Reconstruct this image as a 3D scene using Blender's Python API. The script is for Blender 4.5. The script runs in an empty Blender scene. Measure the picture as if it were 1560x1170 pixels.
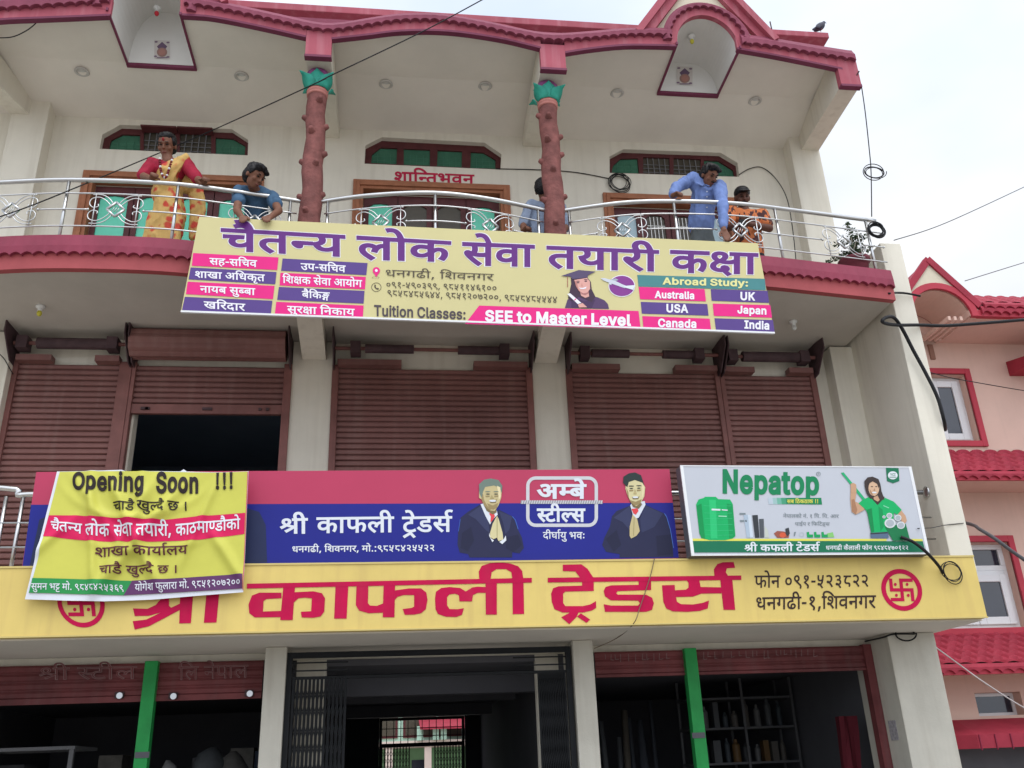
import bpy, bmesh, math, random
from mathutils import Vector, Matrix, noise
from mathutils.geometry import tessellate_polygon, delaunay_2d_cdt

random.seed(7)
S = bpy.context.scene
COL = S.collection
R = math.radians

# ------------------------------------------------------------------ camera
FPX = 1387.26                       # focal length in pixels of the 1560 x 1170 photograph
PITCH, ROLL, YAW = 0.39969136, -0.03970257, 0.13311678
EYE = Vector((0, 0, 1.6))
cp, sp, cr, sr, cy, sy = (math.cos(PITCH), math.sin(PITCH), math.cos(ROLL), math.sin(ROLL), math.cos(YAW), math.sin(YAW))
FWD = Vector((sy * cp, cy * cp, sp))
_r0 = Vector((cy, -sy, 0))
_u0 = _r0.cross(FWD)
RIGHT = cr * _r0 + sr * _u0
UP = -sr * _r0 + cr * _u0
cam_data = bpy.data.cameras.new("camera")
cam = bpy.data.objects.new("camera", cam_data)
COL.objects.link(cam)
mw = Matrix((RIGHT, UP, -FWD)).transposed().to_4x4()
mw.translation = EYE
cam.matrix_world = mw
cam_data.sensor_width = 36
cam_data.lens = 36 * FPX / 1560
cam_data.clip_start = 0.1
cam_data.clip_end = 2000
S.camera = cam

def ray(px, py):
    return RIGHT * ((px - 780) / FPX) - UP * ((py - 585) / FPX) + FWD
def at(px, py, Y):
    d = ray(px, py); return EYE + d * (Y / d.y)
def atz(px, py, Z):
    d = ray(px, py); return EYE + d * ((Z - EYE.z) / d.z)
def atx(px, py, X):
    d = ray(px, py); return EYE + d * (X / d.x)

# ------------------------------------------------------------------ world and sun
SUN_EL, SUN_AZ = R(64), R(200)
world = bpy.data.worlds.new("World")
S.world = world
world.use_nodes = True
nt = world.node_tree
nt.nodes.clear()
out = nt.nodes.new("ShaderNodeOutputWorld")
bg = nt.nodes.new("ShaderNodeBackground")
sky = nt.nodes.new("ShaderNodeTexSky")
sky.sky_type = 'NISHITA'; sky.sun_disc = False
sky.sun_elevation = SUN_EL; sky.sun_rotation = SUN_AZ
sky.air_density = 1.0; sky.dust_density = 2.0
tc = nt.nodes.new("ShaderNodeTexCoord")
mp = nt.nodes.new("ShaderNodeMapping"); mp.inputs['Scale'].default_value = (1, 1, 2.2)
nz = nt.nodes.new("ShaderNodeTexNoise"); nz.inputs['Scale'].default_value = 1.6; nz.inputs['Detail'].default_value = 5; nz.inputs['Roughness'].default_value = .5
rp = nt.nodes.new("ShaderNodeValToRGB")
rp.color_ramp.elements[0].position = .34; rp.color_ramp.elements[0].color = (7.0, 8.0, 9.6, 1)
rp.color_ramp.elements[1].position = .70; rp.color_ramp.elements[1].color = (11, 11.1, 11.2, 1)
mx = nt.nodes.new("ShaderNodeMix"); mx.data_type = 'RGBA'; mx.inputs['Factor'].default_value = .93
nt.links.new(tc.outputs['Generated'], mp.inputs['Vector'])
nt.links.new(mp.outputs['Vector'], nz.inputs['Vector'])
nt.links.new(nz.outputs['Fac'], rp.inputs['Fac'])
nt.links.new(sky.outputs['Color'], mx.inputs['A'])
sx_ = nt.nodes.new("ShaderNodeSeparateXYZ"); gr = nt.nodes.new("ShaderNodeMapRange")
gr.inputs['From Min'].default_value = -.1; gr.inputs['From Max'].default_value = 1; gr.inputs['To Min'].default_value = .80; gr.inputs['To Max'].default_value = 1.55
vm = nt.nodes.new("ShaderNodeVectorMath"); vm.operation = 'SCALE'        # an overcast sky is brightest overhead
nt.links.new(tc.outputs['Generated'], sx_.inputs[0]); nt.links.new(sx_.outputs['Z'], gr.inputs['Value'])
sd_ = nt.nodes.new("ShaderNodeMapRange")                                  # and brighter on the side the hidden sun is on
sd_.inputs['From Min'].default_value = -.8; sd_.inputs['From Max'].default_value = .8; sd_.inputs['To Min'].default_value = 1.30; sd_.inputs['To Max'].default_value = .66
pm = nt.nodes.new("ShaderNodeMath"); pm.operation = 'MULTIPLY'
nt.links.new(sx_.outputs['Y'], sd_.inputs['Value']); nt.links.new(gr.outputs[0], pm.inputs[0]); nt.links.new(sd_.outputs[0], pm.inputs[1])
nt.links.new(rp.outputs['Color'], vm.inputs[0]); nt.links.new(pm.outputs[0], vm.inputs['Scale'])
nt.links.new(vm.outputs[0], mx.inputs['B'])
nt.links.new(mx.outputs['Result'], bg.inputs['Color'])
bg.inputs['Strength'].default_value = 0.1
nt.links.new(bg.outputs[0], out.inputs[0])

sd = bpy.data.lights.new("sun", 'SUN')
sd.energy = 0.8; sd.angle = R(35); sd.color = (1, .97, .92)
sun = bpy.data.objects.new("sun", sd)
COL.objects.link(sun)
sun.rotation_euler = (R(90) - SUN_EL, 0, R(20))     # behind the photographer, high
sun.location = (0, -10, 20)

S.view_settings.view_transform = 'Standard'
S.view_settings.look = 'None'
S.view_settings.exposure = 0.33
S.view_settings.gamma = 1
S.view_settings.use_curve_mapping = False
S.cycles.max_bounces = 8
S.cycles.diffuse_bounces = 5

# ------------------------------------------------------------------ materials
def lin(c):
    c /= 255.0
    return c / 12.92 if c <= .04045 else ((c + .055) / 1.055) ** 2.4
MATS = {}
def mat(name, rgb, rough=.7, metal=0, var=.06, scale=2.5, streak=0, bump=0, bscale=60, spec=.22, dirt=None, dirt_amt=0, coat=0):
    """base colour broken up by two noises; streak stretches one of them downwards"""
    if name in MATS: return MATS[name]
    m = bpy.data.materials.new(name); m.use_nodes = True
    t = m.node_tree; b = t.nodes['Principled BSDF']
    b.inputs['Roughness'].default_value = rough
    b.inputs['Metallic'].default_value = metal
    b.inputs['Specular IOR Level'].default_value = spec
    if coat: b.inputs['Coat Weight'].default_value = coat
    c = t.nodes.new('ShaderNodeTexCoord')
    base = tuple(rgb) + (1,)
    if var or streak:
        n = t.nodes.new('ShaderNodeTexNoise'); n.inputs['Scale'].default_value = scale; n.inputs['Detail'].default_value = 6
        n.inputs['Roughness'].default_value = .62
        t.links.new(c.outputs['Object'], n.inputs['Vector'])
        r = t.nodes.new('ShaderNodeValToRGB')
        r.color_ramp.elements[0].position = .3; r.color_ramp.elements[1].position = .7
        lo = tuple(max(0, v * (1 - var * 1.4)) for v in rgb) + (1,)
        hi = tuple(min(1, v * (1 + var)) for v in rgb) + (1,)
        r.color_ramp.elements[0].color = lo; r.color_ramp.elements[1].color = hi
        t.links.new(n.outputs['Fac'], r.inputs['Fac'])
        last = r.outputs['Color']
        if streak:
            mpn = t.nodes.new('ShaderNodeMapping'); mpn.inputs['Scale'].default_value = (9, 9, .55)
            t.links.new(c.outputs['Object'], mpn.inputs['Vector'])
            n2 = t.nodes.new('ShaderNodeTexNoise'); n2.inputs['Scale'].default_value = 1.3; n2.inputs['Detail'].default_value = 5
            t.links.new(mpn.outputs['Vector'], n2.inputs['Vector'])
            r2 = t.nodes.new('ShaderNodeValToRGB')
            r2.color_ramp.elements[0].position = .50; r2.color_ramp.elements[1].position = .80
            r2.color_ramp.elements[0].color = (0, 0, 0, 1); r2.color_ramp.elements[1].color = (streak, streak, streak, 1)
            t.links.new(n2.outputs['Fac'], r2.inputs['Fac'])
            mxn = t.nodes.new('ShaderNodeMix'); mxn.data_type = 'RGBA'
            t.links.new(r2.outputs['Color'], mxn.inputs['Factor'])
            t.links.new(last, mxn.inputs['A'])
            dc = dirt or tuple(v * .6 for v in rgb)
            mxn.inputs['B'].default_value = tuple(dc) + (1,)
            last = mxn.outputs['Result']
        t.links.new(last, b.inputs['Base Color'])
    else:
        b.inputs['Base Color'].default_value = base
    if bump:
        n3 = t.nodes.new('ShaderNodeTexNoise'); n3.inputs['Scale'].default_value = bscale; n3.inputs['Detail'].default_value = 4
        t.links.new(c.outputs['Object'], n3.inputs['Vector'])
        bp = t.nodes.new('ShaderNodeBump'); bp.inputs['Strength'].default_value = bump; bp.inputs['Distance'].default_value = .01
        t.links.new(n3.outputs['Fac'], bp.inputs['Height'])
        t.links.new(bp.outputs['Normal'], b.inputs['Normal'])
    MATS[name] = m
    return m
def ink(r, g, b, rough=.45, k=.98):
    """print colour picked from the photograph, divided by the light falling on the facade"""
    nm = 'print_ink_%d_%d_%d' % (r, g, b)
    rgb = tuple(min(.92, lin(v) / k) for v in (r, g, b))
    return mat(nm, rgb, rough, var=.03, scale=6, spec=.2)

CREAM = mat('cream_plaster', (.71, .67, .575), .85, var=.06, scale=1.1, streak=.34, dirt=(.46, .41, .33), bump=.12, bscale=90)
CEIL = mat('soffit_plaster', (.74, .695, .625), .9, var=.06, scale=.9, bump=.1, bscale=80)
ROOFPINK = mat('pink_roof_paint', (.375, .084, .116), .65, var=.10, scale=2, streak=.3, dirt=(.62, .34, .38), bump=.15, bscale=50)
ROOFMAUVE = mat('mauve_tile_paint', (.235, .055, .092), .7, var=.12, scale=2.5, bump=.2, bscale=40)
BALMAG = mat('magenta_fascia_paint', (.265, .042, .076), .55, var=.12, scale=1.8, streak=.2, bump=.1)
BALSALM = mat('salmon_fascia_paint', (.37, .078, .085), .65, var=.10, scale=2.5, bump=.1)
MAROON = mat('maroon_shutter_paint', (.215, .100, .090), .55, var=.16, scale=1.0, streak=.35, dirt=(.29, .19, .17), bump=.05)
MAROONF = mat('maroon_frame_paint', (.21, .088, .078), .5, var=.2, scale=3, streak=.3, dirt=(.26, .15, .13))
DARKIRON = mat('dark_iron', (.075, .045, .05), .65, var=.25, scale=6)
BLACK = mat('black_gate_paint', (.008, .009, .011), .6, var=.2, scale=5)
STEEL = mat('stainless_steel', (.55, .55, .55), .30, metal=1, var=.05, scale=10)
TRUNK = mat('painted_trunk_concrete', (.215, .080, .072), .8, var=.30, scale=7, streak=.3, dirt=(.13, .055, .05), bump=1.0, bscale=26)
TEAL = mat('teal_lotus_paint', (.04, .36, .27), .5, var=.15, scale=10)
PURPLE = mat('purple_bud_paint', (.20, .05, .16), .5, var=.2, scale=14)
PINKRING = mat('pink_ring_paint', (.50, .20, .17), .6, var=.1, scale=10)
WOODOR = mat('orange_wood_surround', (.34, .135, .070), .55, var=.15, scale=8, bump=.2, bscale=25)
DOORWOOD = mat('dark_red_wood', (.095, .026, .028), .4, var=.2, scale=7)
GREENGLASS = mat('green_glass', (.15, .66, .47), .28, var=.05, scale=5)
GREENDARK = mat('dark_green_glass', (.045, .15, .095), .2, var=.15, scale=5)
BLUEGLASS = mat('pale_blue_glass', (.42, .56, .62), .12, var=.05, scale=4)
GLASSDARK = mat('brown_glass_and_room_dark', (.075, .065, .05), .2, var=.1, scale=4)  # brown glass, also dark sheets standing in for rooms behind open transoms
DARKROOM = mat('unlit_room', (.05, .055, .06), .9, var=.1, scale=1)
GREENPOST = mat('green_post_paint', (.02, .30, .07), .45, var=.15, scale=4)
REDSHUT = mat('red_shutter_paint', (.165, .045, .047), .6, var=.3, scale=2, streak=.45, dirt=(.16, .085, .085))
ALU = mat('white_aluminium', (.75, .76, .77), .35, var=.03)
GREYSIDE = mat('grey_sheet_metal', (.10, .10, .115), .5, var=.1)
CABLE = mat('black_cable', (.012, .012, .014), .5, var=.1)
GREYCABLE = mat('grey_cable', (.10, .10, .11), .5, var=.1)
PEACH = mat('peach_plaster', (.68, .475, .40), .85, var=.05, scale=1.3, streak=.15, bump=.1)
REDTILE = mat('crimson_tile', (.335, .032, .056), .65, var=.14, scale=3, bump=.15, bscale=30)
REDTRIM = mat('red_trim_paint', (.44, .045, .07), .55, var=.08, scale=3)
WHITEUPVC = mat('white_window_frame', (.74, .75, .77), .35, var=.03)
NAVYGLASS = mat('dark_blue_glass', (.022, .026, .045), .1, var=.1, spec=.8)
YELBOARD = mat('yellow_fascia_paint', (.69, .525, .165), .55, var=.07, scale=1.4, streak=.40, dirt=(.50, .34, .13), bump=.25, bscale=3)
SKIN = mat('brown_skin', (.18, .080, .050), .55, var=.12, scale=14)
HAIR = mat('black_hair', (.010, .009, .010), .45, var=.2, scale=30)
LEAF = mat('leaf_green', (.045, .075, .035), .55, var=.3, scale=9)
CREAMTRIM = mat('cream_gable_paint', (.66, .60, .47), .8, var=.04)
LAMPW = mat('lamp_white', (.70, .70, .68), .4, var=.02)

# ------------------------------------------------------------------ mesh builder
class MB:
    def __init__(s): s.v = []; s.f = []; s.m = []
    def add(s, vs, fs, m=0):
        o = len(s.v); s.v += [Vector(p) for p in vs]
        for f in fs: s.f.append([i + o for i in f]); s.m.append(m)
        return s
    def box(s, x0, x1, y0, y1, z0, z1, m=0):
        return s.hexa([(x0, y0, z0), (x1, y0, z0), (x1, y1, z0), (x0, y1, z0)], [(x0, y0, z1), (x1, y0, z1), (x1, y1, z1), (x0, y1, z1)], m)
    def hexa(s, a, b, m=0):
        return s.loft([a, b], m)
    def loft(s, rings, m=0, closed=True, caps=True):
        n = len(rings[0]); fs = []
        for k in range(len(rings) - 1):
            for i in range(n if closed else n - 1):
                j = (i + 1) % n
                fs.append([k * n + i, k * n + j, (k + 1) * n + j, (k + 1) * n + i])
        if caps and closed:
            fs.append(list(range(n))[::-1]); fs.append([(len(rings) - 1) * n + i for i in range(n)])
        return s.add([p for r in rings for p in r], fs, m)
    def prism(s, pts, vec, m=0):
        vec = Vector(vec)
        return s.loft([[Vector(p) for p in pts], [Vector(p) + vec for p in pts]], m)
    def quadbar(s, a, b, w, h, m=0, up=(0, 0, 1)):
        a = Vector(a); b = Vector(b); d = (b - a).normalized(); u = Vector(up)
        sd_ = d.cross(u)
        if sd_.length < 1e-4: sd_ = d.cross(Vector((1, 0, 0)))
        sd_.normalize(); u = sd_.cross(d)
        q = [sd_ * w / 2 + u * h / 2, -sd_ * w / 2 + u * h / 2, -sd_ * w / 2 - u * h / 2, sd_ * w / 2 - u * h / 2]
        return s.loft([[a + k for k in q], [b + k for k in q]], m)
    def tube(s, pts, r, n=8, m=0, closed=False):
        pts = [Vector(p) for p in pts]
        rr = r if isinstance(r, (list, tuple)) else [r] * len(pts)
        rings = []; ref = None
        for i, p in enumerate(pts):
            a = pts[i - 1] if (i or closed) else pts[0]
            b = pts[(i + 1) % len(pts)] if (i < len(pts) - 1 or closed) else pts[-1]
            d = (b - a)
            d = d.normalized() if d.length > 1e-9 else Vector((0, 0, 1))
            if ref is None:
                ref = Vector((0, 0, 1)) if abs(d.z) < .9 else Vector((0, 1, 0))
            u = (ref - d * ref.dot(d))
            if u.length < 1e-5: u = d.orthogonal()
            u.normalize(); w = d.cross(u); ref = u
            rings.append([p + (u * math.cos(2 * math.pi * k / n) + w * math.sin(2 * math.pi * k / n)) * rr[i] for k in range(n)])
        if closed: rings.append(rings[0])
        return s.loft(rings, m, caps=not closed)
    def lathe(s, prof, c=(0, 0, 0), n=16, m=0):
        c = Vector(c)
        return s.loft([[c + Vector((r * math.cos(2 * math.pi * k / n), r * math.sin(2 * math.pi * k / n), z)) for k in range(n)] for r, z in prof], m)
    def ball(s, c, r, n=10, m=0, rot=None):
        c = Vector(c); r = (r, r, r) if not isinstance(r, (tuple, list)) else r
        rings = []
        for i in range(1, n):
            a = math.pi * i / n
            ring = [Vector((r[0] * math.sin(a) * math.cos(2 * math.pi * k / (2 * n)), r[1] * math.sin(a) * math.sin(2 * math.pi * k / (2 * n)), r[2] * math.cos(a))) for k in range(2 * n)]
            if rot: ring = [rot @ p for p in ring]
            rings.append([c + p for p in ring])
        return s.loft(rings, m)
    def cone(s, a, b, ra, rb, n=10, m=0):
        return s.tube([a, b], [ra, rb], n, m)
    def poly(s, pts, m=0):
        return s.add(pts, [list(range(len(pts)))], m)
    def build(s, name, mats, parent=None, smooth=False, bevel=0, loc=None, recalc=True):
        mats = mats if isinstance(mats, (list, tuple)) else [mats]
        if parent is not None: o = WLOC[parent.name]
        elif loc is not None: o = Vector(loc)
        else:
            o = Vector((sum(p.x for p in s.v) / len(s.v), sum(p.y for p in s.v) / len(s.v), min(p.z for p in s.v)))
        me = bpy.data.meshes.new(name)
        me.from_pydata([p - o for p in s.v], [], s.f)
        for m in mats: me.materials.append(m)
        me.polygons.foreach_set('material_index', s.m)
        if smooth: me.polygons.foreach_set('use_smooth', [True] * len(s.f))
        if recalc:
            bm = bmesh.new(); bm.from_mesh(me)
            bmesh.ops.recalc_face_normals(bm, faces=bm.faces)
            bm.to_mesh(me); bm.free()
        me.update()
        ob = bpy.data.objects.new(name, me); COL.objects.link(ob)
        if smooth == 'auto' or smooth == 2:
            pass
        if parent is not None: ob.parent = parent
        else: ob.location = o
        WLOC[ob.name] = o
        if bevel:
            b = ob.modifiers.new('bevel', 'BEVEL'); b.width = bevel; b.segments = 2; b.limit_method = 'ANGLE'
        return ob
WLOC = {}
def tag(o, label, cat, group=None, kind=None):
    if label: o['label'] = label
    if cat: o['category'] = cat
    if group: o['group'] = group
    if kind: o['kind'] = kind
    return o
def thing(name, label, cat, loc, group=None):
    o = bpy.data.objects.new(name, None); COL.objects.link(o)
    o.location = loc; o.empty_display_size = .2
    WLOC[o.name] = Vector(loc)
    return tag(o, label, cat, group)

def smoothpath(pts, k=6, closed=False):
    """Catmull-Rom through the points"""
    P = [Vector(p) for p in pts]; n = len(P); res = []
    rng = range(n) if closed else range(n - 1)
    for i in rng:
        p0 = P[(i - 1) % n] if (i or closed) else P[0]; p1 = P[i]; p2 = P[(i + 1) % n]
        p3 = P[(i + 2) % n] if (i + 2 < n or closed) else P[-1]
        for j in range(k):
            t = j / k
            res.append(.5 * ((2 * p1) + (p2 - p0) * t + (2 * p0 - 5 * p1 + 4 * p2 - p3) * t * t + (3 * p1 - p0 - 3 * p2 + p3) * t ** 3))
    if not closed: res.append(P[-1])
    return res
def lerp(a, b, t): return a + (b - a) * t
def interp(tab, x):
    if x <= tab[0][0]: 
        (x0, y0), (x1, y1) = tab[0], tab[1]
    elif x >= tab[-1][0]: 
        (x0, y0), (x1, y1) = tab[-2], tab[-1]
    else:
        for i in range(len(tab) - 1):
            if tab[i][0] <= x <= tab[i + 1][0]:
                (x0, y0), (x1, y1) = tab[i], tab[i + 1]; break
    return y0 + (y1 - y0) * (x - x0) / (x1 - x0)

# ------------------------------------------------------------------ lettering: outlines of each letter, and how each word is spelled with them
LET_G = {
58: (680, [[122,189,1,87,189,0,40,224,0,40,255,1,40,284,0,76,314,0,104,314,1,122,314,0,161,299,0,191,276,1,241,292,0,305,378,0,305,443,1,305,499,0,246,566,0,199,566,1,168,566,0,138,539,0,138,516,1,138,501,0,157,466,0,214,442,0,270,440,1,253,370,1,159,376,0,66,459,0,66,517,1,66,568,0,137,632,0,204,632,1,251,632,0,333,589,0,384,504,0,384,440,1,384,371,0,315,254,0,254,221,1,299,182,0,383,87,0,414,43,1,350,-1,1,299,71,0,216,164,0,179,194,1,152,189,0],[591,551,1,591,0,1,510,0,1,510,551,1,421,551,1,421,622,1,695,622,1,695,551,1]]),
66: (259, [[170,551,1,170,0,1,89,0,1,89,551,1,0,551,1,0,622,1,273,622,1,273,551,1]]),
67: (259, [[89,551,1,0,551,1,0,622,1,80,622,1,68,644,0,53,694,0,53,724,1,53,802,0,169,896,0,266,896,1,407,896,0,625,743,0,704,615,1,620,615,1,467,824,0,283,824,1,213,824,0,134,765,0,134,714,1,134,684,0,153,639,0,165,622,1,273,622,1,273,551,1,170,551,1,170,0,1,89,0,1]]),
202: (358, [[0,622,1,373,622,1,373,551,1,0,551,1],[204,298,1,204,244,1,204,216,0,176,188,0,153,188,1,129,188,0,75,230,0,37,290,0,37,318,1,37,341,0,64,369,0,98,369,1,385,369,1,385,298,1]]),
40: (570, [[481,551,1,481,0,1,400,0,1,400,328,1,291,328,1,230,328,0,169,316,0,150,299,1,126,280,0,126,237,1,126,188,0,200,97,0,271,40,1,217,-12,1,171,28,0,92,108,0,45,194,0,45,242,1,45,277,0,72,333,0,93,351,1,122,376,0,204,399,0,272,399,1,400,399,1,400,551,1,0,551,1,0,622,1,584,622,1,584,551,1]]),
49: (703, [[174,632,1,211,632,0,269,611,0,291,586,1,309,567,0,332,499,0,332,437,1,332,321,1,533,321,1,533,551,1,402,551,1,402,622,1,717,622,1,717,551,1,614,551,1,614,0,1,533,0,1,533,250,1,332,250,1,332,213,1,332,180,0,303,151,0,283,151,1,264,151,0,222,176,0,186,215,0,164,259,0,164,278,1,164,296,0,191,321,0,224,321,1,253,321,1,253,426,1,253,473,0,243,523,0,232,538,1,212,568,0,169,568,1,142,568,0,114,542,0,114,521,1,114,493,0,161,463,0,218,460,1,210,389,1,135,395,0,46,456,0,46,520,1,46,579,0,122,632,0]]),
57: (556, [[571,551,1,467,551,1,467,0,1,387,0,1,387,165,1,361,147,0,286,118,0,233,118,1,179,118,0,95,160,0,46,235,0,46,286,1,46,372,0,161,464,0,255,464,1,268,464,0,307,461,0,344,457,0,354,454,1,349,381,1,330,385,0,282,391,0,259,391,1,197,391,0,127,337,0,127,287,1,127,236,0,190,188,0,235,188,1,287,188,0,362,233,0,387,260,1,387,551,1,0,551,1,0,622,1,571,622,1]]),
44: (555, [[0,622,1,569,622,1,569,551,1,466,551,1,466,0,1,385,0,1,385,298,1,204,298,1,204,244,1,204,216,0,176,188,0,153,188,1,129,188,0,75,230,0,37,290,0,37,318,1,37,341,0,64,369,0,98,369,1,385,369,1,385,551,1,0,551,1]]),
30: (634, [[649,551,1,545,551,1,545,0,1,465,0,1,465,165,1,439,148,0,367,118,0,317,118,1,240,118,0,141,204,0,141,275,1,141,304,0,166,355,0,185,371,1,38,369,1,38,441,1,331,441,1,349,441,0,385,440,0,389,440,1,382,370,1,350,370,1,292,370,0,221,321,0,221,274,1,221,231,0,279,188,0,317,188,1,367,188,0,438,231,0,465,260,1,465,551,1,0,551,1,0,622,1,649,622,1]]),
76: (0, [[-179,615,1,-206,655,0,-251,692,0,-294,703,0,-320,703,1,-340,703,0,-382,691,0,-402,682,1,-428,751,1,-405,761,0,-355,773,0,-326,773,1,-281,773,0,-211,730,0,-187,692,1,-183,694,1,-203,746,0,-241,803,0,-285,827,0,-316,827,1,-340,827,0,-372,819,0,-386,813,1,-409,882,1,-370,896,0,-318,896,1,-264,896,0,-185,845,0,-122,722,0,-94,615,1]]),
51: (580, [[595,622,1,595,551,1,491,551,1,491,0,1,410,0,1,410,179,1,382,161,0,304,132,0,253,132,1,163,132,0,52,253,0,38,353,1,100,366,0,160,413,0,160,457,1,160,485,0,137,533,0,123,551,1,0,551,1,0,622,1],[129,301,1,149,252,0,210,203,0,259,203,1,309,203,0,383,245,0,410,274,1,410,551,1,211,551,1,240,499,0,240,445,1,240,337,0]]),
54: (678, [[0,551,1,0,622,1,693,622,1,693,551,1,589,551,1,589,0,1,508,0,1,508,355,1,502,356,0,494,356,1,470,356,0,420,332,0,374,269,0,356,208,1,279,232,1,291,278,0,311,313,1,287,331,0,239,353,0,209,353,1,169,353,0,126,307,0,126,271,1,126,233,0,169,164,0,251,89,0,309,40,1,255,-12,1,197,38,0,101,129,0,45,222,0,45,275,1,45,328,0,94,395,0,168,426,0,204,426,1,248,426,0,321,397,0,354,370,1,412,426,0,499,426,1,504,426,0,508,426,1,508,551,1]]),
79: (259, [[170,551,1,170,0,1,89,0,1,89,551,1,0,551,1,0,622,1,273,622,1,273,551,1],[90,615,1,69,694,0,28,785,0,-22,823,0,-56,823,1,-78,823,0,-112,814,0,-126,809,1,-150,882,1,-111,896,0,-59,896,1,-5,896,0,74,845,0,137,722,0,165,615,1]]),
25: (762, [[777,551,1,452,551,1,452,349,1,500,399,0,569,399,1,634,399,0,716,316,0,716,239,1,716,193,0,686,89,0,651,39,1,579,80,1,604,112,0,636,196,0,636,237,1,636,284,0,597,330,0,562,330,1,508,330,0,452,258,1,452,0,1,371,0,1,371,174,1,347,154,0,276,118,0,226,118,1,179,118,0,96,156,0,46,233,0,46,290,1,46,370,0,156,464,0,244,464,1,267,464,0,324,457,0,339,454,1,333,381,1,317,385,0,268,391,0,249,391,1,191,391,0,127,339,0,127,292,1,127,239,0,188,188,0,228,188,1,272,188,0,341,230,0,371,260,1,371,551,1,0,551,1,0,622,1,777,622,1]]),
60: (676, [[587,551,1,587,0,1,506,0,1,506,266,1,477,257,0,419,251,0,380,251,1,338,251,0,245,266,0,212,277,1,192,264,0,167,253,1,208,201,0,319,91,0,380,42,1,326,-12,1,270,37,0,171,137,0,95,225,0,73,256,1,51,287,0,40,323,0,40,340,1,40,359,0,70,393,0,104,393,1,129,393,0,166,370,0,181,350,1,202,369,0,217,428,0,217,458,1,217,488,0,208,536,0,201,551,1,0,551,1,0,622,1,691,622,1,691,551,1],[369,322,1,408,322,0,472,330,0,506,339,1,506,551,1,281,551,1,288,534,0,298,488,0,298,458,1,298,416,0,279,354,0,262,333,1,314,322,0]]),
75: (0, [[-169,615,1,-190,694,0,-231,785,0,-281,823,0,-315,823,1,-337,823,0,-371,814,0,-385,809,1,-409,882,1,-370,896,0,-318,896,1,-264,896,0,-185,845,0,-122,722,0,-94,615,1]]),
52: (409, [[395,42,1,341,-12,1,282,37,0,178,137,0,98,225,0,75,256,1,53,287,0,40,323,0,40,340,1,40,359,0,70,393,0,104,393,1,129,393,0,166,370,0,181,349,1,220,369,0,256,429,0,256,468,1,256,491,0,246,536,0,239,551,1,0,551,1,0,622,1,424,622,1,424,551,1,320,551,1,336,516,0,336,458,1,336,403,0,292,327,0,216,274,0,167,254,1,212,202,0,331,91,0]]),
68: (259, [[-185,615,1,-202,650,0,-220,714,0,-220,748,1,-220,813,0,-136,896,0,-61,896,1,-1,896,0,79,839,0,137,718,0,163,622,1,273,622,1,273,551,1,170,551,1,170,0,1,89,0,1,89,551,1,0,551,1,0,622,1,87,622,1,59,726,0,-2,825,0,-57,825,1,-97,825,0,-139,776,0,-139,733,1,-139,699,0,-119,644,0,-105,615,1]]),
179: (712, [[623,551,1,623,0,1,542,0,1,542,325,1,511,310,0,440,293,0,390,293,1,340,293,0,257,313,0,225,326,1,178,297,0,128,244,0,128,208,1,128,188,0,148,147,0,200,120,0,247,120,1,258,120,0,269,121,1,263,139,0,263,157,1,263,189,0,303,216,0,328,216,1,369,216,0,413,164,0,413,136,1,413,108,0,388,76,0,365,66,1,383,43,0,421,2,0,448,-24,1,390,-65,1,363,-34,0,314,27,0,298,53,1,286,51,0,258,50,0,245,50,1,186,50,0,96,91,0,46,162,0,46,205,1,46,260,0,115,333,0,164,361,1,120,390,0,74,461,0,74,507,1,74,560,0,155,632,0,231,632,1,293,632,0,382,574,0,382,515,1,382,467,0,336,401,0,295,373,1,314,368,0,357,364,0,379,364,1,425,364,0,504,385,0,542,411,1,542,551,1,453,551,1,453,622,1,727,622,1,727,551,1],[153,502,1,153,469,0,195,416,0,228,399,1,303,448,0,303,506,1,303,530,0,269,566,0,229,566,1,195,566,0,153,532,0]]),
61: (531, [[321,69,1,357,80,0,403,116,0,403,148,1,403,186,0,345,229,0,280,229,1,211,229,0,138,172,0,138,124,1,138,93,0,161,35,0,232,-36,0,302,-89,1,248,-142,1,157,-71,0,58,53,0,58,130,1,58,168,0,89,227,0,115,248,1,96,266,0,69,318,0,69,352,1,69,380,0,89,420,0,106,433,1,129,450,0,188,465,0,229,465,1,361,465,1,361,551,1,0,551,1,0,622,1,546,622,1,546,551,1,442,551,1,442,394,1,230,394,1,199,394,0,173,388,0,164,381,1,149,369,0,149,347,1,149,327,0,169,296,0,183,284,1,230,300,0,284,300,1,353,300,0,440,258,0,481,191,0,481,153,1,481,95,0,413,19,0,348,2,1]]),
800: (340, [[49,338,1,291,338,1,291,256,1,49,256,1]]),
26: (818, [[729,551,1,729,0,1,648,0,1,648,45,1,613,26,0,530,7,0,488,7,1,380,7,0,183,114,0,85,239,1,58,274,0,40,319,0,40,338,1,40,359,0,70,393,0,104,393,1,129,393,0,166,370,0,181,350,1,202,369,0,217,428,0,217,458,1,217,484,0,210,531,0,201,551,1,0,551,1,0,622,1,833,622,1,833,551,1],[534,232,1,569,232,0,627,261,0,648,280,1,648,551,1,281,551,1,298,514,0,298,458,1,298,376,0,228,280,0,166,253,1,236,169,0,391,79,0,490,79,1,533,79,0,611,99,0,648,122,1,648,198,1,625,184,0,561,164,0,521,164,1,474,164,0,399,203,0,356,273,0,356,319,1,356,392,0,452,473,0,531,473,1,548,473,0,602,468,0,616,463,1,610,394,1,595,398,0,558,404,0,540,404,1,492,404,0,437,360,0,437,316,1,437,273,0,492,232,0]]),
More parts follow.
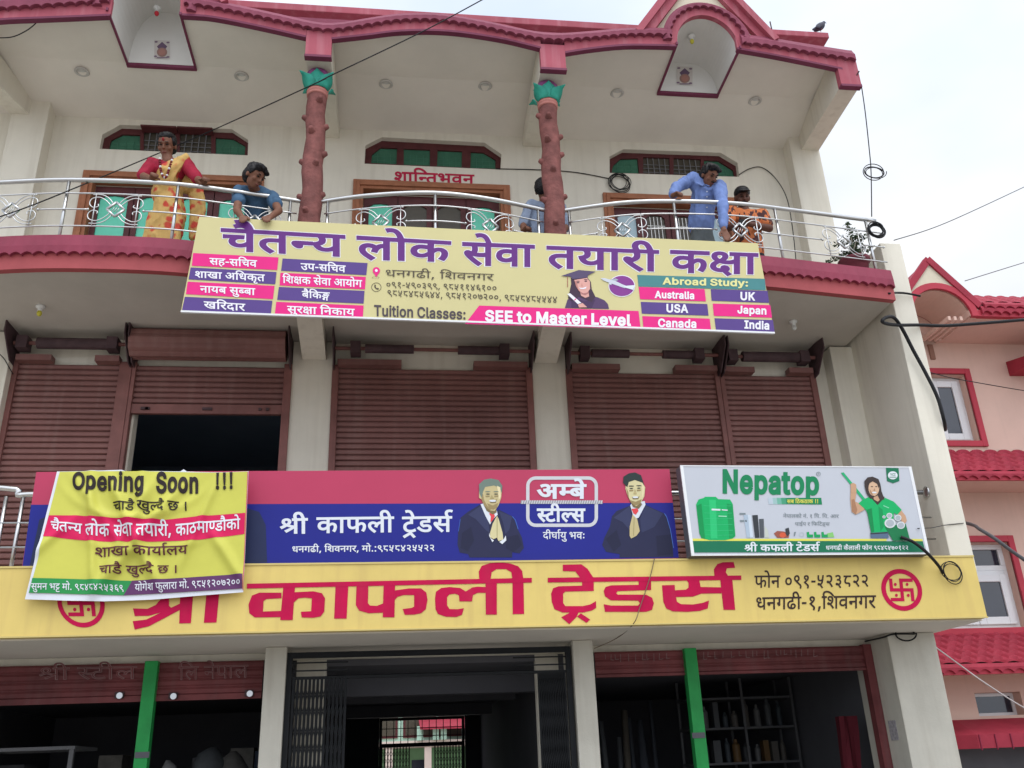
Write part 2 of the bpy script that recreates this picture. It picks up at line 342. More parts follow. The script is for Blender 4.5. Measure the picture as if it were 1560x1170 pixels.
9: (764, [[470,218,1,470,148,0,379,80,0,312,80,1,226,80,0,92,208,0,29,356,1,100,382,1,143,276,0,243,153,0,305,153,1,343,153,0,391,188,0,391,227,1,391,264,0,350,322,0,318,347,1,291,342,0,260,341,1,255,411,1,323,413,0,380,457,0,380,494,1,380,530,0,333,562,0,302,562,1,265,562,0,205,542,0,171,525,1,146,594,1,172,608,0,249,632,0,298,632,1,376,632,0,459,554,0,459,495,1,459,417,0,392,375,1,403,365,0,412,355,1,450,350,0,486,350,1,518,350,0,568,356,0,594,363,1,594,551,1,521,551,1,521,622,1,779,622,1,779,551,1,675,551,1,675,0,1,594,0,1,594,290,1,570,284,0,524,279,0,498,279,1,481,279,0,455,282,1,470,252,0]]),
43: (615, [[630,551,1,526,551,1,526,0,1,445,0,1,445,150,1,414,130,0,341,103,0,283,103,1,206,103,0,111,184,0,111,251,1,111,278,0,129,328,0,148,348,1,101,366,0,42,437,0,42,493,1,42,553,0,124,632,0,187,632,1,240,632,0,311,576,0,311,531,1,311,484,0,271,443,1,210,482,1,221,492,0,230,515,0,230,526,1,230,541,0,210,568,0,184,568,1,156,568,0,116,524,0,116,489,1,116,457,0,147,418,0,196,400,0,223,397,1,253,405,0,288,405,1,299,405,0,326,403,0,333,402,1,326,332,1,320,333,0,303,333,0,298,333,1,248,333,0,191,292,0,191,254,1,191,213,0,248,173,0,292,173,1,345,173,0,419,216,0,445,245,1,445,551,1,383,551,1,383,622,1,630,622,1]]),
71: (0, [[27,-233,1,2,-246,0,-65,-268,0,-106,-268,1,-181,-268,0,-266,-189,0,-266,-126,1,-266,-70,0,-177,13,0,-89,18,1,-82,-48,1,-140,-55,0,-192,-99,0,-192,-132,1,-192,-166,0,-142,-197,0,-111,-197,1,-79,-197,0,-32,-182,0,2,-164,1]]),
48: (571, [[585,551,1,482,551,1,482,0,1,401,0,1,401,165,1,374,147,0,297,118,0,241,118,1,185,118,0,96,160,0,46,235,0,46,286,1,46,372,0,167,464,0,265,464,1,279,464,0,319,461,0,358,457,0,369,454,1,363,385,1,343,389,0,293,395,0,268,395,1,248,395,0,230,392,1,365,224,1,384,238,0,401,256,1,401,551,1,0,551,1,0,622,1,585,622,1],[127,287,1,127,235,0,194,184,0,242,184,1,260,184,0,293,190,0,308,195,1,168,370,1,127,342,0]]),
69: (0, [[-248,-12,1,-194,11,0,-136,11,1,-61,11,0,22,-66,0,22,-129,1,22,-190,0,-71,-268,0,-157,-268,1,-254,-268,0,-395,-176,0,-455,-100,1,-394,-57,1,-355,-105,0,-285,-167,0,-206,-196,0,-157,-196,1,-51,-196,0,-51,-122,1,-51,-89,0,-100,-57,0,-131,-57,1,-158,-57,0,-201,-68,0,-222,-79,1]]),
205: (401, [[0,622,1,416,622,1,416,551,1,0,551,1],[439,193,1,402,162,0,306,118,0,241,118,1,185,118,0,96,160,0,46,235,0,46,286,1,46,372,0,167,464,0,265,464,1,279,464,0,319,461,0,358,457,0,369,454,1,363,385,1,343,389,0,293,395,0,268,395,1,248,395,0,230,392,1,365,225,1,375,232,0,393,248,0,401,256,1],[127,287,1,127,235,0,194,184,0,242,184,1,260,184,0,293,190,0,308,195,1,168,370,1,127,342,0]]),
42: (520, [[413,-58,1,392,-24,0,354,46,0,342,73,1,330,71,0,302,68,0,287,68,1,245,68,0,160,89,0,89,136,0,46,215,0,46,272,1,46,316,0,77,379,0,102,401,1,135,430,0,231,456,0,290,456,1,295,456,1,295,551,1,0,551,1,0,622,1,534,622,1,534,551,1,376,551,1,376,385,1,327,385,1,269,385,0,198,371,0,173,355,1,151,340,0,126,294,0,126,262,1,126,209,0,205,140,0,287,140,1,293,140,0,305,140,0,312,141,1,306,161,0,306,176,1,306,211,0,348,240,0,373,240,1,416,240,0,461,191,0,461,162,1,461,130,0,432,95,0,410,86,1,422,62,0,455,11,0,480,-24,1]]),
13: (548, [[0,622,1,563,622,1,563,551,1,453,551,1,485,512,0,485,464,1,485,374,0,406,328,1,442,296,0,499,211,0,499,152,1,499,102,0,454,34,0,376,0,0,328,0,1,271,0,0,168,61,0,73,199,0,29,313,1,100,338,1,128,260,0,195,141,0,274,74,0,320,74,1,361,74,0,414,111,0,414,160,1,414,201,0,369,270,0,329,301,1,299,295,0,264,294,1,259,364,1,333,366,0,404,414,0,404,463,1,404,493,0,374,538,0,351,551,1,0,551,1]]),
46: (568, [[479,551,1,479,0,1,398,0,1,398,191,1,369,172,0,301,146,0,254,146,1,214,146,0,149,173,0,128,194,1,103,221,0,79,294,0,79,358,1,79,551,1,0,551,1,0,622,1,583,622,1,583,551,1],[398,551,1,160,551,1,160,369,1,160,328,0,166,280,0,179,251,0,190,240,1,213,217,0,263,217,1,303,217,0,373,255,0,398,280,1]]),
10: (1023, [[470,218,1,470,148,0,379,80,0,312,80,1,226,80,0,92,208,0,29,356,1,100,382,1,143,276,0,243,153,0,305,153,1,343,153,0,391,188,0,391,227,1,391,264,0,350,322,0,318,347,1,291,342,0,260,341,1,255,411,1,323,413,0,380,457,0,380,494,1,380,530,0,333,562,0,302,562,1,265,562,0,205,542,0,171,525,1,146,594,1,172,608,0,249,632,0,298,632,1,376,632,0,459,554,0,459,495,1,459,417,0,392,375,1,403,365,0,412,355,1,450,350,0,486,350,1,518,350,0,568,356,0,594,363,1,594,551,1,521,551,1,521,622,1,1038,622,1,1038,551,1,934,551,1,934,0,1,853,0,1,853,551,1,675,551,1,675,0,1,594,0,1,594,290,1,570,284,0,524,279,0,498,279,1,481,279,0,455,282,1,470,252,0]]),
27: (563, [[208,551,1,208,234,1,208,208,0,183,178,0,160,178,1,134,178,0,79,220,0,41,280,0,41,308,1,41,331,0,68,359,0,102,359,1,127,359,1,127,551,1,0,551,1,0,622,1,578,622,1,578,551,1,474,551,1,474,0,1,393,0,1,393,551,1]]),
497: (647, [[358,277,1,329,277,0,261,263,0,238,252,1,196,279,0,137,349,0,137,391,1,137,437,0,172,461,1,193,476,0,251,489,0,302,489,1,397,489,1,397,551,1,0,551,1,0,622,1,662,622,1,662,551,1,478,551,1,478,418,1,284,418,1,257,418,0,217,407,0,217,385,1,217,369,0,237,340,0,250,328,1,273,336,0,334,347,0,364,347,1,444,347,0,534,284,0,534,228,1,534,196,0,505,144,0,474,127,1,474,-155,1,398,-155,1,398,102,1,370,98,0,337,98,1,293,98,0,250,107,1,250,-69,1,250,-95,0,225,-125,0,202,-125,1,174,-125,0,122,-86,0,89,-30,0,89,-7,1,89,14,0,116,40,0,150,40,1,176,40,1,176,129,1,132,147,0,54,202,0,22,239,1,84,288,1,146,220,0,279,169,0,340,169,1,400,169,0,453,199,0,453,227,1,453,277,0],[511,379,1,511,402,0,541,434,0,563,434,1,585,434,0,615,402,0,615,379,1,615,356,0,585,324,0,563,324,1,541,324,0,511,356,0]]),
38: (563, [[307,0,1,229,0,0,112,55,0,46,158,0,46,231,1,46,301,0,118,396,0,236,445,0,305,446,1,305,551,1,0,551,1,0,622,1,577,622,1,577,551,1,385,551,1,385,375,1,346,375,1,282,375,0,213,358,0,188,341,1,158,322,0,126,262,0,126,221,1,126,163,0,190,89,0,248,75,1,233,115,0,233,157,1,233,191,0,266,251,0,331,288,0,380,288,1,429,288,0,492,251,0,523,191,0,523,157,1,523,87,0,408,0,0],[306,140,1,306,103,0,323,70,1,378,71,0,448,116,0,448,157,1,448,187,0,413,221,0,385,221,1,350,221,0,306,178,0]]),
799: (268, [[46,-129,1,61,-70,0,88,64,0,95,116,1,192,116,1,199,105,1,186,52,0,138,-74,0,113,-129,1]]),
106: (551, [[275,121,1,217,121,0,126,172,0,75,263,0,75,321,1,75,380,0,126,469,0,216,520,0,274,520,1,333,520,0,424,469,0,476,378,0,476,319,1,476,261,0,425,171,0,334,121,0],[273,192,1,326,192,0,394,266,0,394,322,1,394,379,0,330,449,0,277,449,1,225,449,0,157,375,0,157,318,1,157,262,0,221,192,0]]),
115: (551, [[71,470,1,71,515,0,112,589,0,188,632,0,240,632,1,317,632,0,407,539,0,407,465,1,407,400,0,336,317,0,271,307,1,282,300,0,305,284,0,317,274,1,460,158,1,496,129,0,527,69,0,527,34,1,527,3,0,502,-50,0,480,-79,1,416,-30,1,430,-15,0,444,15,0,444,34,1,444,54,0,427,84,0,404,103,1,166,300,1,111,346,0,71,426,0],[151,464,1,151,422,0,199,371,0,237,371,1,278,371,0,326,425,0,326,467,1,326,508,0,279,561,0,240,561,1,201,561,0,151,508,0]]),
107: (551, [[275,632,1,347,632,0,429,556,0,429,499,1,429,460,0,394,387,0,312,306,0,241,256,1,362,160,1,402,129,0,433,69,0,433,34,1,433,3,0,408,-50,0,386,-79,1,321,-30,1,335,-15,0,350,15,0,350,34,1,350,54,0,333,84,0,310,103,1,128,254,1,132,276,1,238,344,0,348,448,0,348,498,1,348,530,0,307,562,0,276,562,1,245,562,0,210,534,0,210,510,1,210,488,0,241,455,0,280,444,1,231,386,1,182,407,0,134,469,0,134,517,1,134,544,0,163,597,0,226,632,0]]),
601: (551, [[354,-67,1,319,-17,0,259,62,0,230,91,1,205,87,0,175,87,1,137,87,0,88,122,0,88,152,1,88,182,0,124,212,0,152,212,1,171,212,0,214,197,0,246,171,1,284,186,0,333,267,0,347,334,1,301,309,0,241,309,1,171,309,0,133,349,1,111,372,0,89,437,0,89,489,1,89,622,1,170,622,1,170,491,1,170,449,0,184,409,0,195,397,1,215,379,0,254,379,1,283,379,0,338,402,0,359,417,1,387,625,1,468,622,1,436,395,1,420,280,0,355,145,0,301,115,1,332,84,0,393,10,0,419,-25,1]]),
109: (551, [[90,594,1,115,608,0,195,632,0,248,632,1,328,632,0,417,559,0,417,498,1,417,424,0,358,384,1,406,365,0,450,299,0,450,257,1,450,206,0,387,129,0,329,108,1,359,78,0,418,9,0,442,-25,1,377,-67,1,342,-17,0,282,61,0,254,91,1,225,87,0,193,87,1,159,87,0,111,122,0,111,152,1,111,182,0,147,212,0,175,212,1,195,212,0,240,195,0,274,167,1,322,176,0,367,224,0,367,260,1,367,295,0,314,343,0,264,346,1,231,340,0,193,340,1,189,411,1,249,411,0,313,432,0,338,470,0,338,495,1,338,530,0,290,562,0,252,562,1,218,562,0,150,542,0,115,525,1]]),
602: (551, [[357,45,1,371,60,0,387,90,0,387,108,1,387,122,0,376,141,0,367,147,1,358,152,0,329,155,0,309,155,1,286,155,1,190,155,0,144,195,1,101,234,0,101,308,1,101,362,0,145,469,0,185,525,1,56,525,1,56,597,1,500,597,1,500,525,1,280,525,1,231,468,0,182,357,0,182,311,1,182,273,0,195,254,1,215,227,0,277,227,1,318,227,1,361,227,0,416,213,0,436,195,1,451,182,0,469,140,0,469,112,1,469,78,0,444,26,0,422,-3,1]]),
110: (551, [[428,127,1,428,72,0,347,-2,0,277,-2,1,234,-2,0,163,31,0,120,91,0,120,131,1,120,158,0,135,208,0,179,273,0,225,320,1,171,374,0,106,451,0,73,509,0,62,556,0,62,579,1,62,591,0,66,618,0,69,632,1,154,617,1,147,597,0,147,579,1,147,556,0,164,504,0,219,430,0,275,375,1,330,431,0,386,506,0,406,556,0,406,576,1,406,595,0,399,617,1,483,632,1,490,604,0,490,579,1,490,553,0,477,505,0,443,449,0,378,374,0,327,322,1,374,273,0,417,204,0,428,151,0],[200,138,1,200,111,0,234,69,0,274,69,1,308,69,0,348,107,0,348,136,1,348,151,0,338,185,0,307,232,0,274,266,1,242,233,0,210,186,0,200,152,0]]),
112: (551, [[470,-67,1,454,-40,0,420,25,0,391,86,0,384,106,1,372,105,0,347,104,0,335,104,1,269,104,0,178,150,0,132,227,0,132,272,1,132,299,0,155,353,0,180,373,1,144,394,0,103,457,0,103,501,1,103,565,0,208,632,0,288,632,1,314,632,0,377,626,0,391,622,1,385,552,1,367,556,0,322,563,0,292,563,1,184,563,0,184,492,1,184,461,0,223,424,0,254,414,1,289,423,0,333,423,1,347,423,0,375,421,0,384,419,1,377,350,1,367,351,0,341,352,0,324,352,1,274,352,0,212,310,0,212,266,1,212,220,0,282,174,0,332,174,1,338,174,0,351,174,0,357,175,1,354,185,0,352,204,0,352,210,1,352,245,0,393,274,0,418,274,1,461,274,0,506,225,0,506,196,1,506,166,0,475,129,0,451,120,1,465,87,0,515,2,0,542,-35,1]]),
108: (551, [[477,33,1,413,-12,1,318,132,0,239,208,1,213,204,0,187,204,1,152,204,0,104,239,0,104,270,1,104,299,0,140,329,0,168,329,1,187,329,0,225,313,0,255,291,1,298,306,0,360,385,0,360,442,1,360,501,0,295,561,0,243,561,1,208,561,0,148,545,0,110,526,1,84,595,1,121,614,0,204,632,0,247,632,1,302,632,0,391,590,0,443,505,0,443,440,1,443,370,0,373,262,0,316,233,1,361,189,0,448,77,0]]),
113: (551, [[512,270,1,512,153,0,412,49,0,334,49,1,273,49,0,176,99,0,103,218,0,52,420,0,38,573,1,118,588,1,130,440,0,179,232,0,264,123,0,330,123,1,391,123,0,432,205,0,432,275,1,432,326,0,407,414,0,358,468,0,322,468,1,297,468,0,269,441,0,269,418,1,269,400,0,291,367,0,349,345,0,401,342,1,384,272,1,285,280,0,193,362,0,193,420,1,193,473,0,262,539,0,322,539,1,380,539,0,465,469,0,512,347,0]]),
37: (577, [[358,222,1,329,222,0,271,208,0,248,197,1,201,225,0,137,301,0,137,352,1,137,380,0,157,420,0,174,433,1,197,450,0,259,465,0,308,465,1,401,465,1,401,551,1,0,551,1,0,622,1,592,622,1,592,551,1,482,551,1,482,394,1,298,394,1,267,394,0,241,388,0,232,381,1,217,369,0,217,347,1,217,323,0,245,290,0,261,277,1,307,294,0,362,294,1,436,294,0,534,219,0,534,154,1,534,87,0,436,0,0,337,0,1,239,0,0,84,88,0,25,158,1,86,207,1,143,139,0,262,74,0,337,74,1,453,74,0,453,152,1,453,187,0,404,222,0]]),
210: (500, [[0,622,1,515,622,1,515,551,1,0,551,1],[537,349,1,517,356,0,494,356,1,470,356,0,420,332,0,374,269,0,356,208,1,279,232,1,291,278,0,311,313,1,288,331,0,239,353,0,209,353,1,169,353,0,126,307,0,126,271,1,126,233,0,169,164,0,251,89,0,309,40,1,255,-12,1,197,38,0,101,129,0,45,222,0,45,275,1,45,328,0,94,395,0,167,426,0,204,426,1,248,426,0,321,397,0,354,370,1,413,426,0,500,426,1,514,426,0,545,422,0,556,417,1]]),
31: (701, [[296,70,1,373,70,0,499,133,0,574,241,0,574,310,1,574,357,0,528,419,0,487,419,1,453,419,0,424,383,0,424,358,1,424,326,0,477,275,0,535,261,1,502,198,1,421,221,0,347,304,0,347,356,1,347,404,0,402,472,0,455,481,1,455,551,1,0,551,1,0,622,1,715,622,1,715,551,1,535,551,1,535,477,1,586,464,0,653,380,0,653,308,1,653,250,0,603,140,0,510,52,0,378,0,0,296,0,1,199,0,0,101,83,0,101,147,1,101,168,0,116,213,0,132,231,1,90,251,0,43,316,0,43,359,1,43,419,0,133,483,0,206,483,1,223,483,0,275,478,0,288,473,1,282,404,1,268,408,0,233,415,0,212,415,1,124,415,0,124,350,1,124,321,0,168,289,0,202,281,1,231,290,0,266,290,1,277,290,0,301,288,0,308,287,1,302,217,1,296,218,0,281,218,0,276,218,1,182,218,0,182,148,1,182,108,0,244,70,0]]),
104: (379, [[194,622,1,275,622,1,275,0,1,194,0,1]]),
36: (585, [[600,551,1,371,551,1,371,414,1,451,384,0,539,271,0,539,198,1,539,128,0,473,41,0,363,0,0,297,0,1,184,0,0,46,113,0,46,216,1,46,283,0,114,374,0,225,420,0,287,420,1,290,420,1,290,551,1,0,551,1,0,622,1,600,622,1],[293,72,1,364,72,0,458,133,0,458,200,1,458,248,0,400,325,0,343,349,1,308,349,1,234,349,0,187,321,1,159,304,0,126,249,0,126,210,1,126,140,0,221,72,0]]),
50: (598, [[509,551,1,509,0,1,428,0,1,428,250,1,207,250,1,207,213,1,207,180,0,178,151,0,159,151,1,140,151,0,98,176,0,62,215,0,39,259,0,39,278,1,39,296,0,66,321,0,100,321,1,126,321,1,126,551,1,0,551,1,0,622,1,612,622,1,612,551,1],[428,551,1,207,551,1,207,321,1,428,321,1]]),
197: (467, [[251,146,1,158,146,0,114,205,1,97,228,0,79,298,0,79,352,1,79,551,1,0,551,1,0,622,1,481,622,1,481,551,1,420,551,1,420,321,1,420,279,0,403,221,0,385,198,1,364,173,0,298,146,0],[249,217,1,301,217,0,321,249,1,332,266,0,339,310,0,339,353,1,339,551,1,160,551,1,160,353,1,160,314,0,168,268,0,178,251,1,189,235,0,222,217,0]]),
80: (259, [[170,551,1,170,0,1,89,0,1,89,551,1,0,551,1,0,622,1,273,622,1,273,551,1],[80,615,1,53,655,0,8,692,0,-35,703,0,-61,703,1,-81,703,0,-123,691,0,-143,682,1,-169,751,1,-146,761,0,-96,773,0,-67,773,1,-22,773,0,48,730,0,72,692,1,76,694,1,56,746,0,18,803,0,-26,827,0,-57,827,1,-81,827,0,-113,819,0,-127,813,1,-150,882,1,-111,896,0,-59,896,1,-5,896,0,74,845,0,137,722,0,165,615,1]]),
181: (0, [[-190,615,1,-211,650,0,-240,726,0,-240,762,1,-240,829,0,-151,896,0,-85,896,1,-53,896,0,1,883,0,21,872,1,-1,806,1,-18,815,0,-56,827,0,-78,827,1,-118,827,0,-160,782,0,-160,747,1,-160,714,0,-133,651,0,-108,615,1]]),
507: (504, [[283,144,1,174,144,0,46,233,0,46,321,1,46,378,0,108,451,0,215,486,0,280,486,1,290,486,1,290,551,1,0,551,1,0,622,1,519,622,1,519,551,1,371,551,1,371,415,1,296,415,1,263,415,0,194,406,0,168,390,1,152,380,0,126,345,0,126,316,1,126,261,0,214,218,0,281,218,1,331,218,0,414,245,0,455,266,1,482,191,1,458,180,0,401,160,0,371,154,1,371,39,1,296,39,1,263,39,0,194,30,0,168,14,1,151,4,0,126,-31,0,126,-60,1,126,-115,0,214,-158,0,281,-158,1,331,-158,0,414,-131,0,455,-110,1,482,-185,1,442,-204,0,334,-232,0,283,-232,1,174,-232,0,46,-143,0,46,-55,1,46,2,0,108,75,0,215,110,0,280,110,1,290,110,1,290,144,1,287,144,0]]),
801: (268, [[72,54,1,72,91,0,108,121,0,133,121,1,159,121,0,196,91,0,196,54,1,196,18,0,159,-14,0,133,-14,1,108,-14,0,72,18,0]]),
47: (771, [[460,551,1,460,349,1,485,373,0,543,399,0,578,399,1,643,399,0,725,316,0,725,239,1,725,193,0,695,89,0,660,39,1,588,80,1,613,112,0,645,196,0,645,237,1,645,284,0,605,330,0,570,330,1,517,330,0,460,257,1,460,0,1,379,0,1,379,193,1,355,174,0,291,146,0,248,146,1,208,146,0,144,175,0,125,197,1,100,226,0,79,297,0,79,354,1,79,551,1,0,551,1,0,622,1,786,622,1,786,551,1],[160,551,1,160,360,1,160,305,0,172,257,0,188,240,1,208,217,0,248,217,1,289,217,0,353,251,0,379,278,1,379,551,1]]),
284: (707, [[243,40,1,195,107,1,447,258,1,389,270,0,295,298,0,257,314,1,214,286,0,123,229,0,76,202,1,28,270,1,69,290,0,146,333,0,183,354,1,130,392,0,89,464,0,89,503,1,89,556,0,174,632,0,247,632,1,313,632,0,399,559,0,399,500,1,399,457,0,354,388,0,319,361,1,363,344,0,483,316,0,537,310,1,537,551,1,461,551,1,461,622,1,722,622,1,722,551,1,618,551,1,618,0,1,537,0,1,537,234,1],[168,497,1,168,473,0,202,419,0,248,393,1,281,415,0,318,469,0,318,500,1,318,534,0,278,566,0,244,566,1,215,566,0,168,532,0]]),
264: (504, [[519,551,1,371,551,1,371,349,1,316,349,1,268,349,0,204,333,0,181,318,1,126,280,0,126,215,1,126,167,0,170,104,0,241,74,0,283,74,1,337,74,0,413,99,0,455,121,1,482,47,1,438,27,0,339,0,0,286,0,1,217,0,0,108,52,0,46,150,0,46,220,1,46,285,0,114,374,0,225,420,0,288,420,1,290,420,1,290,551,1,0,551,1,0,622,1,519,622,1],[31,-165,1,279,-12,1,319,-12,1,465,-192,1,406,-230,1,289,-85,1,78,-230,1]]),
813: (294, [[147,414,1,121,414,0,85,446,0,85,482,1,85,520,0,121,550,0,147,550,1,173,550,0,209,520,0,209,482,1,209,446,0,173,414,0],[147,-14,1,121,-14,0,85,18,0,85,54,1,85,92,0,121,122,0,147,122,1,173,122,0,209,92,0,209,54,1,209,18,0,173,-14,0]]),
207: (350, [[207,321,1,428,321,1,428,250,1,207,250,1,207,213,1,207,180,0,178,151,0,159,151,1,140,151,0,98,176,0,62,215,0,39,259,0,39,278,1,39,296,0,66,321,0,100,321,1,126,321,1,126,551,1,0,551,1,0,622,1,364,622,1,364,551,1,207,551,1]]),
215: (389, [[369,322,1,400,322,0,450,327,0,478,332,1,486,260,1,461,255,0,409,251,0,380,251,1,338,251,0,245,266,0,212,277,1,192,264,0,167,253,1,208,201,0,319,91,0,380,42,1,326,-12,1,270,37,0,171,137,0,95,225,0,73,256,1,51,287,0,40,323,0,40,340,1,40,359,0,70,393,0,104,393,1,129,393,0,166,370,0,181,350,1,202,369,0,217,428,0,217,458,1,217,488,0,208,536,0,201,551,1,0,551,1,0,622,1,403,622,1,403,551,1,281,551,1,288,534,0,298,488,0,298,458,1,298,416,0,279,354,0,262,333,1,314,322,0]]),
35: (504, [[519,551,1,371,551,1,371,349,1,316,349,1,268,349,0,204,333,0,181,318,1,126,280,0,126,215,1,126,167,0,170,104,0,241,74,0,283,74,1,337,74,0,413,99,0,455,121,1,482,47,1,438,27,0,339,0,0,286,0,1,217,0,0,108,52,0,46,150,0,46,220,1,46,285,0,114,374,0,225,420,0,288,420,1,290,420,1,290,551,1,0,551,1,0,622,1,519,622,1]]),
28: (591, [[605,551,1,502,551,1,502,0,1,421,0,1,421,166,1,390,146,0,314,118,0,259,118,1,182,118,0,86,199,0,86,266,1,86,294,0,106,346,0,128,366,1,88,385,0,42,455,0,42,497,1,42,528,0,52,551,1,0,551,1,0,622,1,605,622,1],[167,269,1,167,227,0,223,188,0,267,188,1,319,188,0,396,231,0,421,260,1,421,551,1,145,551,1,123,527,0,123,494,1,123,457,0,166,417,0,200,412,1,228,419,0,263,419,1,290,419,0,308,417,1,302,347,1,295,348,0,279,348,0,273,348,1,224,348,0,167,308,0]]),
7: (272, [[78,435,1,78,461,0,114,499,0,139,499,1,164,499,0,200,461,0,200,435,1,200,409,0,164,371,0,139,371,1,114,371,0,78,409,0],[78,118,1,78,144,0,114,182,0,139,182,1,164,182,0,200,144,0,200,118,1,200,92,0,164,54,0,139,54,1,114,54,0,78,92,0]]),
790: (383, [[181,201,1,156,714,1,263,714,1,238,201,1],[147,54,1,147,91,0,183,121,0,209,121,1,234,121,0,271,91,0,271,54,1,271,18,0,234,-14,0,209,-14,1,183,-14,0,147,18,0]]),
6: (0, [[-185,772,1,-185,796,0,-152,830,0,-130,830,1,-107,830,0,-75,796,0,-75,772,1,-75,748,0,-107,714,0,-130,714,1,-152,714,0,-185,748,0]]),
12: (491, [[271,222,1,242,222,0,184,208,0,161,197,1,114,225,0,50,301,0,50,352,1,50,380,0,70,420,0,87,433,1,110,450,0,172,465,0,221,465,1,314,465,1,314,551,1,0,551,1,0,622,1,505,622,1,505,551,1,395,551,1,395,394,1,211,394,1,180,394,0,154,388,0,145,381,1,130,369,0,130,347,1,130,323,0,158,290,0,174,277,1,220,294,0,275,294,1,349,294,0,447,219,0,447,154,1,447,89,0,364,14,0,289,4,1,318,-8,0,381,-30,0,415,-40,1,382,-110,1,325,-84,0,221,-27,0,176,1,1,117,4,0,48,33,0,48,65,1,48,87,0,75,116,0,101,116,1,121,116,0,164,95,0,194,70,1,208,68,0,219,68,1,289,68,0,366,109,0,366,153,1,366,186,0,317,222,0],[293,615,1,272,650,0,243,726,0,243,762,1,243,829,0,332,896,0,398,896,1,430,896,0,484,883,0,504,872,1,482,806,1,465,815,0,427,827,0,405,827,1,365,827,0,323,782,0,323,747,1,323,714,0,350,651,0,375,615,1]]),
187: (647, [[358,222,1,329,222,0,271,208,0,248,197,1,202,224,0,137,300,0,137,352,1,137,380,0,157,420,0,174,433,1,197,450,0,259,465,0,308,465,1,401,465,1,401,551,1,0,551,1,0,622,1,662,622,1,662,551,1,482,551,1,482,394,1,298,394,1,267,394,0,241,388,0,232,381,1,217,369,0,217,347,1,217,323,0,245,290,0,261,277,1,307,294,0,362,294,1,436,294,0,534,219,0,534,154,1,534,86,0,436,0,0,337,0,1,239,0,0,84,88,0,25,158,1,86,207,1,143,139,0,262,74,0,337,74,1,453,74,0,453,152,1,453,186,0,404,222,0],[511,337,1,511,360,0,541,392,0,563,392,1,585,392,0,615,360,0,615,337,1,615,315,0,585,282,0,563,282,1,541,282,0,511,315,0],[263,-44,1,286,-39,0,311,-39,1,379,-39,0,480,-90,0,559,-176,0,593,-227,1,536,-268,1,486,-188,0,385,-113,0,317,-113,1,305,-113,0,284,-116,0,275,-118,1]]),
10321: (765, [[383,-10,1,290,-10,0,144,81,0,60,248,0,60,363,1,60,479,0,144,646,0,290,737,0,383,737,1,476,737,0,622,646,0,705,479,0,705,363,1,705,248,0,622,81,0,476,-10,0],[383,76,1,448,76,0,553,142,0,615,271,0,615,363,1,615,457,0,553,585,0,448,651,0,383,651,1,317,651,0,212,585,0,150,457,0,150,363,1,150,271,0,212,143,0,317,76,0]]),
10843: (612, [[77,-204,1,77,546,1,162,546,1,162,458,1,172,458,1,181,473,0,214,518,0,277,553,0,330,553,1,398,553,0,502,484,0,562,358,0,562,271,1,562,185,0,503,58,0,399,-12,0,331,-12,1,279,-12,0,215,24,0,181,69,0,172,84,1,165,84,1,165,-204,1],[317,67,1,369,67,0,438,122,0,472,215,0,472,272,1,472,329,0,438,420,0,369,474,0,317,474,1,267,474,0,199,423,0,164,333,0,164,272,1,164,212,0,199,119,0,268,67,0]]),
10614: (583, [[307,-12,1,228,-12,0,113,59,0,51,185,0,51,269,1,51,353,0,111,480,0,222,553,0,296,553,1,340,553,0,424,524,0,493,460,0,534,355,0,534,280,1,534,243,1,110,243,1,110,317,1,487,317,1,446,290,1,446,344,0,412,427,0,346,475,0,296,475,1,247,475,0,177,426,0,140,349,0,140,304,1,140,255,1,140,194,0,182,110,0,257,66,0,307,66,1,339,66,0,392,85,0,430,123,0,440,150,1,525,127,1,513,86,0,452,23,0,363,-12,0]]),
10773: (591, [[165,327,1,165,0,1,77,0,1,77,546,1,162,546,1,162,414,1,150,414,1,175,489,0,267,553,0,329,553,1,384,553,0,467,507,0,514,416,0,514,347,1,514,0,1,426,0,1,426,339,1,426,402,0,360,474,0,303,474,1,264,474,0,201,439,0,165,374,0]]),
10689: (242, [[77,0,1,77,546,1,165,546,1,165,0,1],[122,635,1,97,635,0,61,669,0,61,693,1,61,718,0,97,751,0,122,751,1,147,751,0,183,718,0,183,693,1,183,669,0,147,635,0]]),
10658: (613, [[298,-216,1,238,-216,0,149,-185,0,91,-134,0,74,-104,1,145,-59,1,157,-74,0,191,-112,0,250,-139,0,298,-139,1,364,-139,0,448,-77,0,448,-9,1,448,100,1,440,100,1,431,84,0,397,42,0,334,9,0,281,9,1,216,9,0,111,71,0,51,190,0,51,275,1,51,360,0,110,484,0,215,553,0,283,553,1,336,553,0,399,518,0,433,473,0,442,458,1,451,458,1,451,546,1,536,546,1,536,-14,1,536,-84,0,473,-174,0,365,-216,0],[296,87,1,346,87,0,414,132,0,449,218,0,449,277,1,449,335,0,415,424,0,346,474,0,296,474,1,244,474,0,175,421,0,140,332,0,140,277,1,140,221,0,175,135,0,245,87,0]]),
10397: (642, [[321,-13,1,242,-13,0,126,38,0,61,129,0,57,190,1,152,190,1,156,149,0,204,96,0,278,70,0,321,70,1,370,70,0,449,103,0,495,161,0,495,200,1,495,235,0,455,279,0,390,307,0,351,318,1,263,343,1,175,368,0,77,460,0,77,533,1,77,594,0,144,687,0,257,737,0,327,737,1,399,737,0,509,687,0,573,599,0,575,544,1,484,544,1,478,597,0,389,655,0,324,655,1,277,655,0,207,625,0,167,571,0,167,537,1,167,499,0,215,453,0,280,427,0,306,419,1,379,399,1,408,392,0,479,364,0,543,319,0,585,249,0,585,198,1,585,139,0,523,43,0,405,-13,0]]),
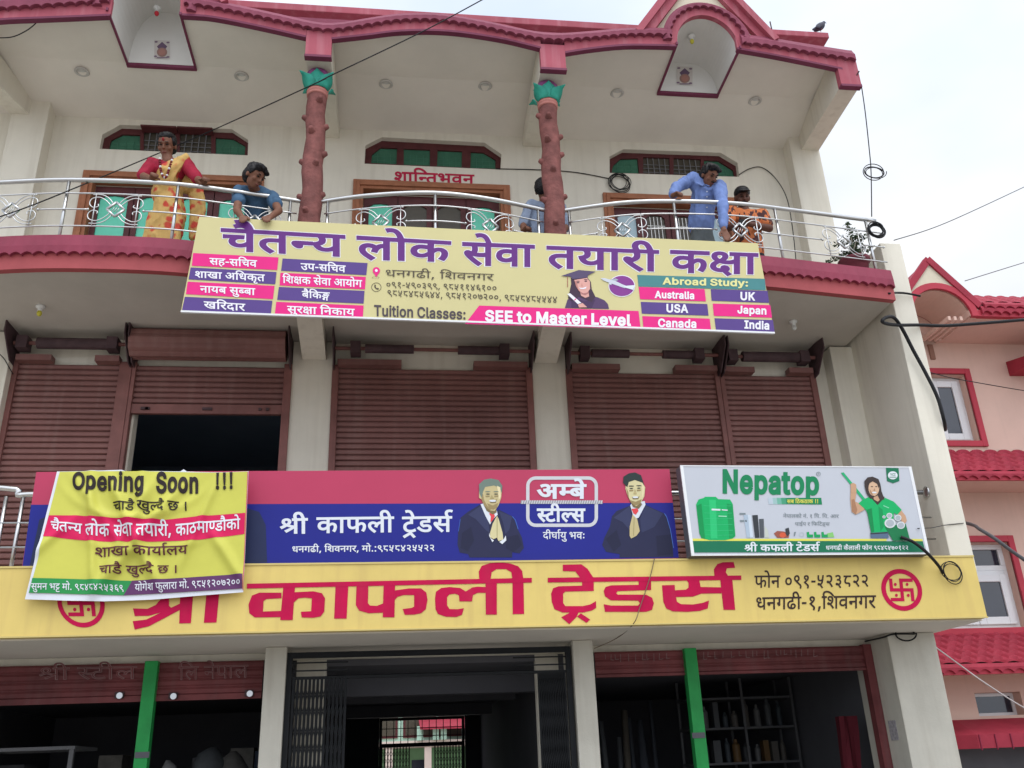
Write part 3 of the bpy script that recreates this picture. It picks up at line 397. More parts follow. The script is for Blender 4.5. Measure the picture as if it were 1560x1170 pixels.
10790: (600, [[299,-12,1,225,-12,0,113,59,0,51,186,0,51,270,1,51,355,0,113,482,0,225,553,0,299,553,1,374,553,0,486,482,0,549,355,0,549,270,1,549,186,0,486,59,0,374,-12,0],[299,67,1,354,67,0,426,124,0,460,216,0,460,270,1,460,324,0,426,417,0,354,474,0,299,474,1,245,474,0,174,417,0,140,324,0,140,270,1,140,216,0,174,124,0,245,67,0]]),
10411: (646, [[48,646,1,48,728,1,598,728,1,598,646,1,370,646,1,370,0,1,277,0,1,277,646,1]]),
10915: (591, [[262,-7,1,207,-7,0,124,39,0,77,130,0,77,199,1,77,546,1,165,546,1,165,207,1,165,144,0,231,72,0,289,72,1,328,72,0,390,106,0,426,172,0,426,219,1,426,546,1,514,546,1,514,0,1,429,0,1,429,132,1,441,132,1,416,56,0,322,-7,0]]),
10889: (327, [[292,546,1,292,471,1,10,471,1,10,546,1],[92,676,1,180,676,1,180,142,1,180,105,0,209,71,0,244,71,1,252,71,0,278,75,0,289,77,1,307,3,1,293,-2,0,259,-7,0,242,-7,1,171,-7,0,92,68,0,92,135,1]]),
10073: (730, [[382,-10,1,289,-10,0,143,81,0,60,248,0,60,363,1,60,479,0,143,646,0,289,737,0,382,737,1,438,737,0,536,705,0,614,643,0,666,555,0,676,499,1,583,499,1,575,536,0,538,593,0,483,632,0,418,651,0,382,651,1,317,651,0,211,585,0,150,457,0,150,363,1,150,271,0,212,142,0,317,76,0,382,76,1,418,76,0,483,96,0,538,135,0,575,192,0,583,229,1,676,229,1,667,173,0,614,85,0,536,23,0,438,-10,0]]),
10751: (275, [[200,-4,1,138,-4,0,77,62,0,77,121,1,77,728,1,165,728,1,165,143,1,165,105,0,183,75,0,210,75,1,225,75,0,239,77,0,246,79,1,263,4,1,251,1,0,217,-4,0]]),
10507: (562, [[230,-13,1,178,-13,0,94,26,0,44,102,0,44,155,1,44,202,0,81,261,0,143,294,0,218,311,0,256,316,1,305,322,0,367,329,0,396,346,0,396,366,1,396,369,1,396,403,0,371,450,0,320,476,0,282,476,1,243,476,0,188,451,0,153,415,0,144,396,1,60,423,1,81,473,0,152,529,0,238,553,0,280,553,1,307,553,0,377,540,0,442,500,0,484,424,0,484,360,1,484,0,1,398,0,1,398,74,1,392,74,1,383,55,0,342,15,0,276,-13,0],[245,65,1,294,65,0,361,103,0,396,164,0,396,197,1,396,273,1,391,267,0,355,256,0,309,249,0,265,243,0,252,242,1,221,238,0,166,219,0,132,182,0,132,151,1,132,123,0,162,84,0,212,65,0]]),
10871: (528, [[263,-12,1,207,-12,0,119,21,0,62,85,0,53,132,1,136,152,1,148,107,0,213,65,0,262,65,1,319,65,0,387,114,0,387,148,1,387,176,0,347,214,0,307,223,1,216,245,1,142,262,0,69,336,0,69,394,1,69,440,0,122,512,0,213,553,0,271,553,1,328,553,0,406,519,0,456,460,0,468,421,1,388,401,1,377,430,0,325,478,0,272,478,1,223,478,0,158,433,0,158,399,1,158,369,0,202,332,0,250,321,1,333,301,1,407,284,0,478,210,0,478,154,1,478,106,0,424,31,0,327,-12,0]]),
11377: (269, [[136,-6,1,109,-6,0,70,32,0,70,60,1,70,87,0,109,125,0,136,125,1,164,125,0,202,87,0,202,60,1,202,32,0,164,-6,0],[136,389,1,109,389,0,70,427,0,70,455,1,70,482,0,109,521,0,136,521,1,164,521,0,202,482,0,202,455,1,202,427,0,164,389,0]]),
10095: (601, [[88,0,1,88,728,1,531,728,1,531,646,1,181,646,1,181,408,1,507,408,1,507,326,1,181,326,1,181,82,1,536,82,1,536,0,1]]),
10292: (903, [[88,0,1,88,728,1,220,728,1,399,269,1,405,252,0,421,204,0,439,147,0,456,91,0,462,67,1,442,67,1,449,90,0,465,145,0,483,202,0,500,252,0,506,269,1,683,728,1,815,728,1,815,0,1,724,0,1,724,416,1,724,438,0,725,496,0,726,559,0,728,625,0,728,655,1,736,655,1,726,622,0,703,552,0,681,487,0,661,433,0,654,416,1,492,0,1,411,0,1,246,416,1,239,433,0,221,485,0,199,549,0,175,620,0,163,655,1,172,655,1,173,628,0,174,564,0,175,500,0,176,439,0,176,416,1,176,0,1]]),
10852: (376, [[77,0,1,77,546,1,162,546,1,162,462,1,168,462,1,183,503,0,261,554,0,310,554,1,319,554,0,346,553,0,354,552,1,354,464,1,350,465,0,319,469,0,301,469,1,262,469,0,200,436,0,165,379,0,165,342,1,165,0,1]]),
10281: (565, [[88,0,1,88,728,1,181,728,1,181,82,1,518,82,1,518,0,1]]),
10980: (562, [[235,0,1,26,546,1,123,546,1,239,222,1,257,172,0,283,72,0,297,25,1,265,25,1,279,72,0,305,172,0,323,222,1,439,546,1,536,546,1,327,0,1]]),
10002: (690, [[25,0,1,290,728,1,397,728,1,665,0,1,567,0,1,413,432,1,398,472,0,361,591,0,334,684,1,352,684,1,325,590,0,287,469,0,274,432,1,124,0,1],[158,203,1,158,284,1,532,284,1,532,203,1]]),
10578: (612, [[331,-12,1,279,-12,0,215,24,0,181,69,0,172,84,1,162,84,1,162,0,1,77,0,1,77,728,1,165,728,1,165,458,1,172,458,1,181,473,0,214,518,0,277,553,0,330,553,1,398,553,0,502,484,0,562,358,0,562,271,1,562,185,0,503,58,0,399,-12,0],[317,67,1,369,67,0,438,122,0,472,215,0,472,272,1,472,329,0,438,420,0,369,474,0,317,474,1,267,474,0,199,423,0,164,333,0,164,272,1,164,212,0,199,119,0,268,67,0]]),
10597: (612, [[282,-12,1,214,-12,0,109,58,0,51,185,0,51,271,1,51,358,0,110,484,0,214,553,0,282,553,1,335,553,0,398,518,0,432,473,0,440,458,1,447,458,1,447,728,1,535,728,1,535,0,1,450,0,1,450,84,1,440,84,1,432,69,0,397,24,0,334,-12,0],[295,67,1,345,67,0,413,119,0,448,212,0,448,272,1,448,333,0,414,423,0,345,474,0,295,474,1,243,474,0,174,420,0,140,329,0,140,272,1,140,215,0,175,122,0,244,67,0]]),
10998: (562, [[68,-198,1,91,-122,1,100,-124,1,127,-131,0,171,-125,0,206,-87,0,219,-48,1,235,-3,1,26,546,1,123,546,1,239,222,1,257,171,0,283,72,0,297,25,1,265,25,1,279,72,0,305,172,0,323,222,1,440,546,1,536,546,1,296,-82,1,279,-125,0,233,-181,0,171,-208,0,133,-208,1,109,-208,0,75,-201,0]]),
10424: (744, [[373,-12,1,287,-12,0,158,56,0,88,173,0,88,248,1,88,728,1,181,728,1,181,255,1,181,203,0,227,121,0,313,74,0,373,74,1,432,74,0,518,121,0,563,203,0,563,255,1,563,728,1,656,728,1,656,248,1,656,173,0,586,56,0,458,-12,0]]),
10271: (672, [[151,208,1,151,307,1,176,341,0,226,404,0,277,463,0,305,493,1,522,728,1,644,728,1,333,395,1,328,395,1],[88,0,1,88,728,1,181,728,1,181,479,1,179,322,1,181,276,1,181,0,1],[534,0,1,271,370,1,329,442,1,644,0,1]]),
10266: (571, [[266,-10,1,170,-10,0,49,104,0,49,208,1,49,247,1,142,247,1,142,208,1,142,142,0,210,72,0,266,72,1,322,72,0,390,142,0,390,208,1,390,728,1,483,728,1,483,208,1,483,104,0,362,-10,0]]),
10234: (441, [[45,0,1,45,82,1,174,82,1,174,646,1,45,646,1,45,728,1,396,728,1,396,646,1,267,646,1,267,82,1,396,82,1,396,0,1]]),
10300: (753, [[88,0,1,88,728,1,197,728,1,493,262,1,505,244,0,538,188,0,577,116,0,595,76,1,582,76,1,578,118,0,574,194,0,573,259,0,573,281,1,573,728,1,666,728,1,666,0,1,555,0,1,292,414,1,273,443,0,237,504,0,190,587,0,155,649,1,172,649,1,175,595,0,179,503,0,181,435,0,181,415,1,181,0,1]]),
10384: (644, [[88,0,1,88,728,1,337,728,1,422,728,0,532,669,0,585,568,0,585,503,1,585,438,0,532,338,0,422,282,0,337,282,1,140,282,1,140,365,1,333,365,1,391,365,0,460,398,0,493,460,0,493,503,1,493,546,0,460,610,0,390,646,0,332,646,1,181,646,1,181,0,1],[506,0,1,330,328,1,435,328,1,613,0,1]]),
10472: (679, [[293,0,1,293,298,1,25,728,1,133,728,1,277,493,1,301,453,0,339,381,0,359,327,1,322,327,1,342,382,0,380,455,0,403,493,1,546,728,1,653,728,1,386,298,1,386,0,1]]),
}
LET_R = {
'शान्तिभवन': [58,66,67,202,40,49,57,44],
'चैतन्य': [30,76,40,202,51],
'लोक': [54,79,25],
'सेवा': [60,75,57,66],
'तयारी': [40,51,66,52,68],
'कक्षा': [25,179,66],
'सह-सचिव': [60,61,800,60,67,30,57],
'शाखा': [58,66,26,66],
'अधिकृत': [9,67,43,25,71,40],
'नायब': [44,66,51,48],
'सुब्बा': [60,69,205,48,66],
'खरिदार': [26,67,52,42,66,52],
'उप-सचिव': [13,46,800,60,67,30,57],
'शिक्षक': [67,58,179,25],
'आयोग': [10,51,79,27],
'बैकिङ्ग': [48,76,67,25,497],
'सुरक्षा': [60,69,52,179,66],
'निकाय': [67,44,25,66,51],
'धनगढी,': [43,44,27,38,68,799],
'शिवनगर': [67,58,57,44,27,52],
'०९१-५९०३९९,': [106,115,107,800,601,115,106,109,115,115,799],
'९८५११४६१००': [115,602,601,107,107,110,112,107,106,106],
'९८५८४८५६४४,': [115,602,601,602,110,602,601,112,110,110,799],
'९८५१२०७२००,': [115,602,601,107,108,106,113,108,106,106,799],
'९८५८४८५५४४': [115,602,601,602,110,602,601,601,110,110],
'चाडै': [30,66,37,76],
'खुल्दै': [26,69,210,42,76],
'छ': [31],
'।': [104],
'तयारी,': [40,51,66,52,68,799],
'काठमाण्डौको': [25,66,36,50,66,197,37,80,25,79],
'कार्यालय': [25,66,51,66,181,54,51],
'सुमन': [60,69,50,44],
'भट्ट': [49,507],
'मो.': [50,79,801],
'९८४८४२५३६९': [115,602,110,602,110,108,601,109,112,115],
'योगेश': [51,79,27,75,58],
'फुलारा': [47,69,54,66,52,66],
'९८५१२०७२००': [115,602,601,107,108,106,113,108,106,106],
'श्री': [284,68],
'काफली': [25,66,47,54,68],
'ट्रेडर्स': [264,75,37,60,181],
'शिवनगर,': [67,58,57,44,27,52,799],
'मो.:९८५८४२५५२२': [50,79,801,813,115,602,601,602,110,108,601,601,108,108],
'अम्बे': [9,207,48,75],
'स्टील्स': [215,35,68,210,60],
'दीर्घायु': [42,68,28,66,181,51,69],
'भवः': [49,57,7],
'सब': [60,48],
'ठिकठाक': [67,36,25,36,66,25],
'!!': [790,790],
'!!!': [790,790,790],
'नेपालको': [44,75,46,66,54,25,79],
'नं.': [44,6,801],
'१': [107],
'पि.': [67,46,801],
'आर': [10,52],
'पाईप': [46,66,12,46],
'र': [52],
'फिटिङ्स': [67,47,67,35,187,60],
'कफली': [25,47,54,68],
'टेडर्स': [35,75,37,60,181],
'धनगढी': [43,44,27,38,68],
'कैलाली': [25,76,54,66,54,68],
'फोन': [47,79,44],
'९८४८५७०१२२': [115,602,110,602,601,113,106,107,108,108],
'०९१-५२३८२२': [106,115,107,800,601,108,109,602,108,108],
'धनगढी-१,शिवनगर': [43,44,27,38,68,800,107,799,67,58,57,44,27,52],
'स्टील': [215,35,68,54],
'लि': [67,54],
'नेपाल': [44,75,46,66,54],
'Opening': [10321,10843,10614,10773,10689,10773,10658],
'Soon': [10397,10790,10790,10773],
'Tuition': [10411,10915,10689,10889,10689,10790,10773],
'Classes:': [10073,10751,10507,10871,10871,10614,10871,11377],
'SEE': [10397,10095,10095],
'to': [10889,10790],
'Master': [10292,10507,10871,10889,10614,10852],
'Level': [10281,10614,10980,10614,10751],
'Abroad': [10002,10578,10852,10790,10507,10597],
'Study:': [10397,10889,10915,10597,10998,11377],
'Australia': [10002,10915,10871,10889,10852,10507,10751,10689,10507],
'UK': [10424,10271],
'USA': [10424,10397,10002],
'Japan': [10266,10507,10843,10507,10773],
'Canada': [10073,10507,10773,10507,10597,10507],
'India': [10234,10773,10597,10689,10507],
'Nepatop': [10300,10614,10843,10507,10889,10790,10843],
'R': [10384],
'YCI': [10472,10073,10234],
}
LET = {'g': LET_G, 'r': LET_R}
_gc = {}
def fill_loops(loops, sign=-1):
    """triangles of everything the loops wind around, crossing or nested as they may be"""
    pts = []; ed = []
    for l in loops:
        o = len(pts); pts += [Vector((p[0], p[1])) for p in l]
        ed += [(o + i, o + (i + 1) % len(l)) for i in range(len(l))]
    r = delaunay_2d_cdt(pts, ed, [], 0, 1e-4)
    vs, tris = r[0], r[2]; keep = []
    for t in tris:
        c = (vs[t[0]] + vs[t[1]] + vs[t[2]]) / 3; w = 0
        for l in loops:
            for i in range(len(l)):
                a, b = l[i - 1], l[i]
                if (a[1] <= c.y) != (b[1] <= c.y):
                    x = a[0] + (b[0] - a[0]) * (c.y - a[1]) / (b[1] - a[1])
                    if x > c.x: w += 1 if b[1] > a[1] else -1
        if w * sign > 0 or (sign == 0 and w): keep.append(list(t))
    return vs, keep
def glyph(g, bold):
    key = (g, bold)
    if key in _gc: return _gc[key]
    adv, conts = LET['g'][g]
    loops = []
    for c in conts:
        p = [(c[i], c[i + 1], c[i + 2]) for i in range(0, len(c), 3)]
        full = []
        for i in range(len(p)):
            a = p[i]; b = p[(i + 1) % len(p)]
            full.append(a)
            if not a[2] and not b[2]: full.append(((a[0] + b[0]) / 2, (a[1] + b[1]) / 2, 1))
        st = next(i for i, q in enumerate(full) if q[2])
        full = full[st:] + full[:st]
        pts = []; i = 0; n = len(full)
        while i < n:
            a = full[i]; pts.append(Vector((a[0], a[1]))); b = full[(i + 1) % n]
            if b[2]: i += 1; continue
            e = full[(i + 2) % n]
            for t in (.33, .67):
                pts.append(Vector(((1 - t) ** 2 * a[0] + 2 * t * (1 - t) * b[0] + t * t * e[0], (1 - t) ** 2 * a[1] + 2 * t * (1 - t) * b[1] + t * t * e[1])))
            i += 2
        q = []
        for v in pts:
            if not q or (v - q[-1]).length > 2: q.append(v)
        if len(q) > 2 and (q[0] - q[-1]).length < 2: q.pop()
        if bold:
            r = []; n = len(q)
            for i in range(n):
                d1 = (q[i] - q[i - 1]).normalized(); d2 = (q[(i + 1) % n] - q[i]).normalized()
                n1 = Vector((-d1.y, d1.x)); n2 = Vector((-d2.y, d2.x))
                k = 1 + n1.dot(n2)
                mn = (n1 + n2) / max(k, .55)
                r.append(q[i] + mn * bold)
            q = r
        if len(q) > 2: loops.append(q)
    vs, fs = fill_loops(loops)
    _gc[key] = (adv, vs, fs)
    return _gc[key]

class Print:
    """everything printed on one sign: flat shapes lying on its face, each layer a little in front of the one below"""
    def __init__(s, Y, eps=.0016, bendf=None):
        s.Y = Y; s.e = eps; s.mats = []; s.mb = MB(); s.bend = bendf; s.k = 0
    def mi(s, m):
        if m not in s.mats: s.mats.append(m)
        return s.mats.index(m)
    def P(s, x, y, layer):
        p = at(x, y, s.Y)
        return Vector((p.x, p.y - layer * s.e, p.z))
    def poly(s, pts, m, layer=1):
        s.k += 1
        l = layer + (s.k % 3) * .16
        vs, tri = fill_loops([pts], 0)
        s.mb.add([s.P(p[0], p[1], l) for p in vs], tri, s.mi(m))
    def zpoly(s, o, sc, pts, m, layer=1, smooth=0):
        q = [(o[0] + x / sc, o[1] + y / sc) for x, y in pts]
        if smooth:
            q = [(p.x, p.y) for p in smoothpath([(x, y, 0) for x, y in q], smooth, True)]
        s.poly(q, m, layer)
    def ellipse(s, cx, cy, rx, ry, m, layer=1, n=20, rot=0):
        c, d = math.cos(rot), math.sin(rot)
        s.poly([(cx + rx * math.cos(a) * c - ry * math.sin(a) * d, cy + rx * math.cos(a) * d + ry * math.sin(a) * c) for a in (2 * math.pi * i / n for i in range(n))], m, layer)
    def ring(s, cx, cy, rx, ry, w, m, layer=1, n=32, sk=0):
        s.k += 1; l = layer + (s.k % 3) * .16
        vs = []; fs = []
        for i in range(n):
            a = 2 * math.pi * i / n
            for q in (1, 1 - w / rx):
                vs.append(s.P(cx + rx * q * math.cos(a) + sk * ry * q * math.sin(a), cy + ry * q * math.sin(a), l))
        for i in range(n):
            j = (i + 1) % n
            fs.append([2 * i, 2 * j, 2 * j + 1, 2 * i + 1])
        s.mb.add(vs, fs, s.mi(m))
    def line(s, pts, w, m, layer=1):
        for a, b in zip(pts, pts[1:]):
            dx, dy = b[0] - a[0], b[1] - a[1]; L = math.hypot(dx, dy) or 1
            nx, ny = -dy / L * w / 2, dx / L * w / 2
            s.poly([(a[0] + nx, a[1] + ny), (b[0] + nx, b[1] + ny), (b[0] - nx, b[1] - ny), (a[0] - nx, a[1] - ny)], m, layer)
    def text(s, words, q, m, layer=2, bold=0, space=260, cap=None):
        """words laid between two upright ends: q = (x left, head y, foot y, x right, head y, foot y) in pixels"""
        words = words.split(' ')
        lay = []; x = 0
        for w in words:
            for g in LET['r'][w]:
                lay.append((g, x)); x += LET['g'][g][0] + (bold * .9 if LET['g'][g][0] else 0)
            x += space
        W = x - space
        if cap is None: cap = 727 if LET['r'][words[0]][0] >= 10000 else 622
        xl, h0, b0, xr, h1, b1 = q
        mi = s.mi(m)
        for k, (g, gx) in enumerate(lay):
            adv, vs, fs = glyph(g, bold)
            l = layer + (k % 3) * .2
            o = []
            for v in vs:
                u = (gx + v.x + bold * .45) / W; t = v.y / cap
                yb = lerp(b0, b1, u); yh = lerp(h0, h1, u)
                o.append(s.P(lerp(xl, xr, u), lerp(yb, yh, t), l))
            s.mb.add(o, fs, mi)
    def build(s, name, parent, cut=None):
        if cut:
            bm = bmesh.new()
            vs = [bm.verts.new(p) for p in s.mb.v]
            for f, mi_ in zip(s.mb.f, s.mb.m):
                try:
                    fc = bm.faces.new([vs[i] for i in f]); fc.material_index = mi_
                except ValueError: pass
            for ax, a, b, st in cut:
                n = int((b - a) / st)
                for i in range(1, n):
                    no = Vector((1, 0, 0)) if ax == 0 else Vector((0, 0, 1))
                    bmesh.ops.bisect_plane(bm, geom=bm.verts[:] + bm.edges[:] + bm.faces[:], plane_co=no * (a + i * st), plane_no=no, dist=1e-5)
            bm.verts.index_update()
            s.mb.v = [s.bend(v.co.copy()) for v in bm.verts]
            s.mb.f = [[v.index for v in f.verts] for f in bm.faces]; s.mb.m = [f.material_index for f in bm.faces]
            bm.free()
        ob = s.mb.build(name, s.mats, parent, smooth=bool(cut), recalc=False)
        return ob

def sheet_with_holes(mb, Y, outer, holes, depth, m=0, mr=None):
    """upright wall face at Y with openings; the sides of each opening run back by depth"""
    loops = [outer] + holes
    tri = tessellate_polygon([[Vector((p[0], p[1], 0)) for p in l] for l in loops])
    mb.add([(p[0], Y, p[1]) for l in loops for p in l], [list(t) for t in tri], m)
    for h in holes:
        n = len(h)
        mb.add([(p[0], Y, p[1]) for p in h] + [(p[0], Y + depth, p[1]) for p in h], [[i, (i + 1) % n, n + (i + 1) % n, n + i] for i in range(n)], m if mr is None else mr)

# ================================================================== the setting
WALL, PF = 9.5, 9.3
mb = MB(); mb.poly([(-300, -300, 0), (300, -300, 0), (300, 400, 0), (-300, 400, 0)])
GROUNDM = mat('dusty_ground', (.36, .33, .29), .95, var=.15, scale=.6, bump=.3, bscale=6)
ASPH = mat('dusty_road', (.38, .36, .33), .9, var=.2, scale=.8, bump=.3, bscale=40)
PAVE = mat('pavement_concrete', (.16, .15, .14), .9, var=.1, scale=.8, bump=.2)
g = mb.build('ground', GROUNDM, loc=(0, 0, 0)); tag(g, None, None, kind='structure')
mb = MB(); mb.poly([(-300, -9, .004), (300, -9, .004), (300, 1.2, .004), (-300, 1.2, .004)])
tag(mb.build('road', ASPH, loc=(0, -4, .004)), None, None, kind='structure')
mb = MB(); mb.box(-300, 300, 5.6, 8.0, -.2, .15)
tag(mb.build('pavement', PAVE, loc=(0, 6.8, 0)), None, None, kind='structure')

# ================================================================== the building the photograph looks up at
B = thing('commercial_building', 'three storey cream building with pink curved balcony, roof tiles and brown shutters', 'building', (.7, 9, 0))
XL, XR = -5.4, 5.46
# ---- ground floor pillars, side walls, slabs
GF = 8.75
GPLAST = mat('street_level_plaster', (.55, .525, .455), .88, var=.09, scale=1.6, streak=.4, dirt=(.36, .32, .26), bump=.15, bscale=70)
gx = lambda px, py: at(px, py, GF).x
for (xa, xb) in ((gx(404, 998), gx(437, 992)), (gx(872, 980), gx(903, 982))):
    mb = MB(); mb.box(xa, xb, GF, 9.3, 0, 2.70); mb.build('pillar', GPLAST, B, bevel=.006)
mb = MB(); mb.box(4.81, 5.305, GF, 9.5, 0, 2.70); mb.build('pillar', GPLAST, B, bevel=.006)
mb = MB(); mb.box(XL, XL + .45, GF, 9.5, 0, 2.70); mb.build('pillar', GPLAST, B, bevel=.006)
mb = MB(); mb.box(XL - .2, 5.365, 8.02, 16, 2.703, 3.2); mb.build('floor_slab', CEIL, B)
for xs in (XL, 5.15):
    mb = MB(); mb.box(xs, xs + .13, 9.5, 16, 0, 2.70); mb.build('side_wall', CREAM, B)
for xs in (XL, 5.33):
    mb = MB(); mb.box(xs, xs + .13, 9.6, 16, 3.2, 9.1); mb.build('side_wall', CREAM, B)
# lintels over the shop openings
for a, b in ((XL + .45, gx(404, 998)), (gx(437, 992), gx(872, 980)), (gx(903, 982), 4.81)):
    mb = MB(); mb.box(a, b, 9.22, 9.32, 2.64, 2.702); mb.build('lintel', CREAM, B)

# shop rooms: plain unlit boxes, open to the street
def room(name, x0, x1, y0, y1, z0, z1, m=DARKROOM, back=True):
    r = MB(); t = .08
    r.box(x0, x0 + t, y0, y1, z0, z1).box(x1 - t, x1, y0, y1, z0, z1)
    r.box(x0 + t, x1 - t, y0, y1, z1 - t, z1).box(x0 + t, x1 - t, y0, y1, z0, z0 + t)
    if back: r.box(x0 + t, x1 - t, y1 - t, y1, z0 + t, z1 - t)
    return r.build(name, m, B)
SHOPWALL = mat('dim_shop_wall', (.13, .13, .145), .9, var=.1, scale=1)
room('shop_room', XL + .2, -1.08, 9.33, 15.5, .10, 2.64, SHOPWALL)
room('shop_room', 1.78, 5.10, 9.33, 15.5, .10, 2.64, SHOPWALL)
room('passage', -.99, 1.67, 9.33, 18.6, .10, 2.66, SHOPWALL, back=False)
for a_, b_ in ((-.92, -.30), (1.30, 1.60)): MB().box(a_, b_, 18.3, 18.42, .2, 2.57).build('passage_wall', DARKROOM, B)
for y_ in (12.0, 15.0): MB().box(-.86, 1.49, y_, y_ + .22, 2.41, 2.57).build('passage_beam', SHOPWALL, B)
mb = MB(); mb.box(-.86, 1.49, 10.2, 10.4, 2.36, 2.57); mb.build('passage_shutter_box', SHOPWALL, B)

# ---- first floor: wall with one open shutter bay
ztopS = 5.80
x2a, x2b = at(209, 545, WALL).x + .05, at(440, 545, WALL).x
mb = MB()
sheet_with_holes(mb, WALL, [(XL, 3.2), (5.5, 3.2), (5.5, 6.3), (XL, 6.3)], [[(x2a, 3.25), (x2b, 3.25), (x2b, 5.75), (x2a, 5.75)]], .15)
mb.build('first_floor_wall', CREAM, B)
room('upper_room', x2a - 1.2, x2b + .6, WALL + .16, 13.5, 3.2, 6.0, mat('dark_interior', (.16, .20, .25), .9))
# pillars that stand proud at both ends, both storeys
pxa, pxb = at(1298, 710, PF).x, at(1335, 710, PF).x
for a_, b_ in ((pxa, pxb + .02), (XL, at(4, 600, PF).x)): MB().box(a_, b_, PF, WALL + .01, 3.2, 6.1).build('first_floor_pillar', CREAM, B, bevel=.006)
mb = MB(); mb.box(at(1200, 205, PF).x, at(1248, 228, PF).x, PF, WALL + .02, 6.41, 9.2); mb.build('second_floor_pillar', CREAM, B, bevel=.006)
mb = MB(); mb.box(at(14, 190, PF).x, at(77, 155, PF).x, PF, WALL + .02, 6.41, 9.2); mb.build('second_floor_pillar', CREAM, B, bevel=.006)
# flat wall piers between the shutters
for a, b in ((446, 507), (810, 861)):
    mb = MB(); mb.box(at(a, 548, 9.44).x, at(b, 548, 9.44).x, 9.44, WALL + .01, 3.2, 6.11); mb.build('wall_pier', CREAM, B, bevel=.004)

# wing wall on the right, from the signs up past the balcony
fx0, fx1, fy = 5.354, 5.60, 8.27
mb = MB(); ft = at(1373, 371, fy).z
mb.hexa([(fx0, fy, 3.205), (fx1, fy, 3.205), (fx1, 9.6, 3.205), (fx0, 9.6, 3.205)], [(fx0, fy, ft), (fx1, fy, ft), (fx1, 9.6, ft), (fx0, 9.6, ft)])
mb.build('wing_wall', CREAM, B, bevel=.008)

# ---- balcony plan
BAYS = [[(-5.6, 8.30), (-4.8, 8.19), (-3.957, 8.046), (-3.25, 7.956), (-2.371, 7.952), (-1.751, 8.04), (-.98, 8.20)],
        [(-.90, 8.20), (-.356, 8.036), (.32, 7.944), (.943, 8.022), (1.60, 8.21)],
        [(1.68, 8.20), (2.353, 7.992), (2.986, 7.926), (3.647, 7.933), (4.357, 8.026), (5.295, 8.165)]]
BAYS = [[(p.x, p.y) for p in smoothpath([(x, y, 0) for x, y in b], 8)] for b in BAYS]
def yb(x, k=None):
    if k is None: k = 0 if x < -.94 else (1 if x < 1.64 else 2)
    return interp(BAYS[k], x)
ZB0, ZB1, ZRAIL, ZFL = 6.12, 6.45, 7.16, 6.40
plan = [p for b in BAYS for p in b]
mb = MB()
ring = [(x, y - .01) for x, y in plan] + [(5.295, WALL + .05), (-5.6, WALL + .05)]
mb.loft([[(x, y, ZB0) for x, y in ring], [(x, y, ZFL) for x, y in ring]])
mb.build('balcony_slab', mat('balcony_soffit_plaster', (.50, .465, .415), .9, var=.08, scale=.9, bump=.1), B)  # balcony slab plaster, darker than the roof soffit

def scallop(path, normals, h, depth, pitch, amp, mats, name, parent, back=.10, slope=.03):
    """tile course: a slab with a wavy lower edge standing proud of the fascia"""
    L = [0]
    for a, b in zip(path, path[1:]): L.append(L[-1] + (Vector(b) - Vector(a)).length)
    n = max(2, int(L[-1] / pitch)); st = n * 10
    m_ = MB(); rings = []
    j = 0
    for i in range(st + 1):
        s_ = L[-1] * i / st
        while j < len(L) - 2 and L[j + 1] < s_: j += 1
        t = (s_ - L[j]) / max(1e-6, L[j + 1] - L[j])
        P = Vector(path[j]).lerp(Vector(path[j + 1]), t); N = Vector(normals[j]).lerp(Vector(normals[j + 1]), t).normalized()
        ph = abs(math.sin(math.pi * n * i / st))
        e = amp * (ph ** .7 - 1)
        D = Vector((0, 1, 0))
        rings.append([P + N * e, P + N * (h * .35) - D * .004 * ph, P + N * h + D * slope, P + N * h + D * (slope + back), P + N * e + D * back])
    m_.loft(rings)
    return m_.build(name, mats, parent)

# ---- balcony fascia: tile course above a plain band
FAS = MB()
for k, bay in enumerate(BAYS):
    rings = []
    for x, y in bay:
        rings.append([(x, y - .045, ZB0 - .02), (x, y - .045, ZB1 - .06), (x, y + .03, ZB1 - .06), (x, y + .03, ZB0 - .02)])
    FAS.loft(rings)
fas = FAS.build('balcony_fascia', BALSALM, B)
for k, bay in enumerate(BAYS):
    path = [(x, y - .085, 6.265) for x, y in bay]
    scallop(path, [(0, 0, 1)] * len(path), ZB1 - 6.265, .1, .108, .032, BALMAG, 'tile_course', fas, back=.11, slope=.012)

# ---- cantilever beams under the balcony
for xa, xb in ((at(461, 546, 9.44).x, at(497, 546, 9.44).x), (at(814, 553, 9.44).x, at(848, 553, 9.44).x)):
    z0 = at(480, 546, 9.44).z - .02
    mb = MB(); mb.hexa([(xa, 8.3, 6.10), (xb, 8.3, 6.10), (xb, 9.43, z0), (xa, 9.43, z0)], [(xa, 8.3, 6.13), (xb, 8.3, 6.13), (xb, 9.43, 6.13), (xa, 9.43, 6.13)])
    mb.build('balcony_beam', CREAM, B)

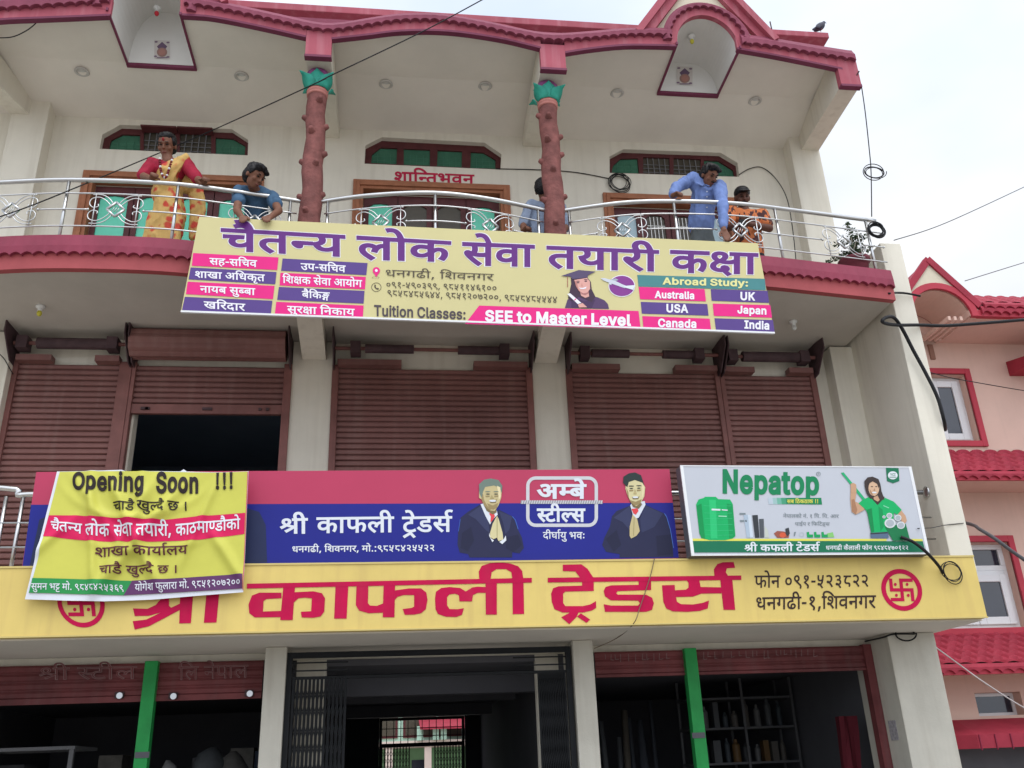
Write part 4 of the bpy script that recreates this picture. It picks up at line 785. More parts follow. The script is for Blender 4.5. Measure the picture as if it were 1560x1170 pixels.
# ---- rolling shutters of the first floor
def shutter(x0, x1, z0, z1, Y=9.46, box=False, bar=False, g=(.055, .055), shaft='two', zb=None):
    m_ = MB(); p = .064; xa, xb = x0 + g[0], x1 - g[1]
    n = int((z1 - z0) / p)
    prof = []
    for i in range(n):
        zz = z1 - (i + 1) * p
        prof += [(Y + .010, zz), (Y - .006, zz + .004), (Y - .017, zz + .011), (Y - .019, zz + .038), (Y - .012, zz + .051), (Y + .006, zz + .055), (Y + .011, zz + .059)]
    m_.loft([[(xa, y, z) for y, z in prof], [(xb, y, z) for y, z in prof]], closed=False, caps=False)
    sh = m_.build('rolling_shutter', MAROON, B)
    for gx0, gx1 in ((x0, xa + .01), (xb - .01, x1)):
        gm = MB(); gm.box(gx0, gx1, Y - .05, Y + .035, 3.2, z1 + .02); gm.build('guide_rail', MAROONF, sh, bevel=.004)
    for xx in (x0 + .012, x1 - .022):
        bmm = MB(); bmm.prism([(xx, WALL - .005, z1 - .06), (xx, 9.30, z1 - .04), (xx, 9.06, z1 + .20), (xx, 9.06, z1 + .32), (xx, WALL - .005, z1 + .36)], (.012, 0, 0)); bmm.build('bracket', DARKIRON, sh)
    if box:
        rm = MB(); nn = 40
        pts = []
        for i in range(nn):
            a = 2 * math.pi * i / nn; rr = .17 + .007 * math.cos(a * 10)
            pts.append((9.27 + rr * math.cos(a), z1 + .17 + rr * math.sin(a)))
        rm.loft([[(xa - .02, y, z) for y, z in pts], [(xb + .02, y, z) for y, z in pts]]); rm.build('rolled_curtain', MAROON, sh)
    else:
        sm = MB(); yy, zz = 9.30, z1 + .17
        sm.tube([(x0 + .03, yy, zz), (x1 - .03, yy, zz)], .022, 8); sm.build('shaft', MAROONF, sh)
        w = x1 - x0
        dm = MB()
        if shaft == 'two':
            for u0, u1 in ((.16, .40), (.62, .84)):
                dm.tube([(lerp(x0, x1, u0), yy, zz), (lerp(x0, x1, u1), yy, zz)], .05, 12)
        else:
            dm.tube([(lerp(x0, x1, .22), yy, zz), (lerp(x0, x1, .80), yy, zz)], .062, 12)
        dm.build('spring_drum', DARKIRON, sh)
        for u in (.12, .86):
            xx = lerp(x0, x1, u); MB().box(xx - .07, xx + .04, yy - .075, yy + .07, zz - .08, zz + .06).build('drum_plate', DARKIRON, sh)
        for a_, b_ in ((xa, lerp(x0, x1, .34)), (lerp(x0, x1, .70), xb)): MB().box(a_, b_, 9.33, 9.45, z1 - .01, z1 + .055).build('curtain_lip', MAROON, sh)
    if bar:
        bm_ = MB(); bm_.box(xa, xb, Y - .03, Y + .02, z0 - .10, z0 + .008); bb = bm_.build('bottom_bar', MAROONF, sh, bevel=.004)
        hm = MB()
        for u, w in ((.07, .09), (.10, .03), (.47, .10), (.84, .03), (.89, .03)):
            xx = lerp(xa, xb, u); hm.box(xx, xx + w, Y - .05, Y - .031, z0 - .062, z0 - .035)
        hm.build('handle', DARKIRON, bb)
    return sh
X = lambda px, py: at(px, py, 9.42).x
shutter(X(20, 545), X(203, 548), 3.25, ztopS, g=(.06, .12), shaft='one')
shutter(X(203, 548) + .004, X(446, 548), at(320, 618, 9.45).z, ztopS, box=True, bar=True, g=(.03, .075))
shutter(X(507, 548), X(810, 552), 3.25, ztopS, g=(.06, .06))
shutter(X(861, 553), X(1094, 560), 3.25, ztopS - .01, g=(.06, .045))
shutter(X(1094, 560) + .004, X(1241, 566), 3.25, ztopS - .02, g=(.045, .06), shaft='one')

# ---- second floor wall with its transom windows and doors
def zx(pts, Y): return [(p.x, p.z) for p in (at(x, y, Y) for x, y in pts)]
def zc3(o, sc, pts): return [(o[0] + x / sc, o[1] + y / sc) for x, y in pts]
WIN = []
WIN.append((zc3((0, 0), 3, [(455, 680), (468, 615), (550, 570), (1060, 590), (1135, 640), (1132, 710)]),
            [(zc3((0, 0), 3, [(495, 684), (508, 640), (560, 614), (640, 617), (640, 690)]), GREENDARK), (zc3((0, 0), 3, [(657, 690), (657, 600), (800, 605), (800, 697)]), 0),
             (zc3((0, 0), 3, [(822, 698), (822, 606), (965, 612), (965, 703)]), 0), (zc3((0, 0), 3, [(985, 704), (985, 628), (1065, 634), (1122, 667), (1118, 709)]), GREENDARK)]))
WIN.append((zc3((520, 0), 3, [(105, 748), (110, 665), (185, 627), (655, 652), (732, 705), (728, 775)]),
            [(zc3((520, 0), 3, [(135, 745), (140, 705), (180, 674), (255, 677), (252, 751)]), GREENDARK), (zc3((520, 0), 3, [(285, 679), (405, 684), (405, 758), (285, 753)][::-1]), GREENDARK),
             (zc3((520, 0), 3, [(440, 686), (552, 691), (550, 765), (437, 760)][::-1]), GREENDARK), (zc3((520, 0), 3, [(590, 768), (592, 694), (650, 697), (705, 730), (705, 772)]), GREENDARK)]))
s4 = 1 / .2436
WIN.append((zc3((880, 220), s4, [(200, 178), (200, 75), (285, 30), (895, 52), (1000, 115), (1012, 203)]),
            [(zc3((880, 220), s4, [(212, 176), (222, 132), (268, 90), (375, 87), (385, 182)]), GREENDARK), (zc3((880, 220), s4, [(410, 183), (410, 80), (575, 84), (575, 188)]), 0),
             (zc3((880, 220), s4, [(600, 189), (600, 86), (770, 92), (770, 194)]), 0), (zc3((880, 220), s4, [(790, 196), (790, 98), (880, 102), (972, 160), (982, 202)]), GREENDARK)]))
DOORS = [(131, 262, 400, 275), (541, 275, 774, 288), (920, 296, 1118, 306)]
holes = [zx(w[0], WALL) for w in WIN]
dd = []
for (xa, ya, xb, yb_) in DOORS:
    a, b = at(xa, ya, WALL), at(xb, yb_, WALL); zt = (a.z + b.z) / 2
    dd.append((a.x, b.x, zt)); holes.append([(a.x, ZFL), (b.x, ZFL), (b.x, zt), (a.x, zt)])
mb = MB()
sheet_with_holes(mb, WALL, [(XL, ZFL - .02), (5.42, ZFL - .02), (5.42, 9.22), (XL, 9.22)], holes, .14)
mb.build('second_floor_wall', CREAM, B)
GRILLE = mat('window_grille', (.16, .16, .17), .5, var=.1)
for wi, (outer, panes) in enumerate(WIN):
    fm = MB(); q = zx(outer, WALL)
    sheet_with_holes(fm, WALL + .075, q, [zx(p, WALL + .075) for p, c in panes], .03)
    fr = fm.build('transom_window', DOORWOOD, B)
    for p, c in panes:
        pm_ = MB(); pts = zx(p, WALL + .075)
        tri = tessellate_polygon([[Vector((x, z, 0)) for x, z in pts]])
        pm_.add([(x, WALL + .10, z) for x, z in pts], [list(t) for t in tri])
        pm_.build('pane', c if c else GLASSDARK, fr)  # open panes get a dark sheet in place of the unlit room
        gm = MB(); xs = [x for x, z in pts]; zs = [z for x, z in pts]
        x0, x1, z0, z1 = min(xs), max(xs), min(zs), max(zs)
        if c:
            gm2 = MB()
            for i in range(1, 4):
                xx = lerp(x0, x1, i / 4); gm2.box(xx - .003, xx + .003, WALL + .094, WALL + .098, z0, z0 + (z1 - z0) * .68)
            for i in range(1, 3):
                zz = lerp(z0, z1, i / 4); gm2.box(x0 + .02, x1 - .02, WALL + .0985, WALL + .0995, zz - .003, zz + .003)
            gm2.build('grille', mat('green_grille', (.05, .17, .11), .4), fr)
        else:
            for i in range(1, 5):
                xx = lerp(x0, x1, i / 5); gm.box(xx - .005, xx + .005, WALL + .070, WALL + .078, z0, z1 - .02)
            for i in range(0, 3):
                zz = lerp(z0 + .03, z1, i / 4); gm.box(x0, x1, WALL + .080, WALL + .086, zz - .004, zz + .004)
            gm.build('grille', GRILLE, fr)
            if wi == 0:
                sm = MB(); zt = z1 - .02
                sm.hexa([(x0 - .01, WALL - .05, zt + .0), (x1 + .01, WALL - .05, zt + .0), (x1 + .01, WALL + .07, zt - .01), (x0 - .01, WALL + .07, zt - .01)],
                        [(x0 - .01, WALL - .05, zt + .022), (x1 + .01, WALL - .05, zt + .022), (x1 + .01, WALL + .07, zt + .015), (x0 - .01, WALL + .07, zt + .015)])
                sm.build('open_sash', DOORWOOD, fr, bevel=.004)
# doors
def door(x0, x1, zt, kinds):
    sm = MB(); w = .125
    for k, (i0, i1, yy) in enumerate(((0, .045, .035), (.04, .085, .05), (.08, .125, .025))):   # moulded surround in three steps
        sm.box(x0 - .02 + i0, x0 - .02 + i1, WALL - yy, WALL + .10, ZFL, zt + .02 - i0)
        sm.box(x1 + .02 - i1, x1 + .02 - i0, WALL - yy, WALL + .10, ZFL, zt + .02 - i0)
        sm.box(x0 - .02 + i1, x1 + .02 - i1, WALL - yy, WALL + .10, zt + .02 - i1, zt + .02 - i0)
    d = sm.build('door', WOODOR, B, bevel=.004)
    xa, xb, zd = x0 + .105, x1 - .105, zt - .105
    fm = MB(); fm.box(xa, xb, WALL + .12, WALL + .135, ZFL, zd); fm.build('door_backing', DOORWOOD, d)
    n = len(kinds); lw = (xb - xa) / n
    for i, kind in enumerate(kinds):
        a, b = xa + i * lw + .006, xa + (i + 1) * lw - .006
        st = .062
        top = zd - (.17 if kind in ('arch', 'green') else .14)
        hol = [(a + st, 7.0 - .28), (b - st, 6.72)]
        up_ = [(a + st, 6.74), (b - st, 6.74)] + [(b - st, top - .02), (lerp(a, b, .7), top + .02), (lerp(a, b, .5), top + .03), (lerp(a, b, .3), top + .02), (a + st, top - .02)]
        lo_ = [(a + st, 6.46), (b - st, 6.46), (b - st, 6.64), (lerp(a, b, .5), 6.665), (a + st, 6.64)]
        lm = MB(); sheet_with_holes(lm, WALL + .085, [(a, ZFL), (b, ZFL), (b, zd - .02), (a, zd - .02)], [up_, lo_], .03)
        lf = lm.build('door_leaf', DOORWOOD, d)
        gl = {'green': GREENGLASS, 'arch': GLASSDARK, 'blue': BLUEGLASS, 'grille': GLASSDARK}[kind]
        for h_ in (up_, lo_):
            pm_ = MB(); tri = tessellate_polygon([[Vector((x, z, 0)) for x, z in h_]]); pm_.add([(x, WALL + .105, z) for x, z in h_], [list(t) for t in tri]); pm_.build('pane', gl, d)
        if kind == 'grille':
            gm = MB()
            for u in (.2, .4, .6, .8): xx = lerp(a + st, b - st, u); gm.box(xx - .005, xx + .005, WALL + .088, WALL + .094, 6.74, top)
            for u in (.1, .22, .5, .62, .9): zz = lerp(6.74, top, u); gm.box(a + st, b - st, WALL + .095, WALL + .101, zz - .005, zz + .005)
            gm.build('grille', LAMPW, d)
        hm = MB(); hm.tube([(a + .03, WALL + .06, 7.22), (a + .03, WALL + .06, 7.30)], .008, 6); hm.build('door_handle', STEEL, d)
    return d
door(*dd[0], ['green'] * 4)
door(*dd[1], ['green', 'arch', 'arch', 'green'])
door(*dd[2], ['blue', 'grille', 'grille', 'blue'])

# painted house name
pr = Print(WALL); pr.text('शान्तिभवन', (600, 262, 279, 722, 267, 281), mat('red_wall_lettering', (.45, .012, .055), .5), 3, bold=22)
pr.build('painted_house_name', B)

# ---- roof: soffit, vaults, beams, fascia, tiles, gable
RY = 7.90
zcf = lambda y: 9.30 + (9.10 - 9.30) * max(0, y - 8.75) / (WALL - 8.75)
vx = []
for pl, pr_, ql, qr in (((168, 22), (274, 20), (197, 97), (296, 101)), ((1031, 69), (1123, 73), (1004, 139), (1094, 143))):
    vx.append(((atz(*pl, 9.3).x + atz(*ql, 9.3).x) / 2, (atz(*pr_, 9.3).x + atz(*qr, 9.3).x) / 2))
VY = 8.70
mb = MB(); t_ = .04
xs = [-5.9, vx[0][0], vx[0][1], vx[1][0], vx[1][1], 5.36]
for i in (0, 2, 4): mb.box(xs[i], xs[i + 1], RY + .05, VY, 9.30, 9.30 + t_)
mb.hexa([(-5.9, VY, 9.30), (5.36, VY, 9.30), (5.40, WALL + .1, 9.10), (-5.9, WALL + .1, 9.10)], [(-5.9, VY, 9.34), (5.36, VY, 9.34), (5.40, WALL + .1, 9.14), (-5.9, WALL + .1, 9.14)])
mb.build('roof_soffit', CEIL, B)
VAULTIN = mat('vault_white_plaster', (.66, .65, .62), .85, var=.03)
TRIM = mat('plum_trim_paint', (.17, .035, .075), .55, var=.1)
for (xa, xb), ah in zip(vx, (.78, .46)):
    xc, hw = (xa + xb) / 2, (xb - xa) / 2
    arc = [(xc + hw * math.copysign(abs(math.cos(a)) ** .75, math.cos(a)), 9.30 + ah * math.sin(a) ** .85) for a in [math.pi * i / 24 for i in range(25)]]
    mb = MB()
    mb.loft([[(x, RY, z) for x, z in arc], [(x, VY, z) for x, z in arc]], closed=False, caps=False)
    mb.add([(x, VY - .002, z) for x, z in arc], [list(range(25))])
    v = mb.build('vault', VAULTIN, B, recalc=False)
    tm = MB(); tm.box(xa - .022, xa, RY - .02, VY, 9.272, 9.31).box(xb, xb + .022, RY - .02, VY, 9.272, 9.31).box(xa - .022, xb + .022, VY, VY + .05, 9.265, 9.31)
    tm.build('vault_trim', TRIM, v)
# beams
bx = [(-1.061, -.794), (1.535, 1.811)]
for xa, xb in bx:
    mb = MB(); mb.hexa([(xa, RY + .07, 8.83), (xb, RY + .07, 8.83), (xb, WALL + .02, 8.98), (xa, WALL + .02, 8.98)], [(xa, RY + .07, 9.31), (xb, RY + .07, 9.31), (xb, WALL + .02, 9.12), (xa, WALL + .02, 9.12)])
    mb.build('roof_beam', CREAM, B)
e0, e1 = at(1284, 134, RY).x, at(1313, 138, RY).x
mb = MB(); mb.hexa([(e0, RY + .07, 8.83), (e1, RY + .07, 8.83), (at(1248, 228, PF).x, PF + .1, 8.98), (at(1221, 226, PF).x, PF + .1, 8.98)], [(e0, RY + .07, 9.33), (e1, RY + .07, 9.33), (at(1248, 228, PF).x, PF + .1, 9.2), (at(1221, 226, PF).x, PF + .1, 9.2)])
mb.build('roof_beam', CREAM, B)
mb = MB(); xw0, xw1 = at(14, 190, PF).x, at(30, 190, PF).x
mb.hexa([(xw0 - .35, RY + .07, 8.83), (xw1 - .2, RY + .07, 8.83), (xw1 + .1, PF + .1, 8.98), (xw0, PF + .1, 8.98)], [(xw0 - .35, RY + .07, 9.33), (xw1 - .2, RY + .07, 9.33), (xw1 + .1, PF + .1, 9.2), (xw0, PF + .1, 9.2)])
mb.build('roof_beam', CREAM, B)
# fascia band with arched lower edge
def xzs(pts, Y): return [(at(x, y, Y).x, at(x, y, Y).z) for x, y in pts]
low = [[(-60, 38), (0, 29), (70, 26), (168, 22)],
       [(274, 19), (330, 26), (400, 40), (466, 55)], [(505, 58), (560, 52), (600, 47), (650, 45), (700, 48), (760, 57), (800, 66), (824, 72)],
       [(861, 79), (900, 73), (950, 68), (1000, 68), (1031, 69)], [(1123, 73), (1180, 83), (1240, 95), (1283, 104)]]
fb = None
for seg in low:
    q = [(p.x, min(p.z, 9.296)) for p in smoothpath([(x, 0, z) for x, z in xzs(seg, RY)], 4)]
    FB = MB(); FB.loft([[(x, RY, z), (x, RY, z + .21), (x, RY + .045, z + .21), (x, RY + .045, z)] for x, z in q])
    fb_ = FB.build('roof_fascia', ROOFPINK, B); fb = fb or fb_
for (xa, xb), (u, w) in zip(bx, (((466, 55), (505, 58)), ((824, 72), (861, 79)))):
    MB().box(xa - .005, xb + .005, RY - .004, RY + .075, 8.82, 9.17).build('beam_end_block', ROOFPINK, B)
MB().box(e0 - .01, e1 + .01, RY - .004, RY + .075, 8.82, 9.30).build('beam_end_block', ROOFPINK, B)
# darker lower lip of the band
for seg in low:
    LB = MB(); q = [(p.x, min(p.z, 9.296)) for p in smoothpath([(x, 0, z) for x, z in xzs(seg, RY)], 4)]
    LB.loft([[(x, RY - .006, z - .022), (x, RY - .006, z + .006), (x, RY + .06, z + .006), (x, RY + .06, z - .022)] for x, z in q]); LB.build('fascia_lip', TRIM, fb)
for xa, xb in bx + [(e0, e1)]: MB().box(xa - .012, xb + .012, RY - .012, RY + .06, 8.80, 8.83).build('fascia_lip', TRIM, fb)
# tile courses
def course(line, top, h=None, pitch=.108):
    q = smoothpath([(x, 0, z) for x, z in xzs(line, RY - .05)], 6)
    path = [(p.x, RY - .05, p.z) for p in q]
    tt = xzs(top, RY)
    hs = sum(interp(tt, p.x) - p.z for p in q) / len(q)
    scallop(path, [(0, 0, 1)] * len(path), max(.06, hs), .1, pitch, .032, ROOFMAUVE, 'tile_course', fb, back=.13, slope=.05)
course([(-60, 18), (0, 10), (80, 4), (166, -2)], [(-60, -2), (0, -8), (166, -22)])
course([(280, 1), (350, 13), (420, 28), (480, 41), (515, 42), (560, 35), (600, 29), (640, 27), (680, 29), (740, 39), (800, 52), (845, 58), (900, 55), (960, 50), (1024, 50)],
       [(280, -8), (345, 4), (440, 27), (500, 33), (570, 27), (640, 21), (700, 25), (780, 39), (850, 49), (900, 48), (965, 42), (1024, 40)])
course([(1131, 62), (1180, 68), (1240, 78), (1304, 88)], [(1131, 55), (1200, 62), (1260, 67), (1304, 78)])
def arch_course(xc, hw, z0, ah, extra=.10):
    pts = []; no = []
    for i in range(33):
        a = math.pi * (1 - i / 32)
        pts.append((xc + (hw + extra) * math.cos(a), RY - .05, z0 + .03 + (ah + extra - .02) * math.sin(a))); no.append((math.cos(a), 0, math.sin(a)))
    scallop(pts, no, .07, .1, .10, .03, ROOFMAUVE, 'tile_course', fb, back=.13, slope=.03)
    ab = MB(); rings = []
    for i in range(33):
        a = math.pi * (1 - i / 32); c, s_ = math.cos(a), math.sin(a)
        rings.append([(xc + hw * c, RY - .003, z0 + ah * s_), (xc + (hw + extra + .03) * c, RY - .003, z0 + (ah + extra + .03) * s_), (xc + (hw + extra + .03) * c, RY + .06, z0 + (ah + extra + .03) * s_), (xc + hw * c, RY + .06, z0 + ah * s_)])
    ab.loft(rings); ab.build('arch_band', ROOFPINK, fb)
for (xa, xb), ah in zip(vx, (.78, .46)): arch_course((xa + xb) / 2, (xb - xa) / 2, 9.30, ah)
# parapet coping and the wall under it, its mauve standing in for the coping's shade
PY = 8.30
def parapet(p0, p1, th, drop):
    a, b = at(*p0, PY), at(*p1, PY); zt = (a.z + b.z) / 2
    m_ = MB(); m_.box(a.x, b.x, PY, PY + .5, zt - th, zt); c_ = m_.build('parapet_coping', ROOFPINK, B, bevel=.008)
    m_ = MB(); m_.box(a.x + .05, b.x - .05, PY + .30, PY + .45, 9.36, zt - th); m_.build('parapet_wall', mat('parapet_shade_mauve', (.32, .085, .18), .6, var=.12, scale=2, streak=.2), c_)
zt0 = at(520, 5, PY).z
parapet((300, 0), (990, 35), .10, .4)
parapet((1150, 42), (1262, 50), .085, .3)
for a_, b_ in ((-5.8, vx[0][0]), (vx[0][1], vx[1][0]), (vx[1][1], 5.34)): MB().box(a_, b_, RY + .047, RY + .30, 9.345, 9.40).build('roof_edge', ROOFMAUVE, B); MB().box(a_ + .01, b_ - .01, RY + .046, RY + .0495, 9.298, 9.345).build('eave_board', ROOFMAUVE, B)
# gables (one over each vault)
for k, ((xa, xb), ap) in enumerate(zip(vx, ((222, -110), (1060, -68)))):
    xc = (xa + xb) / 2; GY = RY + .02
    hw_ = (at(1178, 47, GY).x - at(962, 38, GY).x) / 2; zb_ = 9.44 if k else 9.5; za = at(1060, -68, GY).z + (.12 if k == 0 else 0)
    m_ = MB(); m_.prism([(xc - hw_ + .1, GY + .02, zb_), (xc + hw_ - .1, GY + .02, zb_), (xc, GY + .02, za - .12)], (0, .10, 0))
    # leave the arch open: the white infill is two haunches either side of it
    inf = MB(); hwv = (xb - xa) / 2 + .12; ah = (.78, .46)[k] + .12
    arc = [(xc + hwv * math.cos(a), 9.30 + ah * math.sin(a)) for a in [math.pi * i / 24 for i in range(25)]]
    outl = [(xc + hw_ - .06, zb_ - .06), (xc, za - .06), (xc - hw_ + .06, zb_ - .06)]
    loop = [(xc - hw_ + .06, zb_ - .06)] + [p for p in arc[::-1] if p[1] > zb_ - .06] + [(xc + hw_ - .06, zb_ - .06), (xc, za - .06)]
    tri = tessellate_polygon([[Vector((x, z, 0)) for x, z in loop]])
    inf.add([(x, GY + .05, z) for x, z in loop], [list(t) for t in tri])
    gb = inf.build('gable', CREAMTRIM, B)
    rk = MB()
    for s_ in (-1, 1):
        a = Vector((xc + s_ * hw_, GY, zb_)); b = Vector((xc, GY, za))
        d = (b - a).normalized(); n_ = Vector((-d.z * -s_, 0, d.x * -s_)); n_ = Vector((s_ * abs(d.z), 0, abs(d.x)))
        for w0, w1, f0 in ((-.17, -.08, -.01), (-.08, .0, -.07)):
            rk.loft([[a + n_ * w0 + Vector((0, f0, 0)), a + n_ * w1 + Vector((0, f0, 0)), a + n_ * w1 + Vector((0, .3, 0)), a + n_ * w0 + Vector((0, .3, 0))],
                     [b + n_ * w0 + Vector((0, f0, 0)), b + n_ * w1 + Vector((0, f0, 0)), b + n_ * w1 + Vector((0, .3, 0)), b + n_ * w0 + Vector((0, .3, 0))]])
    rk.build('rake_moulding', ROOFPINK, gb)
mb = MB(); mb.box(-5.8, 5.34, 8.82, 16, 9.35, 9.42); mb.build('roof_deck', CEIL, B)
# pictures on the vault end walls: small printed tiles with an abstract ornament
for k, (cx_, cy_) in enumerate(((247, 76), (1043, 116))):
    p = Print(VY - .008, eps=.0025); o = (cx_, cy_)
    p.poly([(cx_ - 12, cy_ - 15), (cx_ + 12, cy_ - 14), (cx_ + 12, cy_ + 14), (cx_ - 12, cy_ + 13)], ink(196, 190, 185), 0)
    rim = ink(120, 100, 120)
    for dx, dy in ((-9, -12), (9, -11), (-10, 10), (9, 11)): p.ellipse(cx_ + dx, cy_ + dy, 2.6, 1.4, rim, 1, 8)
    p.poly([(cx_ - 8, cy_ - 5), (cx_, cy_ - 12), (cx_ + 8, cy_ - 5), (cx_ + 5, cy_ - 1), (cx_ - 5, cy_ - 1)], ink(105, 85, 108), 1)
    p.ellipse(cx_, cy_ + 4, 8, 7, ink(150, 118, 110), 2, 16); p.ellipse(cx_, cy_ + 4, 5, 5, ink(165, 120, 110), 3, 12)
    p.line([(cx_ - 8, cy_ + 12), (cx_ + 8, cy_ + 12)], 1.6, rim, 1)
    p.build('ornament_tile', B)
# lamps
LAMPGLASS = mat('lamp_glass', (.56, .55, .52), .3, var=.02)
def downlight(px, py, zc_):
    p = atz(px, py, zc_); m_ = MB()
    m_.lathe([(.035, -.001), (.075, -.001), (.085, -.018), (.070, -.026), (.052, -.018), (.05, -.006)], (p.x, p.y, zc_), 20)
    l = m_.build('ceiling_light', mat('lamp_ring', (.52, .50, .47), .5, var=.03), B, smooth=True)
    g_ = MB(); g_.lathe([(.002, -.010), (.048, -.008), (.050, -.002)], (p.x, p.y, zc_), 16); g_.build('diffuser', LAMPGLASS, l, smooth=True)
for px, py in ((125, 108), (368, 115), (588, 127), (739, 130), (940, 141), (1150, 153)):
    p = at(px, py, 9.0)
    q = p
    for _ in range(20): q = at(px, py, q.y); q = atz(px, py, zcf(q.y))
    downlight(px, py, zcf(q.y))
def bulb(px, py, zc_, col):
    p = atz(px, py, zc_); m_ = MB(); m_.lathe([(.045, 0), (.045, -.02), (.025, -.03), (.022, -.06)], (p.x, p.y, zc_), 14)
    h = m_.build('bulb_holder', LAMPW, B, smooth=True)
    g_ = MB(); g_.ball((p.x, p.y, zc_ - .085), (.026, .026, .034), 8); g_.build('bulb', col, h, smooth=True)
bulb(62, 466, ZB0, mat('yellow_bulb', (.55, .50, .06), .3)); bulb(1208, 489, ZB0, mat('white_bulb', (.6, .6, .58), .3))
bulb(240, 12, 9.88, mat('red_bulb', (.6, .03, .05), .3)); bulb(1053, 55, 9.735, mat('yellow_bulb', (.55, .50, .06), .3))

# ---- tree-trunk columns with lotus capitals
def column(px0, knobs, px_c):
    xc, yc = px0; m_ = MB(); prof = []; r0 = .118
    zs = [6.40 + .11 * i for i in range(20)] + [8.52]
    rings = []
    for i, z in enumerate(zs):
        rr = r0 * (1.0 - .14 * i / len(zs)) * (1 + .03 * math.sin(i * 2.1) + .02 * math.sin(i * 5.3))
        rings.append([(xc + rr * (1 + .04 * math.sin(3 * a + i)) * math.cos(a) + .006 * math.sin(i), yc + rr * math.sin(a), z) for a in [2 * math.pi * k / 20 for k in range(20)]])
    m_.loft(rings)
    for (px, py, side) in knobs:
        z = at(px, py, yc).z
        d = {'L': Vector((-1, -.2, .25)), 'R': Vector((1, -.2, .25)), 'F': Vector((random.uniform(-.35, .35), -1, .2))}[side].normalized()
        if side == 'F':
            dx = at(px, py, yc - .1).x - xc; d = Vector((dx / .11, -1, .2)).normalized()
        a = Vector((xc, yc, z - .03)) + d * .07
        m_.tube([a, a + d * .04, a + d * .072 + Vector((0, 0, .005)), a + d * .082 + Vector((0, 0, .006))], [.056, .036, .027, .018], 9)
    c_ = m_.build('column', TRUNK, B, smooth=True)
    m_ = MB(); m_.lathe([(.098, 8.50), (.112, 8.505), (.115, 8.525), (.104, 8.535), (.116, 8.545), (.118, 8.565), (.106, 8.575), (.121, 8.59), (.124, 8.62), (.10, 8.635)], (xc, yc, 0), 24)
    m_.build('collar_rings', PINKRING, c_, smooth=True)
    m_ = MB(); m_.ball((xc, yc, 8.765), (.140, .140, .105), 10); m_.build('lotus_bud', PURPLE, c_, smooth=True)
    for k in range(8):
        a0 = 2 * math.pi * k / 8 - math.pi / 2; spread = 1.35 if k % 2 else .45
        p_ = MB(); rows = []
        for i in range(7):
            t = i / 6; rad = .105 + spread * .105 * t ** 1.8; z = 8.58 + .19 * math.sin(t * 1.45) * (1 if spread < 1 else .72)
            w = .088 * math.sin(math.pi * min(.98, t * .86 + .2)) ** .8
            c0 = Vector((xc + rad * math.cos(a0), yc + rad * math.sin(a0), z)); tg = Vector((-math.sin(a0), math.cos(a0), 0))
            rows.append([c0 - tg * w + Vector((math.cos(a0), math.sin(a0), 0)) * -.012, c0 + Vector((math.cos(a0), math.sin(a0), 0)) * .012, c0 + tg * w + Vector((math.cos(a0), math.sin(a0), 0)) * -.012])
        vs = [v for r_ in rows for v in r_]; fs = []
        for i in range(6):
            for j in range(2): fs.append([i * 3 + j, i * 3 + j + 1, i * 3 + j + 4, i * 3 + j + 3])
        p_.add(vs, fs); o = p_.build('lotus_petal', TEAL, c_, smooth=True)
        md = o.modifiers.new('thick', 'SOLIDIFY'); md.thickness = .012
column((-.945, 8.2), [(468, 182, 'L'), (487, 160, 'F'), (496, 196, 'R'), (474, 206, 'F'), (494, 237, 'R'), (461, 249, 'L'), (481, 256, 'F'), (490, 299, 'R'), (456, 302, 'L'), (465, 328, 'F')], 0)
column((1.635, 8.2), [(820, 179, 'L'), (836, 185, 'F'), (851, 211, 'R'), (834, 219, 'F'), (855, 238, 'R'), (822, 248, 'L'), (843, 266, 'F'), (858, 302, 'R'), (826, 306, 'L'), (847, 348, 'F')], 0)

# ---- balcony railing
rail = MB(); 
for k, bay in enumerate(BAYS):
    b = bay if k else [p for p in bay if p[0] > -5.3]
    rail.tube([(x, y + .01, ZRAIL - .024) for x, y in b], .0235, 10)
RL = rail.build('balcony_railing', STEEL, B, smooth=True)
POSTS = [107, 272, 443, 500, 663, 818, 866, 1026, 1180, 1318]
PRY = [272, 277, 302, 303, 291, 320, 318, 303, 312, 331]
ORN = [(15, 328), (180, 322), (385, 345), (580, 340), (747, 345), (948, 352), (1121, 346), (1290, 362)]
ornx = [at(px, py, 8.0).x for px, py in ORN]
for px, py in zip(POSTS, PRY):
    x = atz(px, py, ZRAIL).x; y = yb(x) + .01
    m_ = MB(); m_.tube([(x, y, ZFL - .02), (x, y, ZRAIL - .03)], .016, 10); m_.build('post', STEEL, RL, smooth=True)
bars = MB()
for k, bay in enumerate(BAYS):
    xs0, xs1 = bay[0][0], bay[-1][0]
    if k == 0: xs0 = -5.2
    e = (.0 if k == 0 else .10), (.10 if k < 2 else -.02)
    n = 40
    for z in (6.965, 6.59):
        bars.tube([(x, yb(x, k) - .012, z) for x in [lerp(xs0 + e[0], xs1 - e[1], i / n) for i in range(n + 1)]], .0085, 6)
    cuts = sorted([x for x in ornx if xs0 < x < xs1])
    edges = [xs0 + e[0]]
    for c_ in cuts: edges += [c_ - .26, c_ + .26]
    edges.append(xs1 - e[1])
    for i in range(0, len(edges), 2):
        a, b_ = edges[i], edges[i + 1]
        if b_ - a > .05:
            bars.tube([(x, yb(x, k) - .012, 6.78) for x in [lerp(a, b_, j / 12) for j in range(13)]], .0085, 6)
            for q in (a, b_): bars.ball((q, yb(q, k) - .012, 6.78), .014, 5)
bars.build('rail_bars', STEEL, RL, smooth=True)
